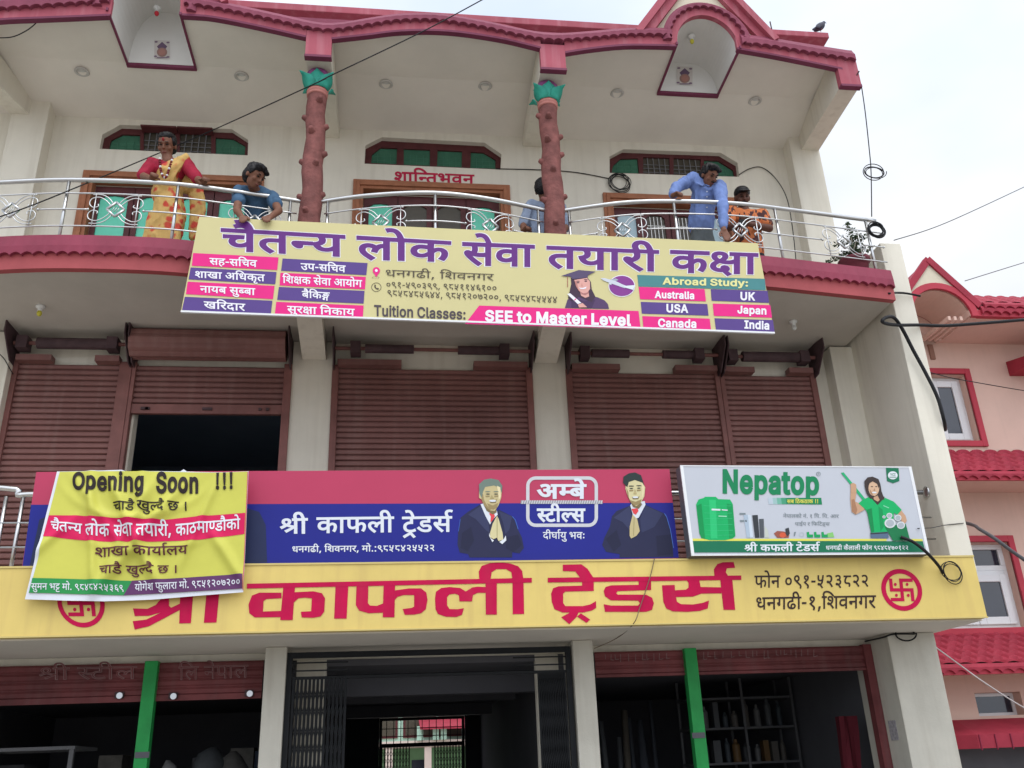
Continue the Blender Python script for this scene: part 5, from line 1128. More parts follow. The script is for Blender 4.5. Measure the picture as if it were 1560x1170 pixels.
for cx_ in ornx:
    k = 0 if cx_ < -.94 else (1 if cx_ < 1.64 else 2)
    O = lambda u, v: Vector((cx_ + u, yb(cx_ + u, k) - .022, 6.78 + v))
    m_ = MB(); hw_ = .082
    for (a, b_) in (((-hw_, 0), (0, hw_)), ((0, hw_), (hw_, 0)), ((hw_, 0), (0, -hw_)), ((0, -hw_), (-hw_, 0))):
        m_.quadbar(O(*a), O(*b_), .020, .018, up=(0, 1, 0))
    for u in (-.025, 0, .025): m_.quadbar(O(u - .015, -.03), O(u + .015, .03), .006, .006)
    for s_ in (-1, 1):
        for t_ in (-1, 1):
            m_.tube(smoothpath([O(s_ * .05, t_ * .045), O(s_ * .10, t_ * .10), O(s_ * .17, t_ * .135), O(s_ * .235, t_ * .115), O(s_ * .25, t_ * .06), O(s_ * .215, t_ * .018), O(s_ * .165, t_ * .03), O(s_ * .17, t_ * .055)], 5), .0055, 6)
            m_.tube(smoothpath([O(s_ * .03, t_ * .07), O(s_ * .08, t_ * .13), O(s_ * .15, t_ * .165), O(s_ * .23, t_ * .165)], 5), .0055, 6)
        m_.tube([O(s_ * .2, .186), O(s_ * .2, -.186)], .006, 6)
    m_.build('scroll_ornament', STEEL, RL, smooth=True)

# ---- first-floor railing, mostly hidden by the signs
frz = 4.045; fry = 8.42
m_ = MB(); m_.tube(smoothpath([(-4.9, fry, frz + .06), (at(5, 742, fry).x, fry, frz + .06), (at(28, 748, fry).x, fry, frz - .005), (at(45, 753, fry).x, fry, frz), (-2.9, fry, frz), (0, fry, frz), (3, fry, frz), (5.30, fry, frz)], 4), .026, 10)
m_.lathe([(.026, 0), (.055, 0), (.06, .012), (.03, .016)], (0, 0, 0), 14)
for i in range(len(m_.v) - 4 * 14, len(m_.v)):
    v = m_.v[i]; m_.v[i] = Vector((5.354 - v.z, fry + v.x, frz + v.y))
fr_ = m_.build('first_floor_railing', STEEL, B, smooth=True)
m_ = MB()
for z in (3.78, 3.56, 3.33): m_.tube([(-5, fry - .01, z), (5.33, fry - .01, z)], .009, 6)
m_.build('rail_bars', STEEL, fr_, smooth=True)
for px in (30, 4):
    x = at(px, 790, fry).x
    m_ = MB(); m_.tube([(x, fry, 3.2), (x, fry, frz - .02)], .018, 8); m_.build('post', STEEL, fr_, smooth=True)
for x in (-2.1, -.8, .5, 1.8, 3.1, 4.3, 5.12):
    m_ = MB(); m_.tube([(x, fry, 3.2), (x, fry, frz - .02)], .018, 8); m_.build('post', STEEL, fr_, smooth=True)

# ---- ground-floor shutters, half raised, with outline lettering
CHALK = mat('faded_outline_lettering', (.25, .16, .16), .7, var=.2)
def low_shutter(x0, x1, z0, name='raised_shutter'):
    Y = 9.14; m_ = MB(); p = .075; prof = []
    n = int((2.64 - z0) / p)
    for i in range(n):
        zz = 2.64 - (i + 1) * p
        prof += [(Y + .003, zz), (Y - .010, zz + .012), (Y - .012, zz + .045), (Y + .002, zz + .066)]
    m_.loft([[(x0, y, z) for y, z in prof], [(x1, y, z) for y, z in prof]], closed=False, caps=False)
    m_.box(x0, x1, Y - .018, Y + .02, z0 - .02, 2.64 - n * p)
    return m_.build(name, REDSHUT, B)
zl = at(200, 1066, 9.14).z
s1 = low_shutter(XL + .45, at(219, 1040, 9.14).x, zl); s2 = low_shutter(at(239, 1040, 9.14).x, at(402, 1005, 9.14).x, zl)
zr = at(1100, 1024, 9.14).z
s3 = low_shutter(at(905, 990, 9.14).x, at(1042, 1000, 9.14).x, zr); s4_ = low_shutter(at(1060, 1000, 9.14).x, 4.81, zr)
def outline_text(words, q, parent):
    p = Print(9.12, eps=.002); p.text(words, q, CHALK, 1, bold=6); p.text(words, q, REDSHUT, 2, bold=-16); p.build('lettering', parent)
outline_text('श्री स्टील', (58, 1018, 1036, 208, 1015, 1034), s1)
outline_text('लि नेपाल', (272, 1016, 1036, 378, 1013, 1032), s2)
def worn_strokes(x0, y0, x1, y1, parent):
    """only broken foot strokes of the outline lettering are left here"""
    p = Print(9.12, eps=.002); rn = random.Random(int(x0)); x = x0
    while x < x1:
        t = (x - x0) / (x1 - x0); y = lerp(y0, y1, t); h = rn.uniform(7, 13)
        p.line([(x, y), (x + rn.uniform(-.6, .6), y + h)], .9, CHALK, 1)
        if rn.random() < .6: p.line([(x, y + h), (x + rn.uniform(3, 6), y + h + rn.uniform(-2, 1))], .9, CHALK, 2)
        x += rn.uniform(5, 13)
    p.build('lettering', parent)
worn_strokes(922, 997, 1020, 995, s3); worn_strokes(1072, 993, 1240, 989, s4_)
for xa, xb, ya in ((219, 239, 1040), (1042, 1060, 1000)):
    m_ = MB(); m_.box(at(xa, ya, 9.10).x, at(xb, ya, 9.10).x, 9.06, 9.16, .15, 2.64); q = m_.build('shutter_post', GREENPOST, B, bevel=.004)
    zz = at((xa + xb) / 2 - 8, 1150 if xa < 500 else 1121, 9.06).z
    m_ = MB(); m_.box(at(xa, ya, 9.06).x - .004, at(xb, ya, 9.06).x + .004, 9.052, 9.06, zz - .025, zz + .025); m_.build('latch_band', GREYSIDE, q)
for px, py, par in ((183, 1060, s1), (265, 1061, s2), (381, 1057, s2)):
    p = at(px, py, 9.10); m_ = MB(); m_.box(p.x - .05, p.x + .03, 9.10, 9.125, p.z - .02, p.z + .035)
    m_.tube([(p.x, 9.10, p.z), (p.x, 9.075, p.z)], .028, 12, 1); m_.build('shutter_lock', [DARKIRON, STEEL], par)
m_ = MB(); m_.box(4.72, 4.805, 9.10, 9.20, .15, 2.64); m_.build('shutter_guide', REDSHUT, B)

# ---- folding gate at the passage mouth, pushed to both sides
GY = 8.82
gx0, gx1 = at(437, 1000, GY).x + .005, at(870, 1000, GY).x - .005; gzt = at(640, 990, GY).z
m_ = MB(); m_.box(gx0, gx1, GY - .02, GY + .025, gzt - .05, gzt).box(gx0, gx0 + .05, GY - .02, GY + .025, .15, gzt - .05).box(gx1 - .05, gx1, GY - .02, GY + .025, .15, gzt - .05)
m_.box(gx0 + .05, gx1 - .05, GY - .012, GY + .02, at(500, 1030, GY).z - .025, at(500, 1030, GY).z)
for dz in (.085, .155):
    for a_, b_ in ((gx0 + .05, gx0 + .55), (gx1 - .55, gx1 - .05)): m_.box(a_, b_, GY - .006, GY + .01, gzt - dz - .012, gzt - dz)
gate = m_.build('folding_gate', BLACK, B)
gtop = at(500, 1030, GY).z - .025
def lattice(x0, x1, par, Y, z1, n, z0=.15, ph=.31):
    for i in range(n + 1):
        x = lerp(x0, x1, i / n)
        b_ = MB(); b_.box(x - .011, x + .011, Y - .012, Y + .012, z0, z1); b_.build('gate_bar', BLACK, par)
    l_ = MB(); zz = z1 - .12; w = (x1 - x0) / n
    rows = int((z1 - z0) / ph)
    for r_ in range(rows):
        zc_ = z1 - .05 - r_ * ph
        for i in range(n):
            xa, xb = lerp(x0, x1, i / n), lerp(x0, x1, (i + 1) / n)
            l_.quadbar((xa, Y - .017, zc_), (xb, Y - .017, zc_ - ph * .5), .012, .006); l_.quadbar((xb, Y - .017, zc_ - ph * .5), (xa, Y - .017, zc_ - ph), .012, .006)
            l_.quadbar((xb, Y + .017, zc_), (xa, Y + .017, zc_ - ph * .5), .012, .006); l_.quadbar((xa, Y + .017, zc_ - ph * .5), (xb, Y + .017, zc_ - ph), .012, .006)
    l_.build('gate_lattice', BLACK, par)
lattice(gx0 + .07, at(526, 1060, GY).x, gate, GY, gtop, 13)
lattice(at(822, 1060, GY).x, gx1 - .07, gate, GY, gtop, 15)
for a_, b_ in ((gx0 + .04, gx0 + .32), (gx1 - .27, gx1 - .04)): MB().box(a_, b_, 9.30, 9.40, .15, 2.64).build('passage_pier', CREAM, B)
# gate at the far end of the passage
RGY = 18.5
m_ = MB(); rx0, rx1 = -.30, 1.30; zt_ = 2.57
m_.box(rx0, rx1, RGY - .03, RGY + .03, zt_ - .05, zt_).box(rx0, rx1, RGY - .03, RGY + .03, 2.05, 2.12).box(rx0, rx0 + .05, RGY - .03, RGY + .03, .2, zt_ - .05).box(rx1 - .05, rx1, RGY - .03, RGY + .03, .2, zt_ - .05)
for i in range(1, 12): xx = lerp(rx0, rx1, i / 12); m_.box(xx - .007, xx + .007, RGY - .008, RGY + .008, 2.12, zt_ - .05)
for zz in (2.24, 2.38): m_.box(rx0 + .05, rx1 - .05, RGY + .009, RGY + .019, zz - .007, zz + .007)
rg = m_.build('rear_gate', BLACK, B)
lattice(rx0 + .05, rx0 + .56, rg, RGY, 2.05, 9, z0=1.0, ph=.24); lattice(rx1 - .56, rx1 - .05, rg, RGY, 2.05, 9, z0=1.0, ph=.24)
# switch board notice on the inner face of the corner pillar
m_ = MB(); yy0, yy1 = 8.90, 9.04; m_.box(4.803, 4.809, yy0, yy1, 1.72, 1.90); m_.build('faded_notice', mat('faded_notice_paper', (.36, .34, .36), .8, var=.25, scale=30), B)

# ================================================================== signs
def board(px4, Y, th, name, m, parent):
    p = [at(x, y, Y) for x, y in px4]
    mb_ = MB(); mb_.prism(p, (0, th, 0)); return mb_.build(name, m, parent, bevel=.003)
def Z(o, sc, *pts): return [(o[0] + x / sc, o[1] + y / sc) for x, y in pts]
def Q(o, sc, xl, h0, b0, xr, h1, b1): return (o[0] + xl / sc, o[1] + h0 / sc, o[1] + b0 / sc, o[0] + xr / sc, o[1] + h1 / sc, o[1] + b1 / sc)

# ---- the long yellow fascia sign
YS = thing('fascia_sign', 'long yellow shop sign with big red lettering and swastika medallions above the ground floor', 'shop sign', (.5, 7.95, 2.72))
mb = MB(); yz0, yz1 = 2.716, 3.285
mb.box(XL - .3, 5.362, 7.93, 8.018, yz0, yz1); mb.build('board', YELBOARD, YS, bevel=.004)
mb = MB(); mb.box(XL - .3, 5.365, 7.922, 7.93, yz1 - .012, yz1 + .004).box(XL - .3, 5.365, 7.922, 7.93, yz0 - .003, yz0 + .01); mb.build('edge_strip', ink(200, 180, 115), YS)
RED = mat('red_sign_letters', (.49, .005, .062), .55, var=.10, scale=3, streak=.2, spec=.12, dirt=(.42, .06, .08)); PALE = ink(240, 190, 130)
BRN = mat('dark_brown_letters', (.035, .018, .015), .5)
p = Print(7.93)
o1, o2, o3, sc = (190, 850), (500, 840), (820, 845), 4.875
BIG = [
 (o1, [(62, 375), (170, 378), (230, 350), (265, 310), (280, 200), (330, 200), (330, 350), (270, 405), (180, 430), (75, 432)]),
 (o1, [(60, 470), (160, 458), (270, 405), (325, 350), (345, 370), (420, 335), (412, 385), (310, 440), (180, 508), (75, 532)]),
 (o1, [(415, 205), (515, 200), (492, 485), (405, 487)]), (o1, [(612, 205), (708, 200), (682, 480), (588, 482)]), (o1, [(60, 215), (740, 205), (740, 240), (60, 250)]),
 (o1, [(1165, 258), (1000, 258), (945, 280), (920, 345), (925, 410), (965, 442), (1165, 440), (1165, 393), (1027, 398), (1032, 320), (1055, 305), (1165, 300)]),
 (o1, [(1178, 215), (1265, 215), (1248, 462), (1155, 462)]),
 (o1, [(1262, 255), (1400, 248), (1465, 262), (1488, 300), (1482, 400), (1455, 435), (1400, 445), (1315, 442), (1308, 400), (1385, 396), (1390, 300), (1340, 295), (1290, 300), (1258, 330)]),
 (o2, [(55, 250), (150, 250), (137, 500), (44, 500)]),
 (o2, [(210, 250), (298, 250), (295, 385), (310, 402), (360, 405), (412, 385), (412, 455), (300, 460), (230, 440), (205, 400)]), (o2, [(412, 240), (497, 240), (492, 490), (405, 490)]),
 (o2, [(497, 290), (600, 275), (690, 275), (728, 305), (738, 360), (725, 430), (690, 460), (640, 470), (568, 472), (553, 428), (620, 420), (638, 410), (638, 325), (560, 325), (515, 338), (495, 360)]),
 (o2, [(975, 372), (970, 325), (940, 315), (900, 320), (883, 340), (883, 400), (900, 428), (960, 430), (1008, 422), (993, 472), (950, 488), (870, 485), (815, 465), (797, 430), (793, 350), (800, 300), (840, 272), (900, 265), (980, 272), (1022, 298), (1070, 268), (1110, 262), (1170, 265), (1170, 308), (1110, 308), (1075, 325), (1068, 372)]),
 (o2, [(1168, 225), (1252, 225), (1252, 470), (1170, 470)]), (o2, [(1368, 215), (1450, 215), (1455, 465), (1370, 467)]),
 (o2, [(1122, 215), (1118, 150), (1140, 108), (1200, 88), (1280, 82), (1350, 90), (1410, 110), (1440, 145), (1450, 215), (1368, 215), (1360, 155), (1320, 132), (1250, 132), (1214, 155), (1205, 215)]),
 (o3, [(182, 75), (320, 72), (365, 105), (408, 170), (412, 195), (320, 195), (305, 165), (275, 125), (182, 122)]),
 (o3, [(325, 195), (412, 195), (412, 270), (200, 275), (185, 290), (185, 360), (200, 382), (330, 382), (385, 370), (428, 345), (430, 395), (400, 415), (330, 430), (180, 430), (120, 405), (100, 350), (95, 290), (110, 250), (150, 235), (325, 230)]),
 (o3, [(240, 425), (300, 425), (285, 462), (230, 517), (170, 465), (235, 430)]), (o3, [(288, 460), (315, 435), (385, 482), (358, 507)]),
 (o3, [(745, 185), (838, 185), (838, 263), (590, 272), (578, 285), (590, 297), (800, 297), (845, 320), (858, 360), (845, 410), (800, 425), (495, 425), (485, 368), (540, 378), (740, 378), (755, 360), (740, 342), (540, 340), (495, 310), (485, 270), (500, 240), (540, 228), (745, 224)]),
 (o3, [(918, 228), (1012, 225), (1015, 265), (1095, 260), (1115, 245), (1115, 210), (1100, 190), (1195, 186), (1205, 240), (1360, 243), (1360, 288), (1210, 290), (1150, 312), (1022, 315), (1030, 350), (1060, 368), (1150, 370), (1220, 358), (1268, 340), (1258, 400), (1200, 418), (1110, 425), (1000, 422), (950, 400), (928, 350)]),
 (o3, [(1350, 180), (1440, 180), (1462, 410), (1375, 410)]),
 (o3, [(1310, 180), (1303, 110), (1330, 70), (1370, 57), (1450, 55), (1462, 98), (1400, 102), (1392, 130), (1410, 160), (1415, 185)]),
]
for o, pts in BIG: p.zpoly(o, sc, pts, RED, 2)
hl = Z(o1, sc, (908, 192), (908, 228))
p.poly([hl[0], Z(o2, sc, (1512, 197))[0], Z(o2, sc, (1512, 232))[0], hl[1]], RED, 2.6)
p.zpoly(o3, sc, [(70, 172), (1507, 155), (1507, 188), (70, 207)], RED, 2.6)
o5, s5 = (1120, 840), 3.545
p.text('फोन ०९१-५२३८२२', Q(o5, s5, 104, 132, 196, 724, 128, 190), BRN, 2, bold=10)
p.text('धनगढी-१,शिवनगर', Q(o5, s5, 110, 250, 314, 758, 238, 306), BRN, 2, bold=10)
def medallion(cx, cy, rx, ry, w):
    p.ring(cx, cy, rx, ry, w, RED, 2, 40, sk=.12)
    u, v = rx * .58, ry * .54; t = rx * .082; sk = .10
    def bar(x0, y0, x1, y1): p.poly([(cx + x + sk * y, cy + y) for x, y in ((x0, y0), (x1, y0), (x1, y1), (x0, y1))], RED, 2)
    bar(-t, -v, t, v); bar(-u, -t, -t, t); bar(t, -t, u, t)
    bar(t, -v, u, -v + 2 * t); bar(u - 2 * t, t, u, v); bar(-u, v - 2 * t, -t, v); bar(-u, -v, -u + 2 * t, -t)
    for sx in (-1, 1):
        for sy_ in (-1, 1): p.ellipse(cx + sx * u * .5 + sk * sy_ * v * .5, cy + sy_ * v * .48, t * .9, t * 1.0, RED, 2, 8)
medallion(1373.5, 898.7, 31, 32, 7); medallion(123.5, 919, 36, 37, 7)
p.build('printed_face', YS)

# ---- red and blue sign behind it
BS = thing('steel_dealer_sign', 'red and blue sign printed with two suited men, standing on the yellow sign', 'shop sign', (-.2, 8.0, 3.3))
BY = 8.02
RPINK, NAVYB = mat('sign_red_print', (.455, .045, .105), .45, var=.04, scale=1), mat('sign_blue_print', (.013, .017, .225), .45, var=.06, scale=1)
board([(55, 719), (1020, 714.5), (1034, 851), (33, 866)], BY, .045, 'board', RPINK, BS)
p = Print(BY); WHT = ink(214, 218, 226, k=1.0); DNAVY = ink(40, 42, 72); FACE = ink(190, 175, 130); FACE2 = ink(205, 195, 150); GREYH = ink(110, 125, 115); BLKH = ink(45, 55, 55); TIE = ink(215, 70, 75); HANDP = ink(150, 140, 95)
p.poly([(47.5, 769), (1025, 766), (1034, 850), (34, 865)], NAVYB, 1)
o, sc = (690, 715), 4.333
p.zpoly(o, sc, [(185, 230), (100, 280), (50, 320), (35, 400), (30, 500), (45, 550), (100, 560), (110, 582), (390, 582), (392, 548), (440, 555), (468, 520), (455, 450), (430, 400), (405, 330), (390, 310), (300, 265), (270, 330), (230, 320)], DNAVY, 2)
p.zpoly(o, sc, [(182, 232), (205, 225), (290, 275), (295, 300), (260, 335), (245, 365), (215, 310)], WHT, 3)
p.zpoly(o, sc, [(238, 292), (268, 290), (277, 310), (264, 335), (247, 352), (250, 312)], TIE, 4)
p.zpoly(o, sc, [(180, 130), (195, 95), (250, 85), (310, 100), (322, 140), (318, 190), (300, 240), (275, 276), (245, 273), (205, 240), (188, 200), (172, 190), (172, 150)], FACE, 4)
p.zpoly(o, sc, [(174, 160), (172, 100), (205, 70), (250, 62), (300, 72), (326, 110), (322, 158), (308, 122), (270, 108), (212, 118), (198, 150), (190, 190)], GREYH, 5)
p.zpoly(o, sc, [(290, 308), (302, 330), (327, 420), (332, 465), (300, 475), (290, 452), (268, 462), (245, 450), (245, 420), (262, 360)], FACE2, 5)
p.line(Z(o, sc, (291, 320), (291, 455)), .8, HANDP, 6)
p.zpoly(o, sc, [(240, 420), (248, 455), (270, 470), (260, 482), (238, 440)], WHT, 5); p.zpoly(o, sc, [(305, 480), (335, 462), (348, 438), (352, 470), (325, 495)], WHT, 5)
for ex, ey in ((230, 165), (284, 165)): p.ellipse(o[0] + ex / sc, o[1] + ey / sc, 3.2, .8, BLKH, 6, 8); p.ellipse(o[0] + ex / sc, o[1] + (ey - 16) / sc, 4.2, .7, GREYH, 6, 8)
p.ellipse(o[0] + 262 / sc, o[1] + 210 / sc, 5.5, 1.6, WHT, 6, 12); p.poly(Z(o, sc, (255, 170), (272, 195), (245, 195)), ink(165, 150, 105), 6)
p.line(Z(o, sc, (430, 395), (412, 335), (392, 312)), .8, ink(70, 110, 190), 3); p.line(Z(o, sc, (48, 330), (36, 410)), .8, ink(60, 95, 180), 3)
p.zpoly(o, sc, [(1170, 240), (1080, 275), (1050, 310), (1035, 380), (1000, 450), (985, 500), (1010, 545), (1100, 560), (1100, 582), (1455, 578), (1450, 500), (1435, 400), (1410, 310), (1390, 290), (1270, 235), (1240, 300), (1215, 320)], DNAVY, 2)
p.zpoly(o, sc, [(1170, 240), (1180, 220), (1265, 210), (1270, 235), (1225, 320), (1195, 330)], WHT, 3)
p.zpoly(o, sc, [(1178, 262), (1217, 258), (1224, 275), (1207, 300), (1190, 292)], TIE, 4)
p.zpoly(o, sc, [(1140, 100), (1150, 70), (1200, 62), (1250, 80), (1268, 120), (1262, 180), (1240, 222), (1205, 246), (1170, 215), (1150, 170), (1138, 130)], FACE2, 4)
p.zpoly(o, sc, [(1122, 90), (1125, 50), (1160, 28), (1200, 22), (1240, 40), (1255, 85), (1264, 115), (1250, 90), (1200, 72), (1160, 85), (1150, 120), (1140, 110)], BLKH, 5)
p.zpoly(o, sc, [(1185, 300), (1215, 330), (1232, 410), (1210, 440), (1175, 458), (1165, 440), (1165, 380)], FACE, 5)
p.line(Z(o, sc, (1195, 320), (1190, 440)), .8, HANDP, 6)
for ex, ey in ((1176, 128), (1226, 126)): p.ellipse(o[0] + ex / sc, o[1] + ey / sc, 3, .8, BLKH, 6, 8); p.ellipse(o[0] + ex / sc, o[1] + (ey - 16) / sc, 4.4, .8, BLKH, 6, 8)
p.ellipse(o[0] + 1203 / sc, o[1] + 186 / sc, 4.6, 1.4, WHT, 6, 12); p.poly(Z(o, sc, (1200, 130), (1213, 165), (1190, 165)), ink(180, 165, 120), 6)
p.line(Z(o, sc, (1455, 520), (1435, 400), (1410, 315), (1395, 292)), .8, ink(80, 120, 200), 3)
SHD1, SHD2, LITE = ink(150, 132, 92), ink(120, 104, 72), ink(220, 206, 164)
zz = lambda pts, m, l: p.zpoly(o, sc, pts, m, l)
zz([(188, 150), (200, 170), (205, 205), (225, 240), (250, 268), (245, 273), (205, 240), (188, 200)], SHD1, 4.7); zz([(225, 225), (262, 240), (300, 222), (290, 255), (268, 268), (240, 262)], SHD1, 4.7); zz([(290, 110), (312, 120), (316, 180), (302, 205), (298, 160)], LITE, 4.7)
zz([(205, 240), (245, 273), (275, 276), (286, 262), (288, 285), (262, 300), (222, 275)], SHD2, 4.4); zz([(214, 176), (242, 176), (240, 184), (216, 183)], SHD1, 5.4); zz([(272, 176), (300, 174), (298, 182), (274, 184)], SHD1, 5.4)
zz([(240, 206), (284, 204), (292, 196), (282, 222), (248, 224)], SHD2, 5.4); zz([(100, 300), (185, 240), (235, 350), (240, 420), (215, 400), (150, 330)], ink(54, 58, 90), 2.8); zz([(300, 275), (390, 312), (372, 400), (345, 430), (330, 350)], ink(52, 56, 88), 2.8)
zz([(60, 420), (120, 380), (140, 470), (100, 540), (50, 520)], ink(34, 36, 62), 2.8); zz([(345, 450), (430, 430), (455, 500), (400, 545), (350, 520)], ink(34, 36, 62), 2.8)
zz([(1142, 120), (1156, 150), (1160, 190), (1180, 222), (1205, 240), (1205, 246), (1170, 215), (1150, 170)], SHD1, 4.7); zz([(1170, 205), (1205, 215), (1245, 198), (1235, 228), (1205, 240), (1182, 228)], SHD1, 4.7); zz([(1242, 90), (1262, 110), (1258, 165), (1246, 190), (1248, 130)], LITE, 4.7)
zz([(1170, 215), (1205, 246), (1240, 222), (1248, 232), (1225, 262), (1188, 250)], SHD2, 4.4); zz([(1162, 138), (1190, 136), (1188, 146), (1164, 147)], SHD1, 5.4); zz([(1212, 136), (1240, 134), (1238, 144), (1214, 146)], SHD1, 5.4)
zz([(1180, 184), (1226, 182), (1232, 176), (1222, 198), (1188, 199)], SHD2, 5.4); zz([(1060, 320), (1165, 245), (1185, 330), (1165, 400), (1120, 350)], ink(54, 58, 90), 2.8); zz([(1270, 240), (1385, 292), (1330, 380), (1245, 420), (1235, 330)], ink(52, 56, 88), 2.8)
zz([(1010, 460), (1080, 400), (1110, 500), (1060, 545)], ink(34, 36, 62), 2.8); zz([(1340, 440), (1440, 430), (1450, 560), (1350, 570)], ink(34, 36, 62), 2.8)
SIL = ink(196, 196, 200)
cx, cy, hw, hh, rr, wd = 720, 214, 226, 156, 52, 11
outer = []; inner = []
for (sx, sy_, a0) in ((1, -1, -90), (1, 1, 0), (-1, 1, 90), (-1, -1, 180)):
    for i in range(7):
        a = R(a0 + 15 * i)
        for lst, rad in ((outer, rr + wd), (inner, rr - wd)): lst.append((cx + sx * (hw - rr) + rad * math.cos(a), cy + sy_ * (hh - rr) + rad * math.sin(a)))
for i in range(len(outer)):
    j = (i + 1) % len(outer); p.zpoly(o, sc, [outer[i], outer[j], inner[j], inner[i]], SIL, 2)
p.zpoly(o, sc, [(447, 206), (987, 206), (987, 229), (447, 229)], ink(150, 148, 155), 3)
for i in range(34): p.zpoly(o, sc, [(452 + 15.8 * i, 229), (459 + 15.8 * i, 229), (466 + 15.8 * i, 206), (459 + 15.8 * i, 206)], SIL, 4)
p.text('अम्बे', Q(o, sc, 552, 103, 192, 876, 103, 192), WHT, 3, bold=30)
p.text('स्टील्स', Q(o, sc, 555, 263, 345, 870, 263, 345), WHT, 3, bold=30)
p.text('दीर्घायु भवः', Q(o, sc, 594, 416, 458, 872, 416, 460), WHT, 3, bold=12)
o, sc = (420, 770), 5.571
p.text('श्री', Q(o, sc, 32, 118, 236, 268, 112, 238), WHT, 3, bold=22)
p.text('काफली', Q(o, sc, 348, 106, 234, 1000, 98, 226), WHT, 3, bold=18)
p.text('ट्रेडर्स', Q(o, sc, 1074, 100, 228, 1492, 95, 222), WHT, 3, bold=18)
p.text('धनगढी, शिवनगर, मो.:९८५८४२५५२२', Q(o, sc, 138, 350, 398, 1352, 336, 386), WHT, 3, bold=14)
p.poly([(372, 773), (395, 780), (405, 800), (407, 857), (372, 859)], ink(38, 46, 80), 2); p.poly([(60, 792), (75, 785), (80, 862), (45, 864), (52, 830)], ink(38, 46, 80), 2)
p.build('printed_face', BS)

# ---- green and white light box
NB = thing('pipe_brand_light_box', 'white light box with green lettering, water tank and man in green shirt', 'light box', (4, 7.85, 3.3))
NY = 7.80
o, sc = (1030, 700), 3.9
nc = Z(o, sc, (24, 34), (1398, 42), (1508, 562), (92, 572))
q = [at(x, y, NY) for x, y in nc]
mb = MB(); mb.prism([v + Vector((0, .012, 0)) for v in q], (0, .13, 0)); mb.build('box_side', GREYSIDE, NB)
mb = MB(); cc = sum(q, Vector()) / 4; qi = [v + (cc - v).normalized() * .03 for v in q]
for i in range(4):
    j = (i + 1) % 4
    mb.prism([q[i], q[j], qi[j], qi[i]], (0, .02, 0))
mb.build('frame', ALU, NB)
NBG = mat('light_box_face', (.50, .52, .57), .3, var=.02); NG = ink(22, 125, 80); NGD = ink(25, 110, 78); NGB = ink(20, 168, 95); NYL = ink(215, 210, 90); SKN = ink(190, 150, 120); GRY = ink(120, 130, 135); DK = ink(55, 58, 62); LGT = ink(215, 220, 225, k=1.0)
mb = MB(); mb.prism([v + Vector((0, .004, 0)) for v in qi], (0, .012, 0)); mb.build('face_panel', NBG, NB)
p = Print(NY + .003, eps=.0013)
zp = lambda pts, m, l, s=0: p.zpoly(o, sc, pts, m, l, s)
p.text('Nepatop', Q(o, sc, 268, 66, 194, 852, 80, 205), NG, 2, bold=52)
p.ring(o[0] + 845 / sc, o[1] + 86 / sc, 3.4, 3.4, .7, GRY, 2, 16); p.text('R', Q(o, sc, 839, 79, 92, 850, 79, 92), GRY, 2)
for i, c in enumerate(((178, 190, 200), (150, 182, 180), (110, 170, 150), (70, 150, 115), (36, 130, 88))): 
    a = 545 + i * 26; zp([(a, 228), (a + 27, 228), (a + 32, 266), (a + 5, 266)], ink(*c), 1)
zp([(672, 228), (862, 228), (867, 268), (677, 266)], NG, 1)
p.text('सब ठिकठाक !!', Q(o, sc, 658, 240, 260, 846, 240, 260), NYL, 3, bold=20)
p.text('नेपालको नं. १ पि. पि. आर', Q(o, sc, 636, 326, 346, 966, 328, 348), GRY, 2, bold=4)
p.text('पाईप र फिटिङ्स', Q(o, sc, 706, 374, 393, 912, 374, 393), GRY, 2, bold=4)
zp([(118, 268), (133, 238), (165, 228), (170, 222), (235, 222), (250, 236), (320, 238), (336, 265), (352, 455), (335, 470), (290, 480), (200, 480), (150, 468), (138, 440)], NGB, 2)
zp([(122, 275), (150, 262), (172, 474), (150, 466), (138, 440)], ink(14, 140, 76), 2.6); zp([(300, 262), (334, 268), (350, 452), (334, 468), (315, 470)], ink(16, 146, 80), 2.6); zp([(195, 240), (235, 240), (245, 470), (205, 470)], ink(40, 186, 112), 2.6)
for y in (275, 318, 350, 385, 420, 448): p.line(Z(o, sc, (150 + y / 20, y), (225 + y / 20, y + 3), (315 + y / 20, y + 1)), .5, ink(60, 190, 125), 3)
p.line(Z(o, sc, (210, 298), (262, 300)), 2.6, LGT, 4); p.line(Z(o, sc, (270, 300), (305, 302)), 1.6, LGT, 4); p.line(Z(o, sc, (250, 337), (300, 339)), 1.6, ink(150, 215, 180), 4)
zp([(400, 330), (425, 328), (440, 465), (420, 466)], ink(165, 180, 195), 2); zp([(425, 328), (445, 332), (458, 465), (440, 465)], ink(195, 205, 215), 2)
zp([(376, 318), (412, 318), (412, 328), (376, 328)], GRY, 2); zp([(378, 360), (420, 360), (422, 370), (380, 371)], GRY, 2)
zp([(452, 332), (484, 330), (495, 465), (468, 466)], DK, 3); zp([(492, 354), (520, 353), (522, 465), (498, 465)], ink(80, 85, 90), 2); zp([(525, 395), (545, 420), (552, 465), (526, 465)], ink(190, 195, 185), 2)
zp([(580, 440), (600, 425), (640, 428), (672, 445), (668, 466), (600, 466)], ink(150, 85, 70), 2); p.ellipse(o[0] + 632 / sc, o[1] + 450 / sc, 5, 4, ink(205, 90, 60), 3, 14); zp([(648, 412), (668, 405), (675, 440), (660, 458), (650, 440)], DK, 3)
zp([(700, 432), (712, 430), (705, 455), (698, 455)], GRY, 2); p.ring(o[0] + 745 / sc, o[1] + 445 / sc, 4, 3.4, 1, ink(175, 185, 190), 2, 16)
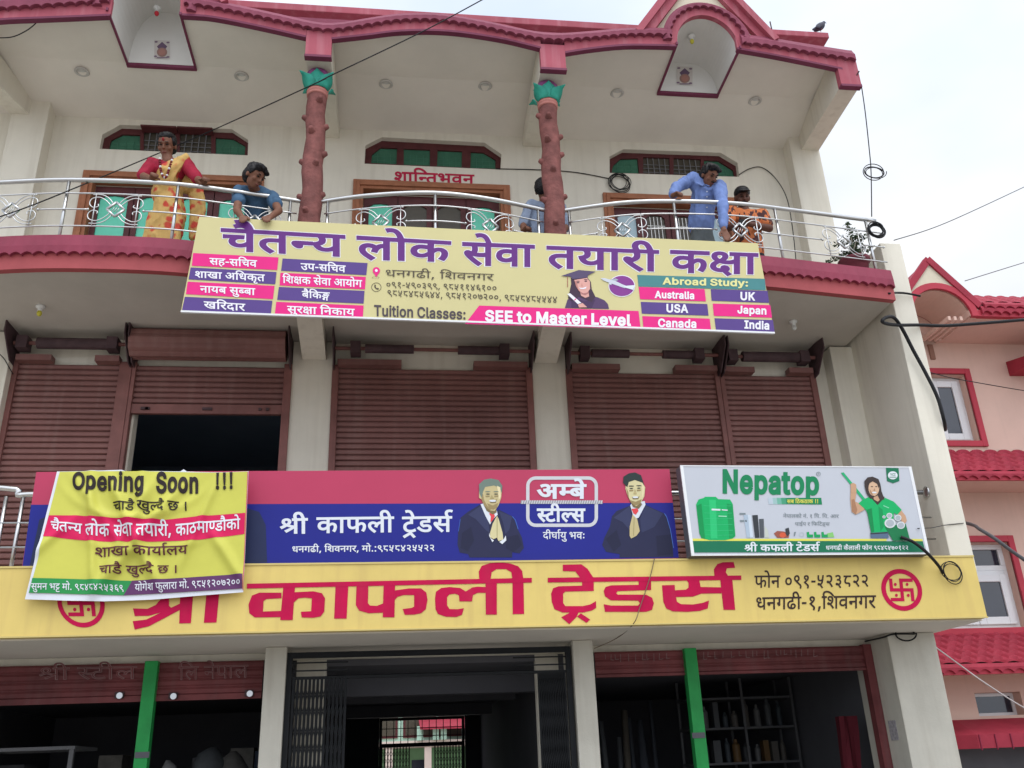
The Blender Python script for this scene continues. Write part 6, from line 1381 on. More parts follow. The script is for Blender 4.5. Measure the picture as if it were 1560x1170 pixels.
for x0 in (775, 818, 862): zp([(x0, 432), (x0 + 14, 430), (x0 + 16, 446), (x0 + 38, 446), (x0 + 38, 464), (x0 + 2, 464)], ink(25, 150, 85), 2)
zp([(895, 440), (930, 432), (940, 462), (900, 464)], ink(130, 190, 110), 2)
zp([(92, 470), (1250, 472), (1250, 484), (92, 484)], NYL, 1); zp([(1378, 472), (1462, 473), (1466, 485), (1384, 484)], NYL, 1)
zp([(92, 484), (1465, 486), (1482, 550), (99, 553)], NGD, 1.5)
p.text('श्री कफली टेडर्स', Q(o, sc, 404, 508, 546, 850, 506, 544), LGT, 3, bold=24)
p.text('धनगढी कैलाली फोन ९८४८५७०१२२', Q(o, sc, 888, 514, 538, 1380, 513, 537), LGT, 3, bold=14)
# the man with the pipes
zp([(978, 80), (994, 77), (1132, 246), (1116, 252)], ink(40, 165, 110), 3)
zp([(1036, 150), (1066, 150), (1070, 195), (1062, 250), (1108, 272), (1118, 300), (1066, 328), (1042, 312), (1034, 240)], SKN, 4); zp([(1034, 146), (1052, 140), (1068, 150), (1070, 195), (1040, 202)], SKN, 5)
zp([(1300, 300), (1335, 300), (1362, 335), (1370, 365), (1350, 392), (1325, 340)], SKN, 3)
zp([(1110, 238), (1150, 222), (1195, 262), (1238, 228), (1292, 252), (1338, 300), (1312, 330), (1292, 318), (1284, 430), (1156, 436), (1140, 330), (1125, 300), (1082, 262)], NGB, 5)
zp([(1150, 226), (1165, 240), (1195, 272), (1232, 232), (1238, 224), (1218, 215), (1195, 245), (1165, 215)], ink(60, 50, 48), 6)
zp([(1170, 215), (1215, 212), (1218, 232), (1196, 252), (1172, 238)], SKN, 6)
zp([(1118, 160), (1116, 130), (1135, 108), (1165, 103), (1200, 118), (1212, 150), (1218, 190), (1236, 238), (1208, 244), (1195, 215), (1150, 235), (1128, 200)], ink(62, 52, 50), 6)
p.ellipse(o[0] + 1172 / sc, o[1] + 172 / sc, 8.2, 12, ink(205, 170, 140), 7.4, 18)
zp([(1134, 150), (1150, 122), (1185, 118), (1205, 145), (1200, 175), (1192, 148), (1165, 132)], ink(62, 52, 50), 8.2)
for ex in (1160, 1186): p.ellipse(o[0] + ex / sc, o[1] + 163 / sc, 1.8, .7, ink(60, 48, 45), 8.6, 8)
p.ellipse(o[0] + 1174 / sc, o[1] + 198 / sc, 3.6, 1.2, LGT, 8.6, 10)
p.line(Z(o, sc, (1228, 275), (1262, 290)), 1.6, ink(120, 205, 160), 6.4)
zp([(1130, 300), (1160, 290), (1175, 430), (1156, 436), (1140, 350)], ink(14, 130, 72), 5.8); zp([(1200, 280), (1225, 300), (1232, 400), (1212, 428)], ink(16, 142, 80), 5.8); zp([(1040, 240), (1056, 235), (1075, 300), (1066, 326), (1044, 308)], ink(160, 118, 90), 4.6); zp([(1146, 176), (1156, 190), (1166, 214), (1180, 222), (1164, 216), (1150, 200)], ink(165, 125, 98), 8)
zp([(1176, 172), (1180, 188), (1168, 188)], ink(170, 130, 102), 8.6)
zp([(1152, 436), (1256, 430), (1262, 468), (1154, 468)], ink(85, 105, 130), 5); p.line(Z(o, sc, (1152, 442), (1254, 436)), 1.8, DK, 6)
zp([(1236, 398), (1362, 384), (1388, 482), (1286, 484)], ink(25, 115, 70), 6.4)
for cx_, cy_, a, b_ in ((1268, 380, 33, 29), (1333, 392, 24, 22), (1315, 348, 21, 19), (1264, 335, 18, 16), (1232, 343, 10, 9)):
    p.ellipse(o[0] + cx_ / sc, o[1] + cy_ / sc, a / sc, b_ / sc, ink(205, 210, 212, k=1.0), 7.4, 18); p.ellipse(o[0] + cx_ / sc, o[1] + cy_ / sc, a * .72 / sc, b_ * .72 / sc, ink(165, 172, 178), 8.2, 18)
zp([(1246, 50), (1321, 52), (1326, 128), (1288, 142), (1252, 128)], NGD, 2)
p.ellipse(o[0] + 1286 / sc, o[1] + 95 / sc, 7.4, 6.2, LGT, 3, 18); p.text('YCI', Q(o, sc, 1270, 83, 98, 1302, 83, 98), NGD, 4, bold=20); p.line(Z(o, sc, (1266, 106), (1306, 106)), .9, NGD, 4)
p.build('printed_face', NB)

# ---- the yellow banner hung over the first signs
VB = thing('vinyl_banner', 'creased yellow vinyl banner with black headline hung over the left end of both signs', 'banner', (-2.2, 7.88, 2.9))
VYL = 7.87
vx0, vx1 = at(40, 900, VYL).x, at(380, 720, VYL).x; vz0, vz1 = at(200, 915, VYL).z, at(200, 718, VYL).z
def vbend(v):
    u = (v.x - vx0) / (vx1 - vx0); w = (v.z - vz0) / (vz1 - vz0)
    d = 0
    for (u0, sl, wd_, a, w0, w1) in ((.22, .10, .022, .020, .0, 1.1), (.30, .34, .03, .026, .05, 1.0), (.55, -.25, .028, .018, .1, 1.0), (.47, .04, .02, .016, .45, 1.1), (.72, -.42, .035, .026, .0, .95), (.86, -.2, .02, .016, .2, 1.0), (.12, .5, .03, .015, .3, 1.0), (.62, .45, .03, .018, .0, .6), (.40, -.6, .03, .014, .1, .7)):
        c_ = u0 + sl * (1 - w)
        f = max(0, min(1, (w - w0) / .2)) * max(0, min(1, (w1 - w) / .2))
        d += a * math.exp(-((u - c_) / wd_) ** 2) * f
    # hanging swags
    for (uc, wc, a) in ((.45, .62, .014), (.52, .36, .010)):
        r_ = math.hypot((u - uc) * 1.4, (w - 1.25)) - (1.25 - wc); d += a * math.exp(-(r_ / .03) ** 2) * max(0, 1 - abs(u - uc) * 2.2)
    d *= 1.9; d += .008 * math.sin(u * 9 + w * 4) + .012 * (1 - w) * math.sin(u * 5.5 + .6)
    return Vector((v.x, v.y - d - .012, v.z))
p = Print(VYL, eps=.0042, bendf=vbend); o, sc = (0, 700), 3
zp = lambda pts, m, l: p.zpoly(o, sc, pts, m, l)
VW = ink(218, 220, 228, k=1.0); VY_ = mat('vinyl_yellow', (.57, .555, .095), .42, var=.05, scale=3); VP = ink(205, 25, 85); VG = ink(45, 140, 75); VPU = ink(95, 55, 98); BK = ink(42, 32, 32); BRP = ink(88, 38, 50)
zp([(262, 56), (400, 54), (560, 50), (580, 58), (700, 56), (825, 56), (840, 46), (855, 56), (1000, 60), (1137, 56), (1130, 200), (1122, 400), (1113, 608), (900, 624), (700, 640), (480, 650), (300, 648), (118, 641), (170, 440), (215, 250)], VW, 0)
zp([(275, 58), (400, 56), (700, 58), (1000, 62), (1133, 58), (1126, 200), (1118, 400), (1110, 592), (900, 604), (565, 622), (400, 620), (138, 612), (185, 440), (228, 250)], VY_, 1)
zp([(228, 258), (350, 258), (600, 278), (750, 280), (900, 262), (1122, 245), (1118, 342), (900, 372), (600, 382), (400, 375), (203, 355)], VP, 2)
zp([(155, 545), (350, 550), (605, 556), (567, 622), (400, 620), (138, 612)], VG, 2); zp([(605, 555), (850, 542), (1111, 525), (1109, 592), (900, 604), (567, 622)], VPU, 2)
p.line(Z(o, sc, (1134, 60), (1126, 250), (1112, 600)), .9, VP, 2)
p.text('Opening', Q(o, sc, 332, 64, 138, 668, 66, 152), BK, 3, bold=42); p.text('Soon', Q(o, sc, 716, 66, 154, 912, 66, 154), BK, 3, bold=46); p.text('!!!', Q(o, sc, 980, 66, 138, 1072, 62, 134), BK, 3, bold=30, cap=727)
for x0, y0 in ((338, 62), (728, 64)): pass
p.text('चाडै खुल्दै छ ।', Q(o, sc, 522, 200, 240, 862, 198, 238), BK, 3, bold=12)
for w, a in (('चैतन्य', (238, 286, 328, 378, 298, 342)), ('लोक', (394, 300, 350, 506, 302, 354)), ('सेवा', (526, 304, 356, 616, 304, 356)), ('तयारी,', (632, 304, 356, 788, 300, 350)), ('काठमाण्डौको', (806, 300, 352, 1098, 272, 318))):
    p.text(w, Q(o, sc, *a), VW, 3, bold=14)
p.text('शाखा कार्यालय', Q(o, sc, 440, 408, 450, 862, 398, 436), BRP, 3, bold=12)
p.text('चाडै खुल्दै छ ।', Q(o, sc, 460, 490, 528, 816, 486, 520), BRP, 3, bold=12)
p.text('सुमन भट्ट मो. ९८४८४२५३६९', Q(o, sc, 150, 570, 598, 568, 576, 604), VW, 3, bold=8)
p.text('योगेश फुलारा मो. ९८५१२०७२००', Q(o, sc, 618, 572, 602, 1102, 546, 576), VW, 3, bold=8)
p.build('printed_sheet', VB, cut=[(0, vx0 - .05, vx1 + .05, .012), (2, vz0 - .05, vz1 + .1, .022)])

# ---- the big banner held over the railing
TB = thing('tuition_banner', 'wide tilted tan signboard with purple headline held over the balcony railing', 'signboard', (1.2, 7.8, 5.6))
TY = 7.76
board([(303.3, 330), (1154.5, 370.5), (1180, 507), (275.5, 474)], TY, .022, 'panel', mat('tan_panel_print', (.60, .54, .27), .45, var=.03, scale=1.5), TB)
bl, br = at(275.5, 474.5, TY), at(1180, 507.3, TY)
mb = MB(); mb.quadbar(bl + Vector((0, .005, 0)), br + Vector((0, .005, 0)), .026, .018); mb.build('edge_rail', ALU, TB)
p = Print(TY)
PK, PU, PT, TL_ = ink(222, 40, 128), ink(88, 66, 132), ink(98, 46, 122), ink(72, 130, 132); WW = ink(232, 230, 238, k=1.0); OLV = ink(80, 72, 62); GB = ink(78, 70, 76)
a4, a5, s3 = (260, 320), (720, 320), 3
for w, oo, a in (('चैतन्य', a4, (232, 86, 182, 792, 118, 212)), ('लोक', a4, (852, 121, 223, 1276, 146, 236)), ('सेवा', a5, (-45, 150, 249, 279, 163, 258)), ('तयारी', a5, (340, 167, 263, 846, 187, 279)), ('कक्षा', a5, (905, 186, 283, 1300, 201, 292))):
    p.text(w, Q(oo, s3, *a), WW, 1, bold=44); p.text(w, Q(oo, s3, *a), PT, 2, bold=25)
boxes = [(a4, [(103, 197), (493, 217), (487, 275), (97, 255)], PK), (a4, [(92, 263), (484, 284), (478, 340), (82, 317)], PU), (a4, [(78, 328), (475, 347), (468, 408), (70, 385)], PK), (a4, [(65, 397), (465, 415), (458, 477), (52, 458)], PU),
         (a4, [(512, 222), (900, 243), (894, 298), (505, 278)], PU), (a4, [(502, 287), (892, 306), (888, 363), (498, 345)], PK), (a4, [(495, 352), (886, 370), (882, 428), (487, 411)], PU), (a4, [(483, 420), (882, 437), (878, 496), (476, 478)], PK),
         (a5, [(752, 297), (1335, 315), (1340, 367), (758, 350)], TL_), (a5, [(758, 352), (1060, 362), (1066, 418), (765, 408)], PK), (a5, [(1088, 362), (1347, 370), (1355, 425), (1092, 415)], PU),
         (a5, [(768, 420), (1072, 430), (1078, 483), (773, 474)], PU), (a5, [(1097, 428), (1360, 435), (1368, 493), (1102, 484)], PK), (a5, [(775, 485), (1083, 497), (1090, 552), (780, 541)], PK), (a5, [(1105, 495), (1372, 503), (1380, 560), (1112, 551)], PU),
         (a5, [(30, 437), (758, 462), (768, 545), (-35, 521)], PK)]
for oo, pts, m in boxes: p.zpoly(oo, s3, pts, m, 2)
for w, oo, a, b_, m in (('सह-सचिव', a4, (178, 221, 250, 394, 232, 262), 18, WW), ('शाखा अधिकृत', a4, (110, 281, 309, 430, 297, 327), 18, WW), ('नायब सुब्बा', a4, (135, 348, 377, 386, 360, 390), 18, WW), ('खरिदार', a4, (152, 419, 449, 340, 431, 462), 18, WW),
                     ('उप-सचिव', a4, (595, 245, 274, 799, 256, 286), 18, WW), ('शिक्षक सेवा आयोग', a4, (512, 303, 334, 874, 323, 354), 18, WW), ('बैकिङ्ग', a4, (600, 372, 401, 726, 379, 408), 18, WW), ('सुरक्षा निकाय', a4, (533, 440, 471, 840, 454, 484), 18, WW),
                     ('धनगढी, शिवनगर', a4, (980, 274, 305, 1476, 294, 324), 0, OLV)):
    p.text(w, Q(oo, s3, *a), m, 4, bold=b_)
p.text('०९१-५९०३९९, ९८५११४६१००', Q(a4, s3, 983, 333, 354, 1492, 350, 372), OLV, 3, bold=4, cap=520)
p.text('९८५८४८५६४४, ९८५१२०७२००, ९८५८४८५५४४', Q(a4, s3, 988, 371, 393, 1768, 402, 425), OLV, 3, bold=4, cap=520)
p.text('Tuition Classes:', Q(a4, s3, 928, 436, 484, 1350, 456, 500), GB, 3, bold=30)
p.text('SEE to Master Level', Q(a5, s3, 55, 461, 507, 722, 482, 529), WW, 4, bold=52)
p.text('Abroad Study:', Q(a5, s3, 868, 311, 340, 1260, 321, 350), ink(222, 218, 150, k=1.0), 4, bold=44)
for w, a in (('Australia', (832, 372, 402, 1014, 377, 408)), ('UK', (1220, 377, 411, 1290, 379, 414)), ('USA', (882, 432, 467, 984, 435, 470)), ('Japan', (1208, 440, 472, 1344, 446, 478)), ('Canada', (845, 499, 534, 1024, 504, 539)), ('India', (1240, 507, 541, 1357, 512, 547))):
    p.text(w, Q(a5, s3, *a), WW, 4, bold=44)
# map pin and telephone roundel
c = Z(a4, s3, (940, 281))[0]; p.ellipse(c[0], c[1] - 1, 5.6, 5.6, PK, 2, 18); p.poly([(c[0] - 4.8, c[1] + 1), (c[0] + 4.8, c[1] + 1), (c[0], c[1] + 9)], PK, 2.6); p.ellipse(c[0], c[1] - 1, 2.2, 2.2, WW, 4, 12); p.ring(c[0] - 1, c[1] + 9.5, 5.5, 1.6, .6, OLV, 2, 20)
c = Z(a4, s3, (940, 353))[0]; p.ring(c[0], c[1], 7.6, 7, .8, OLV, 2, 24); p.poly([(c[0] - 3, c[1] - 3.6), (c[0] - 1, c[1] - 3.8), (c[0] - .6, c[1] - 1.4), (c[0] - 1.4, c[1] - .6), (c[0] + 1, c[1] + 1.8), (c[0] + 2, c[1] + 1), (c[0] + 4, c[1] + 2), (c[0] + 3, c[1] + 4), (c[0] - .4, c[1] + 3), (c[0] - 3, c[1])], OLV, 2)
# graduate and aeroplane
og, sg = (780, 400), 7.09; zp = lambda pts, m, l: p.zpoly(og, sg, pts, m, l)
GN = ink(84, 62, 98); HR = ink(66, 48, 66); FC = ink(214, 160, 150)
zp([(570, 492), (600, 400), (640, 385), (720, 360), (780, 380), (830, 365), (920, 375), (1000, 410), (1035, 450), (1048, 503)], GN, 2)
zp([(635, 170), (815, 165), (850, 210), (860, 290), (900, 372), (860, 430), (780, 395), (720, 372), (640, 420), (604, 385), (625, 300), (640, 230)], HR, 3)
zp([(735, 318), (825, 308), (832, 370), (790, 385), (745, 360)], FC, 4); zp([(670, 192), (810, 170), (840, 210), (842, 288), (812, 328), (770, 336), (722, 312), (690, 262)], FC, 4.6)
zp([(525, 150), (720, 85), (905, 102), (820, 140), (815, 165), (720, 178), (650, 182), (630, 155)], ink(86, 74, 104), 5.4)
zp([(672, 195), (700, 215), (712, 290), (740, 325), (722, 312), (690, 262)], ink(180, 124, 118), 5.2); zp([(738, 318), (800, 330), (826, 310), (828, 335), (790, 355), (748, 345)], ink(170, 115, 112), 4.4); zp([(752, 222), (766, 262), (742, 262)], ink(196, 140, 130), 5.2); zp([(640, 420), (720, 400), (780, 420), (900, 400), (860, 495), (640, 492)], ink(70, 50, 84), 2.7)
zp([(720, 275), (760, 280), (805, 265), (795, 285), (765, 292), (735, 288)], WW, 5.6)
for ex, ey in ((712, 222), (795, 205)): p.ellipse(og[0] + ex / sg, og[1] + ey / sg, 2.2, .9, HR, 5.6, 8); p.ellipse(og[0] + ex / sg, og[1] + (ey - 16) / sg, 3, .6, HR, 5.6, 8)
p.line(Z(og, sg, (598, 160), (600, 270)), .8, ink(150, 40, 60), 4)
zp([(595, 345), (625, 335), (748, 440), (708, 452)], WW, 5); p.line(Z(og, sg, (672, 412), (690, 395)), 1.6, PK, 6); zp([(710, 458), (760, 442), (810, 488), (722, 490)], FC, 6)
p.ellipse(og[0] + 1185 / sg, og[1] + 255 / sg, 20.4, 16.6, WW, 2, 28); p.ellipse(og[0] + 1185 / sg, og[1] + 255 / sg, 19.3, 15.5, ink(130, 58, 138), 3, 28)
SV = ink(200, 205, 215, k=1.0)
zp([(955, 172), (1000, 172), (1110, 200), (1190, 238), (1250, 262), (1215, 280), (1180, 268), (1060, 226), (985, 196)], SV, 4.2); zp([(1195, 258), (1325, 248), (1308, 300), (1210, 272)], ink(218, 226, 232, k=1.0), 5); zp([(1055, 215), (1075, 225), (1070, 248), (1050, 235)], SV, 5); zp([(1040, 190), (1120, 175), (1150, 190), (1100, 210)], ink(160, 165, 180), 4)
p.build('printed_face', TB)

# ================================================================== people on the balcony
def organic(build_fn, voxel, smooth=4, fold=0, ff=9):
    """join overlapping rounded limbs into one continuous skin"""
    m_ = MB(); build_fn(m_)
    me = bpy.data.meshes.new('limbs'); me.from_pydata([tuple(v) for v in m_.v], [], m_.f)
    bm = bmesh.new(); bm.from_mesh(me); bmesh.ops.recalc_face_normals(bm, faces=bm.faces); bm.to_mesh(me); bm.free()
    ob = bpy.data.objects.new('limbs', me); COL.objects.link(ob)
    r = ob.modifiers.new('r', 'REMESH'); r.mode = 'VOXEL'; r.voxel_size = voxel
    s_ = ob.modifiers.new('s', 'SMOOTH'); s_.factor = .5; s_.iterations = smooth
    dg = bpy.context.evaluated_depsgraph_get(); dg.update()
    res = bpy.data.meshes.new_from_object(ob.evaluated_get(dg))
    bpy.data.objects.remove(ob); bpy.data.meshes.remove(me)
    if fold:                                                            # creases in cloth, locks in hair
        res.update(); nv = [v.normal.copy() for v in res.vertices]
        for v, n_ in zip(res.vertices, nv):
            q = Vector((v.co.x * ff, v.co.y * ff, v.co.z * ff * .55))
            a = noise.noise(q + Vector((noise.noise(q * .7), 0, noise.noise(q * .6))) * 1.2)
            r_ = 1 - abs(a) * 2.2
            v.co += n_ * fold * (r_ * 1.1 - .35 + .5 * noise.noise(q * 2.3))
    return res
def link_mesh(name, me, m, parent):
    o = WLOC[parent.name]
    me.transform(Matrix.Translation(-o)); me.materials.clear(); me.materials.append(m)
    me.polygons.foreach_set('use_smooth', [True] * len(me.polygons)); me.name = name
    ob = bpy.data.objects.new(name, me); COL.objects.link(ob); ob.parent = parent; WLOC[ob.name] = o
    return ob
def limb(m_, pts, rs, n=12):
    for (a, b), (ra, rb) in zip(zip(pts, pts[1:]), zip(rs, rs[1:])): m_.cone(a, b, ra, rb, n)
    for p_, r in zip(pts, rs): m_.ball(p_, r * .995, 7)
def frame(f):
    f = Vector(f).normalized(); r = f.cross(Vector((0, 0, 1))).normalized(); u = r.cross(f)
    return Matrix((r, f, u)).transposed()          # columns: side, forward, up
def head(m_, c, f, s=1.0):
    M3 = frame(f); c = Vector(c)
    def b(x, y, z, rx, ry, rz): m_.ball(c + M3 @ Vector((x, y, z)) * s, (rx * s, ry * s, rz * s), 9, rot=M3)
    b(0, -.012, .030, .077, .095, .090); b(0, .018, -.040, .060, .068, .075); b(0, .045, -.085, .034, .035, .030)
    b(0, .086, -.018, .013, .022, .026); b(0, .098, -.030, .016, .014, .011); b(0, .072, .022, .052, .022, .014)
    b(0, .080, -.062, .026, .012, .007); b(0, .078, -.074, .022, .012, .007)
    for sx in (-1, 1): b(sx * .078, -.012, -.010, .012, .022, .034); b(sx * .040, .058, -.030, .024, .022, .022)
def face(parent, c, f, s=1.0, beard=0, tika=False):
    M3 = frame(f); c = Vector(c)
    m_ = MB()
    for sx in (-1, 1): m_.ball(c + M3 @ Vector((sx * .031, .079, .004)) * s, (.014 * s, .010 * s, .007 * s), 6, rot=M3)
    m_.build('eyes', mat('eye_dark', (.02, .014, .012), .25, var=0), parent, smooth=True)
    m_ = MB()
    for sx in (-1, 1): m_.ball(c + M3 @ Vector((sx * .032, .088, .026)) * s, (.021 * s, .008 * s, .005 * s), 6, rot=M3)
    if beard:
        m_.ball(c + M3 @ Vector((0, .090, -.052)) * s, (.027 * s, .009 * s, .007 * s), 6, rot=M3)
        if beard > 1: m_.ball(c + M3 @ Vector((0, .050, -.092)) * s, (.046 * s, .042 * s, .030 * s), 7, rot=M3)
    m_.build('eyebrows', HAIR, parent, smooth=True)
    m_ = MB(); m_.ball(c + M3 @ Vector((0, .087, -.068)) * s, (.024 * s, .008 * s, .006 * s), 6, rot=M3); m_.build('lips', mat('lip_colour', (.17, .05, .045), .5, var=0), parent, smooth=True)
    if tika:
        m_ = MB(); m_.ball(c + M3 @ Vector((0, .088, .052)) * s, (.012 * s, .007 * s, .017 * s), 6, rot=M3); m_.build('forehead_mark', mat('vermilion', (.24, .012, .016), .6, var=0), parent, smooth=True)
def hair_mesh(c, f, s=1.0, bun=False, fringe=True):
    M3 = frame(f); c = Vector(c)
    def fn(m_):
        def b(x, y, z, rx, ry, rz): m_.ball(c + M3 @ Vector((x, y, z)) * s, (rx * s, ry * s, rz * s), 9, rot=M3)
        b(0, -.030, .052, .086, .092, .082); b(0, -.055, .0, .080, .066, .085)
        if fringe: b(.02, .045, .092, .066, .045, .034); b(-.03, .058, .078, .045, .032, .026); b(.045, .05, .075, .03, .03, .03)
        else: b(0, .01, .085, .07, .06, .045)
        for sx in (-1, 1): b(sx * .070, -.01, .035, .020, .045, .045)
        if bun: b(0, -.125, -.015, .055, .05, .055)
    return organic(fn, .007, 1, fold=.0065, ff=34)
def hand(m_, wrist, d, lat, curl, spread=1.0, thumb=1):
    """palm with four unequal bent fingers and a thumb: d points along the hand, lat across the knuckles, curl is where the fingers bend to"""
    w = Vector(wrist); d = Vector(d).normalized(); lat = Vector(lat); lat = (lat - d * lat.dot(d)).normalized(); cu = Vector(curl).normalized()
    k = w + d * .085
    m_.cone(w, w + d * .03, .027, .030, 10); 
    for t in (-.026, -.009, .009, .026): m_.cone(w + d * .015 + lat * t * .6, k + lat * t, .018, .014, 8); m_.ball(k + lat * t, .0145, 5)
    for t, L in ((-.030, .058), (-.010, .072), (.011, .068), (.031, .052)):
        a = k + lat * t; b = a + (d * .75 + cu * .55).normalized() * L * .48; c_ = b + (d * .15 + cu).normalized() * L * .34; e = c_ + (cu * .9 - d * .35).normalized() * L * .26
        limb(m_, [a, b, c_, e], [.0125, .0115, .0105, .009], 8)
    a = w + d * .03 + lat * (.030 * thumb); b = a + (d * .5 + lat * thumb * .8 + cu * .3).normalized() * .04; c_ = b + (d * .6 + cu * .7).normalized() * .035
    limb(m_, [a, b, c_], [.015, .0125, .010], 8)
def J(px, py, Y): return at(px, py, Y)

# ---- woman in a yellow sari
def woman():
    f = (-.10, -1, -.62); hc = J(254, 222, 8.36); t = thing('person', 'woman in a yellow flowered sari and red blouse leaning on the steel rail', 'person', (hc.x, 8.4, ZFL))
    sl, sr_ = J(233, 249, 8.36), J(284, 251, 8.36); el, er = J(217, 268, 8.24), J(301, 273, 8.2); wl, wr = J(231, 272.5, 8.02), J(309, 279, 8.02)
    ch, wa, hp = J(259, 268, 8.40), J(258, 300, 8.42), J(258, 328, 8.43); fl = Vector((hp.x - .09, 8.44, ZFL + .04)); fr2 = Vector((hp.x + .09, 8.44, ZFL + .04))
    def body(m_):
        head(m_, hc, f, 1.12)
        limb(m_, [hc + Vector((0, .02, -.07)), J(256, 247, 8.38)], [.052, .058])
        limb(m_, [sl, ch, wa, hp], [.06, .125, .115, .14]); limb(m_, [sr_, ch], [.06, .125])
        limb(m_, [sl, el, wl], [.052, .043, .030]); limb(m_, [sr_, er, wr], [.052, .043, .030])
        limb(m_, [hp, fl], [.13, .06]); limb(m_, [hp, fr2], [.13, .06])
        hand(m_, wl, (.35, -.6, .05), (1, .3, 0), (.1, -.3, -1), thumb=1); hand(m_, wr, (.35, -.6, .05), (1, .2, 0), (0, -.3, -1), thumb=-1)
    b_ = link_mesh('body', organic(body, .008), SKIN, t)
    link_mesh('hair', hair_mesh(hc, f, 1.12, bun=True, fringe=False), HAIR, t); face(t, hc, f, 1.12, tika=True)
    red = mat('red_blouse_cloth', (.30, .010, .035), .75, var=.15, scale=12)
    def blouse(m_):
        limb(m_, [sl, (sl + el) / 2, el], [.072, .068, .058]); limb(m_, [sr_, (sr_ + er) / 2, er], [.072, .068, .058]); limb(m_, [sl, ch, sr_], [.07, .138, .07])
    link_mesh('blouse', organic(blouse, .009, 3, fold=.006), red, t)
    sari = mat('flowered_sari_cloth', (.56, .36, .12), .7, var=.1, scale=8)
    n_ = sari.node_tree; bs = n_.nodes['Principled BSDF']; src = bs.inputs['Base Color'].links[0].from_socket
    tc_ = n_.nodes.new('ShaderNodeTexCoord'); vo = n_.nodes.new('ShaderNodeTexVoronoi'); vo.inputs['Scale'].default_value = 9; nn = n_.nodes.new('ShaderNodeTexNoise'); nn.inputs['Scale'].default_value = 22
    ad = n_.nodes.new('ShaderNodeMath'); ad.operation = 'MULTIPLY_ADD'; ad.inputs[1].default_value = .55
    rr = n_.nodes.new('ShaderNodeValToRGB'); rr.color_ramp.elements[0].position = .56; rr.color_ramp.elements[0].color = (1, 1, 1, 1); rr.color_ramp.elements[1].position = .74; rr.color_ramp.elements[1].color = (0, 0, 0, 1)
    mm = n_.nodes.new('ShaderNodeMix'); mm.data_type = 'RGBA'; mm.inputs['B'].default_value = (.50, .06, .035, 1)
    n_.links.new(tc_.outputs['Object'], vo.inputs['Vector']); n_.links.new(tc_.outputs['Object'], nn.inputs['Vector'])
    n_.links.new(nn.outputs['Fac'], ad.inputs[0]); n_.links.new(vo.outputs['Distance'], ad.inputs[2]); n_.links.new(ad.outputs[0], rr.inputs['Fac'])
    n_.links.new(rr.outputs['Color'], mm.inputs['Factor']); n_.links.new(src, mm.inputs['A']); n_.links.new(mm.outputs['Result'], bs.inputs['Base Color'])
    def saree(m_):
        lo = Vector((hp.x - .02, 8.44, ZFL + .05))
        limb(m_, [wa + Vector((0, 0, .05)), wa, hp, (hp + lo) / 2, lo], [.135, .135, .168, .155, .165])
        for k in range(9):
            x = -.15 + .036 * k; limb(m_, [hp + Vector((x, -.10, -.05)), Vector((lo.x + x * 1.1, 8.30, ZFL + .05))], [.03, .034], 8)
        limb(m_, [sr_ + Vector((-.01, -.035, .045)), ch + Vector((.03, -.075, -.01)), wa + Vector((-.06, -.04, 0))], [.062, .085, .10])
        limb(m_, [sr_ + Vector((-.045, -.02, .04)), ch + Vector((-.02, -.07, .0)), wa + Vector((-.08, -.02, 0))], [.05, .085, .10])
        limb(m_, [sr_ + Vector((0, .06, .04)), sr_ + Vector((0, .12, -.2))], [.06, .08])
    link_mesh('sari', organic(saree, .009, 3, fold=.010, ff=11), sari, t)
    def pallu(m_):
        for k in range(4): limb(m_, [J(290 + 4 * k, 262 + 8, 8.52), J(293 + 5 * k, 310, 8.5), J(292 + 6 * k, 362, 8.5)], [.035, .035, .03], 8)
    link_mesh('sari_end', organic(pallu, .010, 3, fold=.008, ff=11), sari, t)
    m_ = MB(); g = smoothpath([J(244, 243, 8.29), J(245, 258, 8.24), J(249, 270, 8.235), J(254, 270, 8.235), J(258, 258, 8.24), J(263, 243, 8.29)], 5)
    for i, p_ in enumerate(g): m_.ball(p_ + Vector((0, -.012, 0)), .014, 5, 1 if i % 4 == 0 else 0)
    m_.build('bead_garland', [mat('dark_red_beads', (.16, .012, .02), .4, var=0), ALU], t, smooth=True)
    m_ = MB(); m_.tube([wl + Vector((.0, .004, .03)) * 0 + Vector((.036 * math.cos(a), .01 + .02 * math.sin(a), .034 * math.sin(a))) + wl for a in [2 * math.pi * i / 14 for i in range(14)]], .005, 6, closed=True); m_.build('bangle', mat('gold_bangle', (.6, .38, .1), .3, metal=1, var=0), t, smooth=True)
woman()

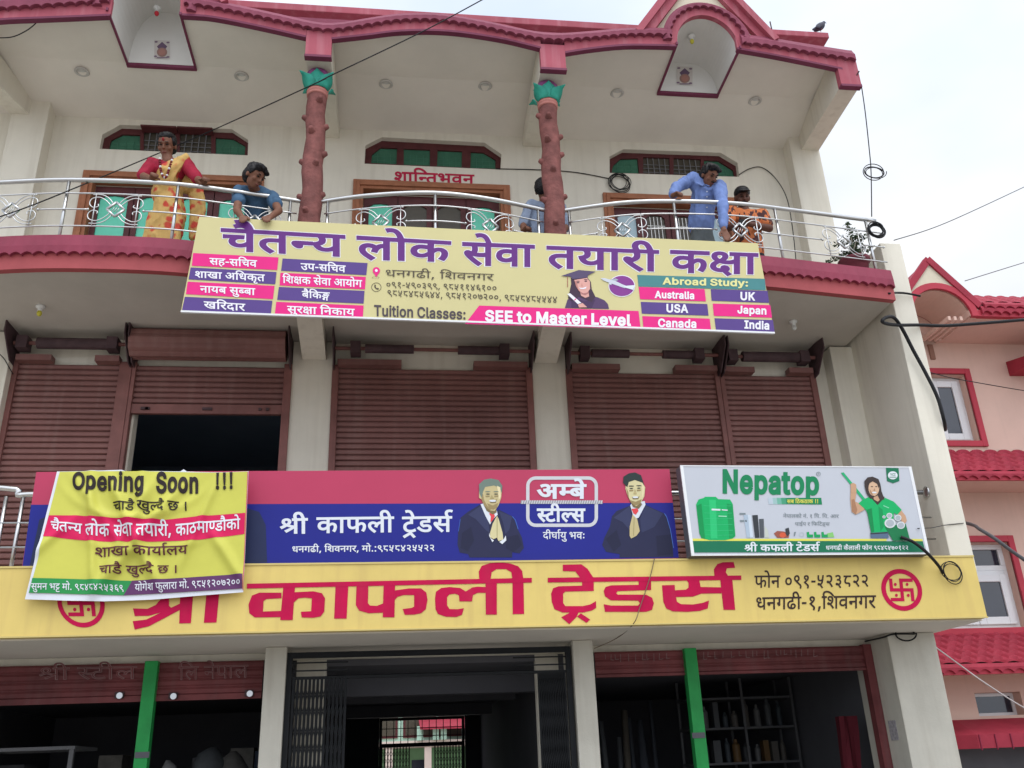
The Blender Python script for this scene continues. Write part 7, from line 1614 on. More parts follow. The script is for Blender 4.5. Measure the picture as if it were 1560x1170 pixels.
# ---- young man in a blue t-shirt leaning over the rail
def youth():
    f = (.85, -.5, -.62); hc = J(388, 269, 8.04); t = thing('person', 'young man in a blue t-shirt reaching over the rail to grip the banner', 'person', (hc.x, 8.4, ZFL))
    sl, sr_ = J(365, 292, 8.20), J(414, 299, 8.22); el, er = J(361, 321, 7.98), J(425, 321, 7.98); wl, wr = J(369, 331, 7.79), J(412, 331, 7.79)
    ch, wa, hp = J(391, 306, 8.27), J(391, 335, 8.36), J(389, 356, 8.42); fl, fr2 = Vector((hp.x - .1, 8.5, ZFL + .04)), Vector((hp.x + .1, 8.5, ZFL + .04))
    def body(m_):
        head(m_, hc, f, 1.10); limb(m_, [hc + Vector((-.03, .05, -.06)), J(390, 294, 8.22)], [.05, .06])
        limb(m_, [sl, ch, wa, hp], [.055, .115, .105, .11]); limb(m_, [sr_, ch], [.055, .115])
        limb(m_, [sl, el, wl], [.050, .040, .028]); limb(m_, [sr_, er, wr], [.050, .040, .028])
        limb(m_, [hp, fl], [.10, .055]); limb(m_, [hp, fr2], [.10, .055])
        hand(m_, wl, (.15, -.45, -.35), (1, 0, .1), (.05, -.3, -1), thumb=1); hand(m_, wr, (-.12, -.45, -.35), (1, 0, -.1), (0, -.3, -1), thumb=-1)
    link_mesh('body', organic(body, .008), SKIN, t)
    link_mesh('hair', hair_mesh(hc, f, 1.13), HAIR, t); face(t, hc, f, 1.10)
    def shirt(m_):
        limb(m_, [sl, ch, wa, hp], [.07, .128, .12, .125]); limb(m_, [sr_, ch], [.07, .128]); limb(m_, [sl, sl.lerp(el, .55)], [.070, .066]); limb(m_, [sr_, sr_.lerp(er, .55)], [.070, .066])
        limb(m_, [sl, J(390, 292, 8.25), sr_], [.06, .075, .06])
    link_mesh('t_shirt', organic(shirt, .009, 3, fold=.009), mat('blue_tshirt_cloth', (.055, .115, .20), .8, var=.2, scale=8), t)
    def legs(m_): limb(m_, [hp, fl], [.118, .075]); limb(m_, [hp, fr2], [.118, .075]); m_.ball(hp, .125, 8)
    link_mesh('trousers', organic(legs, .012, 3, fold=.008), mat('navy_jeans', (.022, .032, .06), .8, var=.2, scale=8), t)
youth()

# ---- man in the light blue shirt
def blue_man():
    f = (.35, -.8, -.78); hc = J(1081, 268, 8.10); t = thing('person', 'man in a light blue shirt bending over the rail, arm stretched down', 'person', (hc.x, 8.35, ZFL))
    sl, sr_ = J(1055, 273, 8.22), J(1096, 284, 8.16); el, er = J(1030, 286, 8.14), J(1102, 318, 7.88); wl, wr = J(1025, 298, 7.99), J(1102, 349, 7.78)
    ch, wa, hp = J(1074, 291, 8.25), J(1070, 320, 8.33), J(1068, 342, 8.38); fl, fr2 = Vector((hp.x - .12, 8.45, ZFL + .04)), Vector((hp.x + .1, 8.45, ZFL + .04))
    def body(m_):
        head(m_, hc, f, 1.06); limb(m_, [hc + Vector((-.02, .05, -.05)), J(1076, 282, 8.2)], [.052, .06])
        limb(m_, [sl, ch, wa, hp], [.06, .13, .12, .125]); limb(m_, [sr_, ch], [.06, .13])
        limb(m_, [sl, el, wl], [.05, .043, .029]); limb(m_, [sr_, er, wr], [.05, .043, .029])
        limb(m_, [hp, fl], [.11, .06]); limb(m_, [hp, fr2], [.11, .06])
        hand(m_, wl, (.25, -.5, -.1), (1, .3, 0), (.1, -.4, -1), thumb=1); hand(m_, wr, (.12, -.15, -.8), (1, -.1, .1), (.05, -.2, -1), thumb=-1)
    link_mesh('body', organic(body, .008), SKIN, t)
    link_mesh('hair', hair_mesh(hc, f, 1.08), HAIR, t); face(t, hc, f, 1.06, beard=1)
    cloth = mat('light_blue_shirt_cloth', (.155, .225, .47), .8, var=.14, scale=9, bump=.5, bscale=14)
    def shirt(m_):
        limb(m_, [sl, ch, wa, hp], [.078, .145, .138, .148]); limb(m_, [sr_, ch], [.078, .145])
        limb(m_, [sl, sl.lerp(el, .5), el, el.lerp(wl, .85)], [.076, .068, .060, .046]); limb(m_, [sr_, sr_.lerp(er, .5), er, er.lerp(wr, .85)], [.076, .068, .060, .046])
    link_mesh('shirt', organic(shirt, .009, 3, fold=.011), cloth, t)
    m_ = MB(); n0 = J(1075, 283, 8.10)
    for sx in (-1, 1): m_.quadbar(n0 + Vector((sx * .02, .01, .01)), n0 + Vector((sx * .075, .03, .06)), .05, .012, up=(0, -1, .4))
    m_.build('collar', cloth, t, bevel=.004)
    m_ = MB()
    for py in (292, 300, 308, 316): m_.ball(J(1077, py, 8.098 + (py - 292) * .0035), .007, 5)
    m_.build('shirt_buttons', LAMPW, t, smooth=True)
    def legs(m_): limb(m_, [hp, fl], [.112, .085]); limb(m_, [hp, fr2], [.112, .085]); m_.ball(hp, .118, 8)
    link_mesh('trousers', organic(legs, .012, 3, fold=.008), mat('grey_trousers', (.10, .115, .12), .8, var=.15, scale=8), t)
blue_man()

# ---- man in the orange printed t-shirt and cap
def orange_man():
    f = (-.12, -1, -.5); hc = J(1131, 301, 8.50); t = thing('person', 'bearded man in an orange printed t-shirt and black cap standing behind the rail', 'person', (hc.x, 8.55, ZFL))
    sl, sr_ = J(1114, 323, 8.54), J(1160, 327, 8.54); el, er = J(1108, 348, 8.46), J(1172, 348, 8.46); wl, wr = J(1124, 343, 8.32), J(1140, 341, 8.32)
    ch, wa, hp = J(1138, 338, 8.56), J(1142, 366, 8.56), J(1145, 385, 8.56); fl, fr2 = Vector((hp.x - .1, 8.58, ZFL + .04)), Vector((hp.x + .1, 8.58, ZFL + .04))
    def body(m_):
        head(m_, hc, f, 1.05); limb(m_, [hc + Vector((0, .03, -.07)), J(1135, 323, 8.53)], [.055, .062])
        limb(m_, [sl, ch, wa, hp], [.06, .135, .125, .125]); limb(m_, [sr_, ch], [.06, .135])
        limb(m_, [sl, el, wl], [.052, .045, .03]); limb(m_, [sr_, er, wr], [.054, .047, .03])
        limb(m_, [hp, fl], [.11, .06]); limb(m_, [hp, fr2], [.11, .06])
        hand(m_, wl, (.6, -.3, .2), (0, -.4, 1), (.3, -.6, .1), thumb=1); hand(m_, wr, (-.6, -.3, .1), (0, -.4, 1), (-.3, -.6, .1), thumb=1)
    link_mesh('body', organic(body, .009), mat('dark_brown_skin', (.12, .052, .036), .55, var=.08, scale=12), t)
    face(t, hc, f, 1.05, beard=2)
    M3 = frame(f)
    def cap(m_):
        m_.ball(hc + M3 @ Vector((0, -.02, .055)) * 1.05, (.093, .105, .085), 9, rot=M3); m_.ball(hc + M3 @ Vector((0, -.06, .0)) * 1.05, (.084, .065, .08), 8, rot=M3)
        m_.ball(hc + M3 @ Vector((0, .085, .062)) * 1.05, (.072, .055, .012), 8, rot=M3)
    link_mesh('cap', organic(cap, .007, 2), HAIR, t)
    org = mat('orange_printed_cloth', (.56, .17, .06), .8, var=.1, scale=6)
    n_ = org.node_tree; bs = n_.nodes['Principled BSDF']; src = bs.inputs['Base Color'].links[0].from_socket
    tc_ = n_.nodes.new('ShaderNodeTexCoord'); mpn = n_.nodes.new('ShaderNodeMapping'); mpn.inputs['Scale'].default_value = (16, 10, 7)
    nn = n_.nodes.new('ShaderNodeTexNoise'); nn.inputs['Scale'].default_value = 1.2; nn.inputs['Detail'].default_value = 2
    rr = n_.nodes.new('ShaderNodeValToRGB'); rr.color_ramp.interpolation = 'CONSTANT'; rr.color_ramp.elements[0].color = (0, 0, 0, 1); rr.color_ramp.elements[1].position = .55; rr.color_ramp.elements[1].color = (1, 1, 1, 1)
    mm = n_.nodes.new('ShaderNodeMix'); mm.data_type = 'RGBA'; mm.inputs['B'].default_value = (.075, .03, .03, 1)
    n_.links.new(tc_.outputs['Object'], mpn.inputs['Vector']); n_.links.new(mpn.outputs['Vector'], nn.inputs['Vector']); n_.links.new(nn.outputs['Fac'], rr.inputs['Fac']); n_.links.new(rr.outputs['Color'], mm.inputs['Factor']); n_.links.new(src, mm.inputs['A']); n_.links.new(mm.outputs['Result'], bs.inputs['Base Color'])
    def shirt(m_):
        limb(m_, [sl, ch, wa, hp], [.078, .150, .142, .145]); limb(m_, [sr_, ch], [.078, .150]); limb(m_, [sl, sl.lerp(el, .7)], [.075, .072]); limb(m_, [sr_, sr_.lerp(er, .7)], [.078, .074])
    link_mesh('t_shirt', organic(shirt, .010, 3, fold=.009), org, t)
    def legs(m_): limb(m_, [hp, fl], [.13, .085]); limb(m_, [hp, fr2], [.13, .085])
    link_mesh('trousers', organic(legs, .012, 3, fold=.008), mat('black_trousers', (.018, .018, .022), .8, var=.15), t)
    m_ = MB(); c_ = J(1131, 340, 8.24); m_.box(c_.x - .035, c_.x + .04, c_.y - .006, c_.y + .006, c_.z - .05, c_.z + .05); m_.build('phone', BLACK, t, bevel=.004)
orange_man()

# ---- man mostly hidden by the right-hand column
def hidden_man():
    f = (.45, .85, -.2); hc = J(828, 291, 8.50); t = thing('person', 'man in a grey blue shirt half hidden behind a trunk column, back turned', 'person', (hc.x, 8.55, ZFL))
    sl, sr_ = J(808, 314, 8.52), J(852, 318, 8.56); el, er = J(798, 342, 8.48), J(862, 345, 8.5); wl, wr = J(797, 352, 8.36), J(855, 358, 8.4)
    ch, wa, hp = J(828, 330, 8.55), J(826, 356, 8.55), J(826, 375, 8.55); fl, fr2 = Vector((hp.x - .1, 8.58, ZFL + .04)), Vector((hp.x + .1, 8.58, ZFL + .04))
    def body(m_):
        head(m_, hc, f, 1.05); limb(m_, [hc + Vector((0, 0, -.06)), J(830, 312, 8.54)], [.055, .062])
        limb(m_, [sl, ch, wa, hp], [.06, .13, .125, .125]); limb(m_, [sr_, ch], [.06, .13]); limb(m_, [sl, el, wl], [.052, .045, .03]); limb(m_, [sr_, er, wr], [.052, .045, .03])
        limb(m_, [hp, fl], [.11, .06]); limb(m_, [hp, fr2], [.11, .06])
        hand(m_, wl, (.3, -.6, 0), (1, .3, 0), (0, -.3, -1), thumb=1); hand(m_, wr, (-.3, -.6, 0), (1, -.3, 0), (0, -.3, -1), thumb=-1)
    link_mesh('body', organic(body, .009), SKIN, t)
    link_mesh('hair', hair_mesh(hc, f, 1.07), HAIR, t); face(t, hc, f, 1.05)
    def shirt(m_):
        limb(m_, [sl, ch, wa, hp], [.078, .155, .155, .16]); limb(m_, [sr_, ch], [.078, .155]); limb(m_, [sl, sl.lerp(el, .5), el], [.076, .07, .062]); limb(m_, [sr_, sr_.lerp(er, .5), er], [.076, .07, .062])
    link_mesh('shirt', organic(shirt, .010, 3, fold=.011), mat('grey_blue_shirt_cloth', (.23, .28, .38), .8, var=.14, scale=9, bump=.5, bscale=14), t)
    def legs(m_): limb(m_, [hp, fl], [.13, .085]); limb(m_, [hp, fr2], [.13, .085])
    link_mesh('trousers', organic(legs, .012, 3, fold=.008), mat('black_trousers', (.018, .018, .022), .8), t)
hidden_man()

# ================================================================== cables
def cable(name, label, pts, r, m=CABLE, k=8, cat='cable', group=None):
    pts = [Vector(p_) for p_ in pts]; a_, b_ = [], []                    # long runs to poles outside the picture stay straight
    while len(pts) > 3 and (pts[0] - pts[1]).length > 2.2: a_.append(pts.pop(0))
    while len(pts) > 3 and (pts[-1] - pts[-2]).length > 2.2: b_.insert(0, pts.pop())
    m_ = MB(); m_.tube(a_ + smoothpath(pts, k) + b_, r, 7); o = m_.build(name, m, smooth=True); return tag(o, label, cat, group)
cable('overhead_cable', 'long thin black cable running diagonally from the roof edge across the first column', [at(1500, -420, 5.5), at(1050, -172, 6.8), at(745, -6, 7.55), at(640, 50, 7.6), at(500, 117, 7.75), at(485, 125, 7.8), at(327, 197, 8.95), at(212, 246, 8.95), at(130, 280, 7.95), at(43, 315, 7.85), at(-30, 340, 7.8), at(-500, 500, 7.4)], .0065)
cable('wall_cable', 'thin wire strung along the wall from the middle transom window to the coil', [at(755, 257, WALL - .01), at(830, 259, WALL - .012), at(880, 263, WALL - .012), at(928, 272, WALL - .012)], .006)
cable('wall_cable', 'thin wire arching from the right transom window down the corner pillar', [at(1126, 266, WALL - .01), at(1142, 257, WALL - .02), at(1160, 255, WALL - .02), at(1180, 270, WALL - .03), at(1198, 300, PF - .02), at(1207, 345, PF - .02), at(1213, 400, PF - .02)], .006)
def coil(name, label, px, py, Y, r0, turns, tilt=(1, 1), rr=.005, m=CABLE, tail=None):
    c_ = at(px, py, Y); pts = []; rn = random.Random(int(px * 7 + py))
    ph = [rn.uniform(0, 6.28) for _ in range(4)]
    for i in range(turns * 22 + 1):
        a = 2 * math.pi * i / 22; k_ = i / 22
        q = r0 * (1 + .11 * math.sin(k_ * 2.4 + ph[0]) + .05 * math.sin(2 * a + k_ * 1.7 + ph[1]))
        ox, oz = r0 * .14 * math.sin(k_ * 1.3 + ph[2]), r0 * .14 * math.cos(k_ * 1.9 + ph[3])
        pts.append(c_ + Vector((ox + q * tilt[0] * math.cos(a) + .35 * (1 - tilt[1]) * q * math.sin(a), .014 * math.sin(k_ * 4.1) - .018, oz + q * tilt[1] * math.sin(a))))
    m_ = MB(); m_.tube(pts, rr, 6)
    if tail: m_.tube(smoothpath([pts[0]] + tail, 6), rr, 6)
    return tag(m_.build(name, m, smooth=True), label, 'cable')
coil('cable_coil', 'round black coil of wire hung on the wall above the right door', 943, 279, WALL - .02, .125, 6)
cable('hanging_cable', 'thin wire hanging from the roof corner to the end of the balcony rail', [at(1312, 128, 7.92), at(1318, 170, 7.95), at(1324, 225, 8.0), at(1327, 262, 8.0), at(1328, 330, 8.1)], .006)
coil('cable_coil', 'loose oval coil of wire dangling in mid air below the roof corner', 1331, 264, 8.0, .10, 4, (1.15, .85))
coil('cable_coil', 'tangled dark bundle of wire at the right end of the balcony rail', 1334, 352, 8.12, .085, 7, (1, 1), .007)
cable('power_cable', 'thick black power cable looping off the wing wall towards the right', [at(2600, 380, 14), at(1600, 483, 8.6), at(1560, 487, 8.5), at(1500, 492, 8.4), at(1440, 496, 8.3), at(1400, 495, 8.22), at(1365, 495, 8.1), at(1345, 491, 8.0), at(1349, 484, 8.0), at(1362, 484, 8.05), at(1375, 502, 8.15), at(1392, 535, 8.2), at(1410, 568, 8.21), at(1428, 605, 8.21), at(1438, 640, 8.23), at(1440, 655, 8.40)], .019, k=10)
cable('power_cable', 'short black cable crossing the wing wall just below the balcony edge', [at(1354, 447, 8.1), at(1366, 446, 8.21), at(1382, 447, 8.22), at(1402, 451, 8.24)], .012)
cable('overhead_wire', 'thin grey wire rising from the wing wall top to the right edge of the sky', [at(1362, 366, 8.4), at(1440, 340, 9), at(1560, 285, 10), at(1640, 248, 11), at(2600, -196, 24)], .006, GREYCABLE)
cable('overhead_wire', 'thin grey wire crossing the sky in front of the neighbouring gable', [at(1470, 428, 10.5), at(1560, 400, 11), at(1640, 376, 12), at(2600, 90, 26)], .006, GREYCABLE)
cable('overhead_wire', 'thin black wire crossing the upper window of the pink house', [at(1396, 562, 8.4), at(1450, 576, 10), at(1560, 595, 10.6), at(1640, 606, 11), at(2600, 690, 24)], .006)
cable('overhead_wire', 'thin pale wire slanting down over the lower tiled canopy', [at(1424, 985, 8.9), at(1465, 1015, 9.6), at(1500, 1040, 9.6), at(1560, 1078, 9.7), at(1620, 1105, 9.8), at(2200, 1330, 10.5)], .007, mat('pale_wire', (.55, .5, .5), .5, var=0))
cable('conduit_pipe', 'grey pipe sloping down across the pink house wall beside the yellow sign', [at(1440, 790, 11.5), at(1480, 799, 10.6), at(1492, 806, 10), at(1515, 820, 9.8), at(1545, 842, 9.8), at(1600, 880, 9.9), at(1700, 960, 11.4)], .022, GREYCABLE)
cable('power_cable', 'thick black cable coming out of the light box onto the yellow sign', [at(1372, 818, 7.78), at(1392, 826, 7.74), at(1412, 842, 7.72), at(1430, 862, 7.84), at(1436, 873, 7.90)], .015)
coil('cable_coil', 'untidy loop of thin wire on the right end of the yellow sign', 1448, 872, 7.91, .09, 3, (1, 1), .0045)
cable('thin_wire', 'thin wire running off the light box to the wing wall', [at(1398, 805, 7.78), at(1420, 804, 8.0), at(1440, 800, 8.24), at(1468, 797, 8.26)], .004)
coil('cable_coil', 'single loop of black cable hanging at the top of the corner pillar', 1377, 965, 8.73, .075, 1, (1.3, .8), .008, tail=[at(1362, 966, 8.73), at(1345, 971, 8.8), at(1318, 977, 9.12)])
cable('thin_wire', 'thin brown wire hanging down across the red letters of the yellow sign', [at(997, 851, 7.915), at(990, 880, 7.91), at(975, 925, 7.91), at(965, 950, 7.92), at(940, 972, 8.6), at(905, 988, 8.72)], .004, mat('brown_wire', (.16, .12, .08), .6, var=0))
cable('loose_wire', 'curved loose wire under the roof edge at the top left corner', [at(-20, 57, 8.1), at(15, 57, 8.05), at(38, 48, 8.0), at(54, 36, 7.98), at(60, 26, 7.94), at(62, 8, 7.9)], .006)
cable('loose_wire', 'thin wire sagging beside the left first floor shutter', [at(-10, 532, 9.2), at(5, 545, 9.28), at(14, 560, 9.28), at(20, 570, 9.4)], .005)

# ================================================================== potted plant, bird, rod
PT_ = thing('potted_plant', 'leafy shrub in a maroon pot at the right end of the balcony', 'plant', (at(1302, 395, 8.35).x, 8.35, ZFL))
pc = Vector((at(1300, 395, 8.28).x, 8.28, 6.42))
m_ = MB(); m_.lathe([(.09, 0), (.12, .02), (.155, .20), (.175, .215), (.175, .25), (.15, .25), (.14, .22), (.01, .215)], pc, 20); m_.build('pot', mat('maroon_pot', (.16, .035, .05), .5), PT_, smooth=True)
st = MB(); lf = MB(); rnd = random.Random(3)
def leaf(p_, d, s_):
    d = d.normalized(); u = d.cross(Vector((rnd.uniform(-1, 1), rnd.uniform(-1, 1), rnd.uniform(-1, 1)))).normalized()
    lf.add([p_, p_ + d * s_ * .5 + u * s_ * .26, p_ + d * s_, p_ + d * s_ * .5 - u * s_ * .26], [[0, 1, 2, 3]])
for (px, py) in ((1262, 402), (1275, 372), (1290, 342), (1298, 350), (1308, 360), (1318, 362), (1326, 380), (1284, 388), (1312, 388)):
    e = at(px, py, 8.30 + rnd.uniform(-.08, .08)); b0 = pc + Vector((rnd.uniform(-.05, .05), 0, .22)); mid = (b0 + e) / 2 + Vector((rnd.uniform(-.04, .04), rnd.uniform(-.05, .05), .08))
    path = smoothpath([b0, mid, e], 8); st.tube(path, [.011 * (1 - .7 * i / len(path)) for i in range(len(path))], 6)
    for i, p_ in enumerate(path[4:]):
        for _ in range(5): leaf(p_ + Vector((rnd.uniform(-.02, .02), rnd.uniform(-.02, .02), rnd.uniform(-.02, .02))), Vector((rnd.uniform(-1, 1), rnd.uniform(-1, 1), rnd.uniform(-.4, 1))), rnd.uniform(.03, .06))
st.build('stem', mat('pale_bark', (.30, .27, .22), .8), PT_, smooth=True); lf.build('foliage', LEAF, PT_, recalc=False)

bp = at(1251, 47, PY + .12); 
PG = thing('pigeon', 'dark pigeon perched on the right end of the roof parapet', 'bird', bp)
PGM = mat('pigeon_feathers', (.055, .06, .09), .6, var=.3, scale=25)
def bird(m_):
    M3 = Matrix.Rotation(R(-42), 3, 'Y')
    m_.ball(bp + Vector((0, 0, .065)), (.075, .042, .045), 8, rot=M3); m_.cone(bp + Vector((.035, 0, .09)), bp + Vector((.055, 0, .135)), .032, .022, 8); m_.ball(bp + Vector((.060, 0, .142)), (.024, .020, .021), 7)
    m_.cone(bp + Vector((-.05, 0, .045)), bp + Vector((-.115, 0, .01)), .026, .012, 8)
link_mesh('body', organic(bird, .006, 2), PGM, PG)
m_ = MB(); m_.cone(bp + Vector((.08, 0, .142)), bp + Vector((.10, 0, .136)), .006, .001, 6); m_.build('beak', DARKIRON, PG)
for s_ in (-1, 1):
    m_ = MB(); m_.tube([bp + Vector((.0, s_ * .016, .04)), bp + Vector((.005, s_ * .016, .0))], .004, 6); m_.build('leg', mat('pink_leg', (.4, .1, .08), .6, var=0), PG)
    m_ = MB(); M3 = Matrix.Rotation(R(-36), 3, 'Y'); m_.ball(bp + Vector((-.02, s_ * .034, .062)), (.078, .013, .034), 7, rot=M3); m_.build('wing', mat('pigeon_wing', (.085, .09, .12), .6, var=.3, scale=20), PG, smooth=True)
m_ = MB(); a = at(1176, 46, PY + .2); m_.tube([a, at(1173, 33, PY + .2)], .008, 6); tag(m_.build('steel_rod', DARKIRON), 'short rusty rod sticking up from the roof parapet', 'rod')
m_ = MB(); m_.tube([at(1302, 120, 7.93), at(1309, 108, 7.86)], .008, 6); tag(m_.build('hook', DARKIRON), 'small dark hook on the pink roof corner', 'hook')

# ================================================================== the pink house on the right
HY = 11.5
H = thing('pink_house', 'peach pink house with crimson tiled canopies and white windows beyond the wing wall', 'building', (8, HY, 0))
hx0 = 6.3; hx1 = 13.5
w1 = [(1421, 557), (1478, 557), (1504, 684), (1449, 684)]
def rect(px, Y):
    q_ = [at(x, y, Y) for x, y in px]; xs_ = sorted(p_.x for p_ in q_); zs_ = sorted(p_.z for p_ in q_)
    return (xs_[0] + xs_[1]) / 2, (xs_[2] + xs_[3]) / 2, (zs_[0] + zs_[1]) / 2, (zs_[2] + zs_[3]) / 2
W1 = rect([(1400, 570), (1471, 570), (1492, 672), (1425, 672)], HY); W2 = rect([(1440, 826), (1540, 826), (1562, 957), (1425, 957)], HY); W3 = rect([(1486, 1056), (1556, 1053), (1560, 1090), (1490, 1090)], HY)
W1 = (W1[1] - 1.0, W1[1], W1[2], W1[3]); W2 = (W2[1] - 1.75, W2[1], W2[2], W2[3])
mb = MB(); rr_ = lambda w: [(w[0], w[2]), (w[1], w[2]), (w[1], w[3]), (w[0], w[3])]
zroof = at(1530, 520, HY).z
sheet_with_holes(mb, HY, [(hx0, 0), (hx1, 0), (hx1, zroof + .3), (hx0, zroof + .3)], [rr_(W1), rr_(W2), rr_(W3)], .28)
mb.box(hx0, hx0 + .02, HY + .001, 20, 0, zroof); mb.build('wall', PEACH, H)
def hwindow(w, red=True, sashes=2, vent=False):
    x0, x1, z0, z1 = w; fm = MB()
    if red:
        t_ = .085
        fm.box(x0 - t_, x0, HY - .035, HY + .02, z0 - t_, z1 + t_).box(x1, x1 + t_, HY - .035, HY + .02, z0 - t_, z1 + t_).box(x0, x1, HY - .035, HY + .02, z1, z1 + t_).box(x0, x1, HY - .035, HY + .02, z0 - t_, z0)
        wn = fm.build('window', REDTRIM, H, bevel=.005)
    else:
        fm.box(x0, x1, HY + .16, HY + .20, z0, z0 + .04).box(x0, x1, HY + .16, HY + .20, z1 - .04, z1).box(x0, x0 + .04, HY + .16, HY + .20, z0 + .04, z1 - .04).box(x1 - .04, x1, HY + .16, HY + .20, z0 + .04, z1 - .04)
        wn = fm.build('window', WHITEUPVC, H)
        pm_ = MB(); pm_.box(x0 + .04, x1 - .04, HY + .18, HY + .19, z0 + .04, z1 - .04); pm_.build('pane', NAVYGLASS, wn); return
    zt = z1
    if vent:
        zt = z1 - .36; vm = MB(); vm.box(x0, x1, HY + .15, HY + .23, zt, zt + .07).box(x0, x1, HY + .15, HY + .23, z1 - .07, z1).box(x1 - .07, x1, HY + .15, HY + .23, zt + .07, z1 - .07).box(x0, x0 + .07, HY + .15, HY + .23, zt + .07, z1 - .07); vm.build('top_light', WHITEUPVC, wn, bevel=.006)
        pm_ = MB(); pm_.box(x0 + .07, x1 - .07, HY + .18, HY + .19, zt + .07, z1 - .07); pm_.build('pane', NAVYGLASS, wn)
    om = MB(); om.box(x0, x1, HY + .15, HY + .24, z0, z0 + .06).box(x0, x0 + .06, HY + .15, HY + .24, z0 + .06, zt).box(x1 - .06, x1, HY + .15, HY + .24, z0 + .06, zt).box(x0 + .06, x1 - .06, HY + .15, HY + .24, zt - .06, zt); om.build('frame', WHITEUPVC, wn, bevel=.006)
    xa = x0 + .06; xb = x1 - .06; lw = (xb - xa) / sashes
    for i in range(sashes):
        a, b_ = xa + i * lw + .004, xa + (i + 1) * lw - .004; s_ = .10
        sm = MB(); yy = HY + .11
        sm.box(a, a + s_, yy, yy + .06, z0 + .06, zt - .06).box(b_ - s_, b_, yy, yy + .06, z0 + .06, zt - .06).box(a + s_, b_ - s_, yy, yy + .06, z0 + .06, z0 + .16).box(a + s_, b_ - s_, yy, yy + .06, zt - .16, zt - .06)
        so = sm.build('sash', WHITEUPVC, wn, bevel=.008)
        pm_ = MB(); pm_.box(a + s_ - .005, b_ - s_ + .005, yy + .025, yy + .035, z0 + .155, zt - .155); pm_.build('pane', NAVYGLASS, wn)
    hm = MB(); hm.box(xb - lw + .03, xb - lw + .05, HY + .08, HY + .11, (z0 + zt) / 2 - .06, (z0 + zt) / 2 + .06); hm.build('handle', WHITEUPVC, wn)
hwindow(W1); hwindow(W2, vent=True, sashes=3); hwindow(W3, red=False)
def tiles(name, x0, x1, ya, za, yb2, zb2, parent, rows=5, pitch=.21, m=REDTILE):
    """sloping canopy of interlocking tiles from the eave (ya, za) up to the wall (yb2, zb2)"""
    m_ = MB(); n = int((x1 - x0) / pitch) * 6; vs = []; nv = rows * 4 + 1
    S_ = Vector((0, yb2 - ya, zb2 - za)); N_ = Vector((0, -(zb2 - za), yb2 - ya)).normalized()
    if N_.z < 0: N_ = -N_
    for j in range(nv):
        r_, q_ = divmod(j, 4); f_ = (r_ + q_ / 4) / rows
        for i in range(n + 1):
            x = lerp(x0, x1, i / n); ph = ((x / pitch) + (r_ % 2) * .5) % 1
            h = .030 * (1 - q_ / 4) + .022 * math.sin(math.pi * ph) - (.014 if ph < .1 else 0)
            vs.append(Vector((x, ya, za)) + S_ * min(1, f_) + N_ * h)
    m_.add(vs, [[j * (n + 1) + i, j * (n + 1) + i + 1, (j + 1) * (n + 1) + i + 1, (j + 1) * (n + 1) + i] for j in range(nv - 1) for i in range(n)])
    o = m_.build(name, m, parent, recalc=False)
    um = MB(); um.hexa([(x0, ya + .01, za - .05), (x1, ya + .01, za - .05), (x1, yb2, za - .05), (x0, yb2, za - .05)], [(x0, ya + .01, za - .01), (x1, ya + .01, za - .01), (x1, yb2, zb2 - .03), (x0, yb2, zb2 - .03)])
    um.build('canopy_slab', PEACH, o)
    em = MB(); em.box(x0, x1, ya - .03, ya + .01, za - .10, za - .01); em.build('eave_board', REDTRIM, o)
    scallop([(x0, ya - .06, za - .045), (x1, ya - .06, za - .045)], [(0, 0, 1)] * 2, .07, .05, .15, .045, m, 'eave_tiles', o, back=.05, slope=.03)
    return o
CY_ = 10.75
z1a, z1b = at(1500, 728, CY_).z + .06, at(1510, 690, HY).z
tiles('tiled_canopy', hx0 + .2, hx1, CY_, z1a, HY, z1b, H, rows=5)
z2a, z2b = at(1500, 1022, CY_).z + .06, at(1510, 966, HY).z
tiles('tiled_canopy', hx0 + .05, hx1, CY_, z2a, HY, z2b, H, rows=6)
# small octagonal awning low down
az0, az1 = at(1500, 1140, 10.8).z, at(1500, 1096, HY).z; ax0 = at(1462, 1140, 10.8).x
m_ = MB(); prof = [(ax0 + .0, HY - .02), (ax0 + .04, HY - .45), (ax0 + .28, 10.85), (ax0 + 2.2, 10.85), (ax0 + 2.5, HY - .02)]
zm = lerp(az0, az1, .45)
top = [(ax0 + .22, HY - .02), (ax0 + .26, HY - .10), (ax0 + .36, HY - .14), (ax0 + 2.1, HY - .14), (ax0 + 2.2, HY - .02)]
m_.loft([[(x, y, az0) for x, y in prof], [(x, y, zm) for x, y in prof], [(x, y, az1) for x, y in top]], closed=False, caps=False)
aw = m_.build('awning', REDTILE, H)
m_ = MB()
for i in range(10): xx = ax0 + .30 + i * .2; m_.box(xx, xx + .012, 10.838, 10.85, az0 - .02, zm)
m_.build('awning_rib', mat('dark_crimson_rib', (.22, .02, .05), .5), aw)
m_ = MB(); m_.box(ax0 + .1, ax0 + 2.3, HY - .02, HY - .005, 0, az0 + .05); m_.build('shop_shutter', GREYSIDE, H)
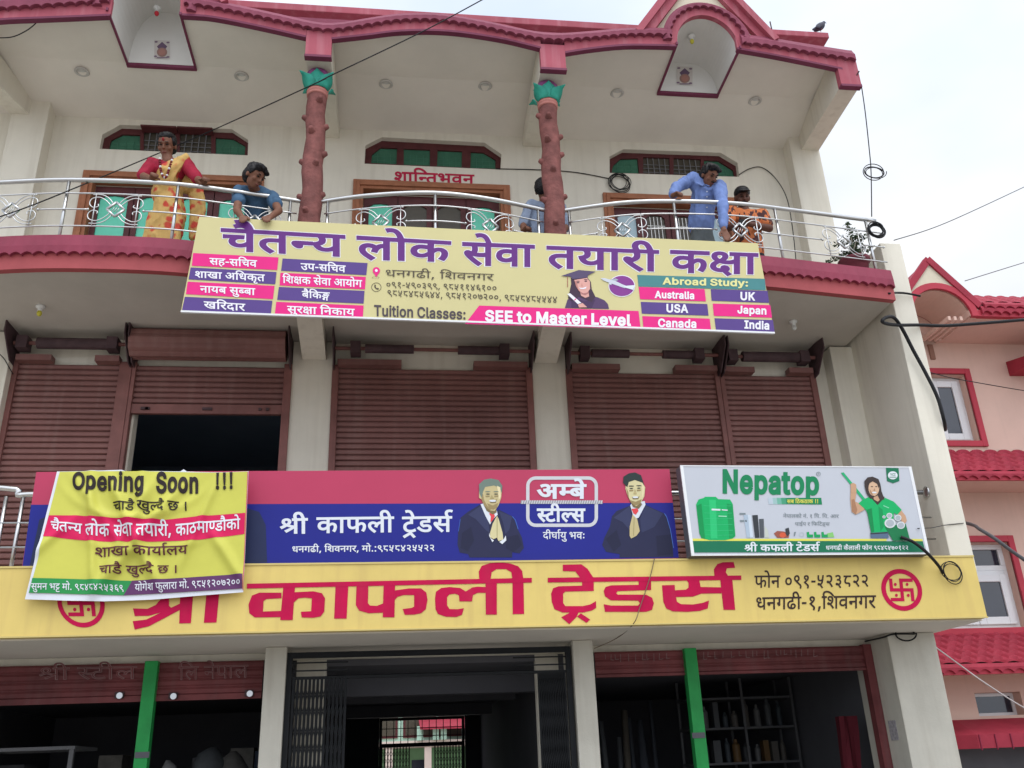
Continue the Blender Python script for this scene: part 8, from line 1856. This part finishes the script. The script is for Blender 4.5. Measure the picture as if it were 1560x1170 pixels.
# upper eave, soffit, roof and gable
EY = 10.6
ze = at(1530, 482, EY).z
mb = MB(); mb.box(at(1476, 475, EY).x, hx1, EY, HY + .02, ze, ze + .10); mb.build('eave_soffit', PEACH, H)
mb = MB(); mb.box(at(1488, 475, EY).x, hx1, EY - .03, EY + .05, ze - .02, ze + .08); ef = mb.build('eave_fascia', REDTRIM, H)
xe0 = at(1492, 475, EY).x
scallop([(xe0, EY - .07, ze + .05), (hx1, EY - .07, ze + .05)], [(0, 0, 1)] * 2, .09, .06, .14, .05, REDTILE, 'eave_tiles', ef, back=.06, slope=.03)
zr2 = at(1540, 458, EY + .9).z
tiles('tiled_roof', xe0 + .05, hx1, EY - .02, ze + .17, EY + 1.3, zr2 + .25, H, rows=6)
gp = lambda x, y: at(x, y, EY - .02)
apx = gp(1413, 398); rr2 = gp(1492, 466); ll = Vector((2 * apx.x - rr2.x, rr2.y, rr2.z))
ar = (gp(1377, 470).x, gp(1470, 470).x)
acx, ahw, az_ = (apx.x + .03), .44, ze - .02
apk = gp(1418, 440).z
arc = [(acx + ahw * math.cos(math.pi * i / 20), az_ + (apk - az_) * math.sin(math.pi * i / 20)) for i in range(21)]
loop = [(ll.x, ze + .03)] + [p_ for p_ in arc[::-1] if p_[1] > ze + .03] + [(rr2.x, ze + .03), (apx.x, apx.z)]
tri = tessellate_polygon([[Vector((x, z, 0)) for x, z in loop]])
m_ = MB(); m_.add([(x, EY - .02, z) for x, z in loop], [list(t) for t in tri]); gbh = m_.build('gable', CREAMTRIM, H)
m_ = MB()
for s_, e in ((-1, ll), (1, rr2)):
    a = e + Vector((0, -.03, 0)); b_ = apx + Vector((0, -.03 - .004 * s_, .03)); n_ = Vector((s_ * .65, 0, .75))
    m_.loft([[a - n_ * .06, a + n_ * .04, a + n_ * .04 + Vector((0, .1, 0)), a - n_ * .06 + Vector((0, .1, 0))], [b_ - n_ * .06, b_ + n_ * .04, b_ + n_ * .04 + Vector((0, .1, 0)), b_ - n_ * .06 + Vector((0, .1, 0))]])
m_.ball(apx + Vector((0, .02, .0)), (.06, .05, .06), 6); m_.build('rake_tiles', REDTILE, gbh)
m_ = MB()
for s_, e in ((-1, ll), (1, rr2)): m_.hexa([apx + Vector((0, .06, -.02)), e + Vector((0, .06, -.02)), e + Vector((0, 1.6, -.02)), apx + Vector((0, 1.6, -.02))], [apx + Vector((0, .06, .03)), e + Vector((0, .06, .03)), e + Vector((0, 1.6, .03)), apx + Vector((0, 1.6, .03))])
m_.build('gable_roof', REDTILE, gbh)
m_ = MB(); rings = []
for i in range(21):
    a = math.pi * i / 20; c_, s_ = math.cos(a), math.sin(a)
    rings.append([(acx + ahw * c_, EY - .04, az_ + (apk - az_) * s_), (acx + (ahw + .10) * c_, EY - .04, az_ + (apk - az_ + .09) * s_), (acx + (ahw + .10) * c_, EY + .03, az_ + (apk - az_ + .09) * s_), (acx + ahw * c_, EY + .03, az_ + (apk - az_) * s_)])
m_.loft(rings); m_.build('arch_band', REDTRIM, gbh)
m_ = MB(); m_.loft([[(x, EY, z) for x, z in arc], [(x, EY + .75, z) for x, z in arc]], closed=False, caps=False); m_.add([(x, EY + .76, z) for x, z in arc], [list(range(21))]); m_.build('vault', PEACH, gbh, recalc=False)
m_ = MB()
for i in range(3): m_.box(acx + .12 + i * .09, acx + .16 + i * .09, EY + .05, EY + .74, az_ - .03, az_ + .03)
m_.build('soffit_batten', PEACH, gbh)
m_ = MB(); q_ = at(1556, 552, 10.9); q_.x += .35; q_.z += .10; m_.hexa([(q_.x - .12, 10.9, q_.z - .05), (q_.x + 1.5, 10.9, q_.z - .05), (q_.x + 1.5, HY, q_.z - .05), (q_.x - .12, HY, q_.z - .05)], [(q_.x - .12, 10.9, q_.z + .05), (q_.x + 1.5, 10.9, q_.z + .05), (q_.x + 1.5, HY, q_.z + .18), (q_.x - .12, HY, q_.z + .18)])
m_.build('side_canopy', REDTILE, H)
m_ = MB(); q_ = at(1417, 537, HY); m_.box(q_.x - .02, q_.x + .05, HY - .03, HY + .01, q_.z - .12, q_.z + .12); m_.build('vent_slot', mat('vent_brown', (.30, .16, .12), .8), H)
m_ = MB(); m_.box(hx0 + .02, hx0 + .10, HY - .03, HY, 0, at(1430, 960, HY).z + .1); m_.build('corner_trim', REDTRIM, H)

# ================================================================== the house seen through the passage
RHY = 42.0
RH = thing('rear_house', 'pale green two storey house seen through the passage gate', 'building', (1, RHY, 0))
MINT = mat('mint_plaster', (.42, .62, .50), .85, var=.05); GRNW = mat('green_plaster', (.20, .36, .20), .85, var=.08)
zs_ = atz  # readability
zb_ = at(636, 1133, RHY - 2).z
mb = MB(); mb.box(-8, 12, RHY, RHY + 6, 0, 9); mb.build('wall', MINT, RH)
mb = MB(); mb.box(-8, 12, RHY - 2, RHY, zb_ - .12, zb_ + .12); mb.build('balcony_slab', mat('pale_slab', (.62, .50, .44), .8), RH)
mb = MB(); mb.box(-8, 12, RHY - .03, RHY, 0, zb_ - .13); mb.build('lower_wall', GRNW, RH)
for px in (593, 652): 
    q_ = at(px, 1140, RHY - 1.9); mb = MB(); mb.box(q_.x - .14, q_.x + .14, RHY - 1.95, RHY - 1.6, 0, zb_ - .12); mb.build('porch_pillar', mat('pale_slab', (.62, .50, .44), .8), RH)
for px, w_ in ((588, .5), (639, .7), (690, .6)):
    q_ = at(px, 1112, RHY); mb = MB(); mb.box(q_.x - w_, q_.x + w_, RHY - .08, RHY - .002, zb_ + .3, zb_ + 2.2); f_ = mb.build('window', DOORWOOD, RH); mb = MB(); mb.box(q_.x - w_ + .1, q_.x + w_ - .1, RHY - .10, RHY - .085, zb_ + .4, zb_ + 2.1); mb.build('pane', GLASSDARK, f_)
q_ = at(638, 1165, RHY); mb = MB(); mb.box(q_.x - .3, q_.x + .5, RHY - .08, RHY - .035, .1, 2.1); mb.build('door', NAVYGLASS, RH)
mb = MB(); zz_ = at(660, 1105, RHY - 2.5).z; x0_, x1_ = at(640, 1105, RHY - 2.5).x, at(720, 1105, RHY - 2.5).x; mb.hexa([(x0_, RHY - 2.6, zz_ - .15), (x1_ + 4, RHY - 2.6, zz_ - .15), (x1_ + 4, RHY, zz_ + .3), (x0_, RHY, zz_ + .3)], [(x0_, RHY - 2.6, zz_ - .05), (x1_ + 4, RHY - 2.6, zz_ - .05), (x1_ + 4, RHY, zz_ + .4), (x0_, RHY, zz_ + .4)]); mb.build('tiled_canopy', REDTILE, RH)
for px in (640, 664, 676):
    q_ = at(px, 1115, RHY - 2.2); mb = MB(); mb.box(q_.x - .12, q_.x + .12, RHY - 2.2, RHY - 2, zb_ + .12, zz_); mb.build('porch_post', MINT, RH)

# ================================================================== goods inside the shops
SH = thing('shop_shelf', 'dim steel shelf of pipes and fittings inside the right shop', 'shelf', (4.1, 11.9, .18))
m_ = MB(); sx0, sx1 = 3.6, 4.95
for z in (.25, .75, 1.15, 1.55, 1.95, 2.3): m_.box(sx0, sx1, 11.6, 12.1, z, z + .025)
for x in (sx0, (sx0 + sx1) / 2, sx1 - .03): m_.box(x, x + .03, 11.58, 11.61, .18, 2.55).box(x, x + .03, 12.08, 12.11, .18, 2.55)
m_.build('rack', mat('dull_rack_steel', (.11, .11, .115), .5), SH)
rnd = random.Random(9); 
cols = [(.12, .12, .12), (.08, .085, .09), (.13, .075, .03), (.05, .06, .07), (.10, .09, .08)]
cnt = 0
for z in (.775, 1.175, 1.575, 1.975):
    x = sx0 + .08
    while x < sx1 - .12:
        r_ = rnd.uniform(.03, .05); h_ = rnd.uniform(.18, .33); m_ = MB()
        if rnd.random() < .6: m_.lathe([(r_, 0), (r_, h_ * .75), (r_ * .5, h_ * .85), (r_ * .45, h_)], (0, 0, 0), 12)
        else: m_.box(-r_, r_, -.06, .06, 0, h_)
        m_.v = [v + Vector((x, 11.7, z)) for v in m_.v]
        ci = rnd.randrange(len(cols)); o = m_.build('fitting_bottle' if cnt % 2 else 'fitting_box', mat('goods_%s' % 'abcde'[ci], cols[ci], .5), smooth=False); cnt += 1
        tag(o, 'small dim container standing on the shelf inside the right shop', 'container', 'containers on the shop shelf'); x += r_ * 2 + rnd.uniform(.03, .07)
RC = mat('red_cloth', (.10, .012, .02), .85)
q_ = at(1288, 1110, 9.7); m_ = MB(); rings = []
for i in range(9):
    z_ = .7 + i * .16; rings.append([(q_.x - .10 + .012 * math.sin(k_ * 1.9 + i * .6) * (k_ % 2) + .035 * k_ + .01 * math.sin(i), 9.62 + .03 * math.sin(k_ * 1.5 + i * .4), z_) for k_ in range(6)] + [(q_.x + .08 - .035 * k_ + .01 * math.sin(i), 9.72, z_) for k_ in range(6)])
m_.loft(rings)
tag(m_.build('hanging_cloth', RC), 'red cloth hanging at the right side of the right shop', 'cloth')
TBL = thing('steel_table', 'dull steel table inside the left shop', 'table', (at(55, 1150, 9.6).x, 9.6, .18))
zt_ = at(60, 1138, 9.5).z; m_ = MB(); xa_, xb_ = at(-30, 1140, 9.5).x, at(114, 1140, 9.5).x
m_.box(xa_, xb_, 9.5, 10.2, zt_ - .03, zt_); m_.build('table_top', mat('dull_rack_steel', (.11, .11, .115), .5), TBL)
for x in (xa_ + .02, xb_ - .05): m_ = MB(); m_.box(x, x + .04, 9.51, 9.55, .18, zt_ - .03); m_.build('leg', mat('dull_rack_steel', (.11, .11, .115), .5), TBL)
for px, py, r_, lab, c_ in ((320, 1142, .17, 'grey plastic sack standing behind the left shop opening', (.06, .065, .07)), (355, 1148, .14, 'pale sack leaning beside the grey sack in the left shop', (.085, .08, .075)), (255, 1162, .10, 'small white bundle on the floor stack of the left shop', (.2, .2, .2))):
    q_ = at(px, py + 22, 10.4); m_ = MB(); m_.lathe([(r_ * .7, -1.2), (r_ * 1.1, -1.1), (r_ * 1.15, -.4), (r_, 0), (r_ * .7, .10), (r_ * .2, .16)], q_, 14)
    m_.v = [Vector((v.x + .015 * math.sin(v.z * 30), v.y, v.z)) for v in m_.v]
    tag(m_.build('sack', mat('sack_%d' % px, c_, .8, var=.2, scale=8), smooth=True), lab, 'sack')

rnd = random.Random(21)
for i in range(14):
    x = 2.05 + i * .105 + rnd.uniform(-.02, .02); m_ = MB(); r_ = rnd.uniform(.025, .045); m_.tube([(x, 12.6, .2), (x + rnd.uniform(-.12, .12), 12.85, rnd.uniform(1.9, 2.4))], r_, 10)
    c_ = rnd.choice([(.16, .17, .18), (.10, .11, .13), (.18, .16, .13)])
    tag(m_.build('plastic_pipe', mat('pipe_grey_%d' % int(c_[0] * 100), c_, .5), smooth=True), 'dim plastic pipe leaning at the back of the right shop', 'pipe', 'pipes leaning inside the right shop')
for i in range(9):
    x = -4.4 + i * .36 + rnd.uniform(-.05, .05); w_ = rnd.uniform(.13, .17); z_ = .19
    for k in range(rnd.randint(3, 5)):
        h_ = rnd.uniform(.26, .40); m_ = MB(); m_.box(x - w_, x + w_, 12.2 + rnd.uniform(-.05, .05), 12.6, z_, z_ + h_); z_ += h_ + .002
        c_ = rnd.choice([(.16, .11, .07), (.12, .12, .13), (.20, .19, .17), (.07, .09, .13)])
        tag(m_.build('carton', mat('carton_%d' % int(c_[0] * 100), c_, .8, var=.2, scale=6), bevel=.006), 'dim carton in a stack at the back of the left shop', 'carton', 'cartons stacked inside the left shop')
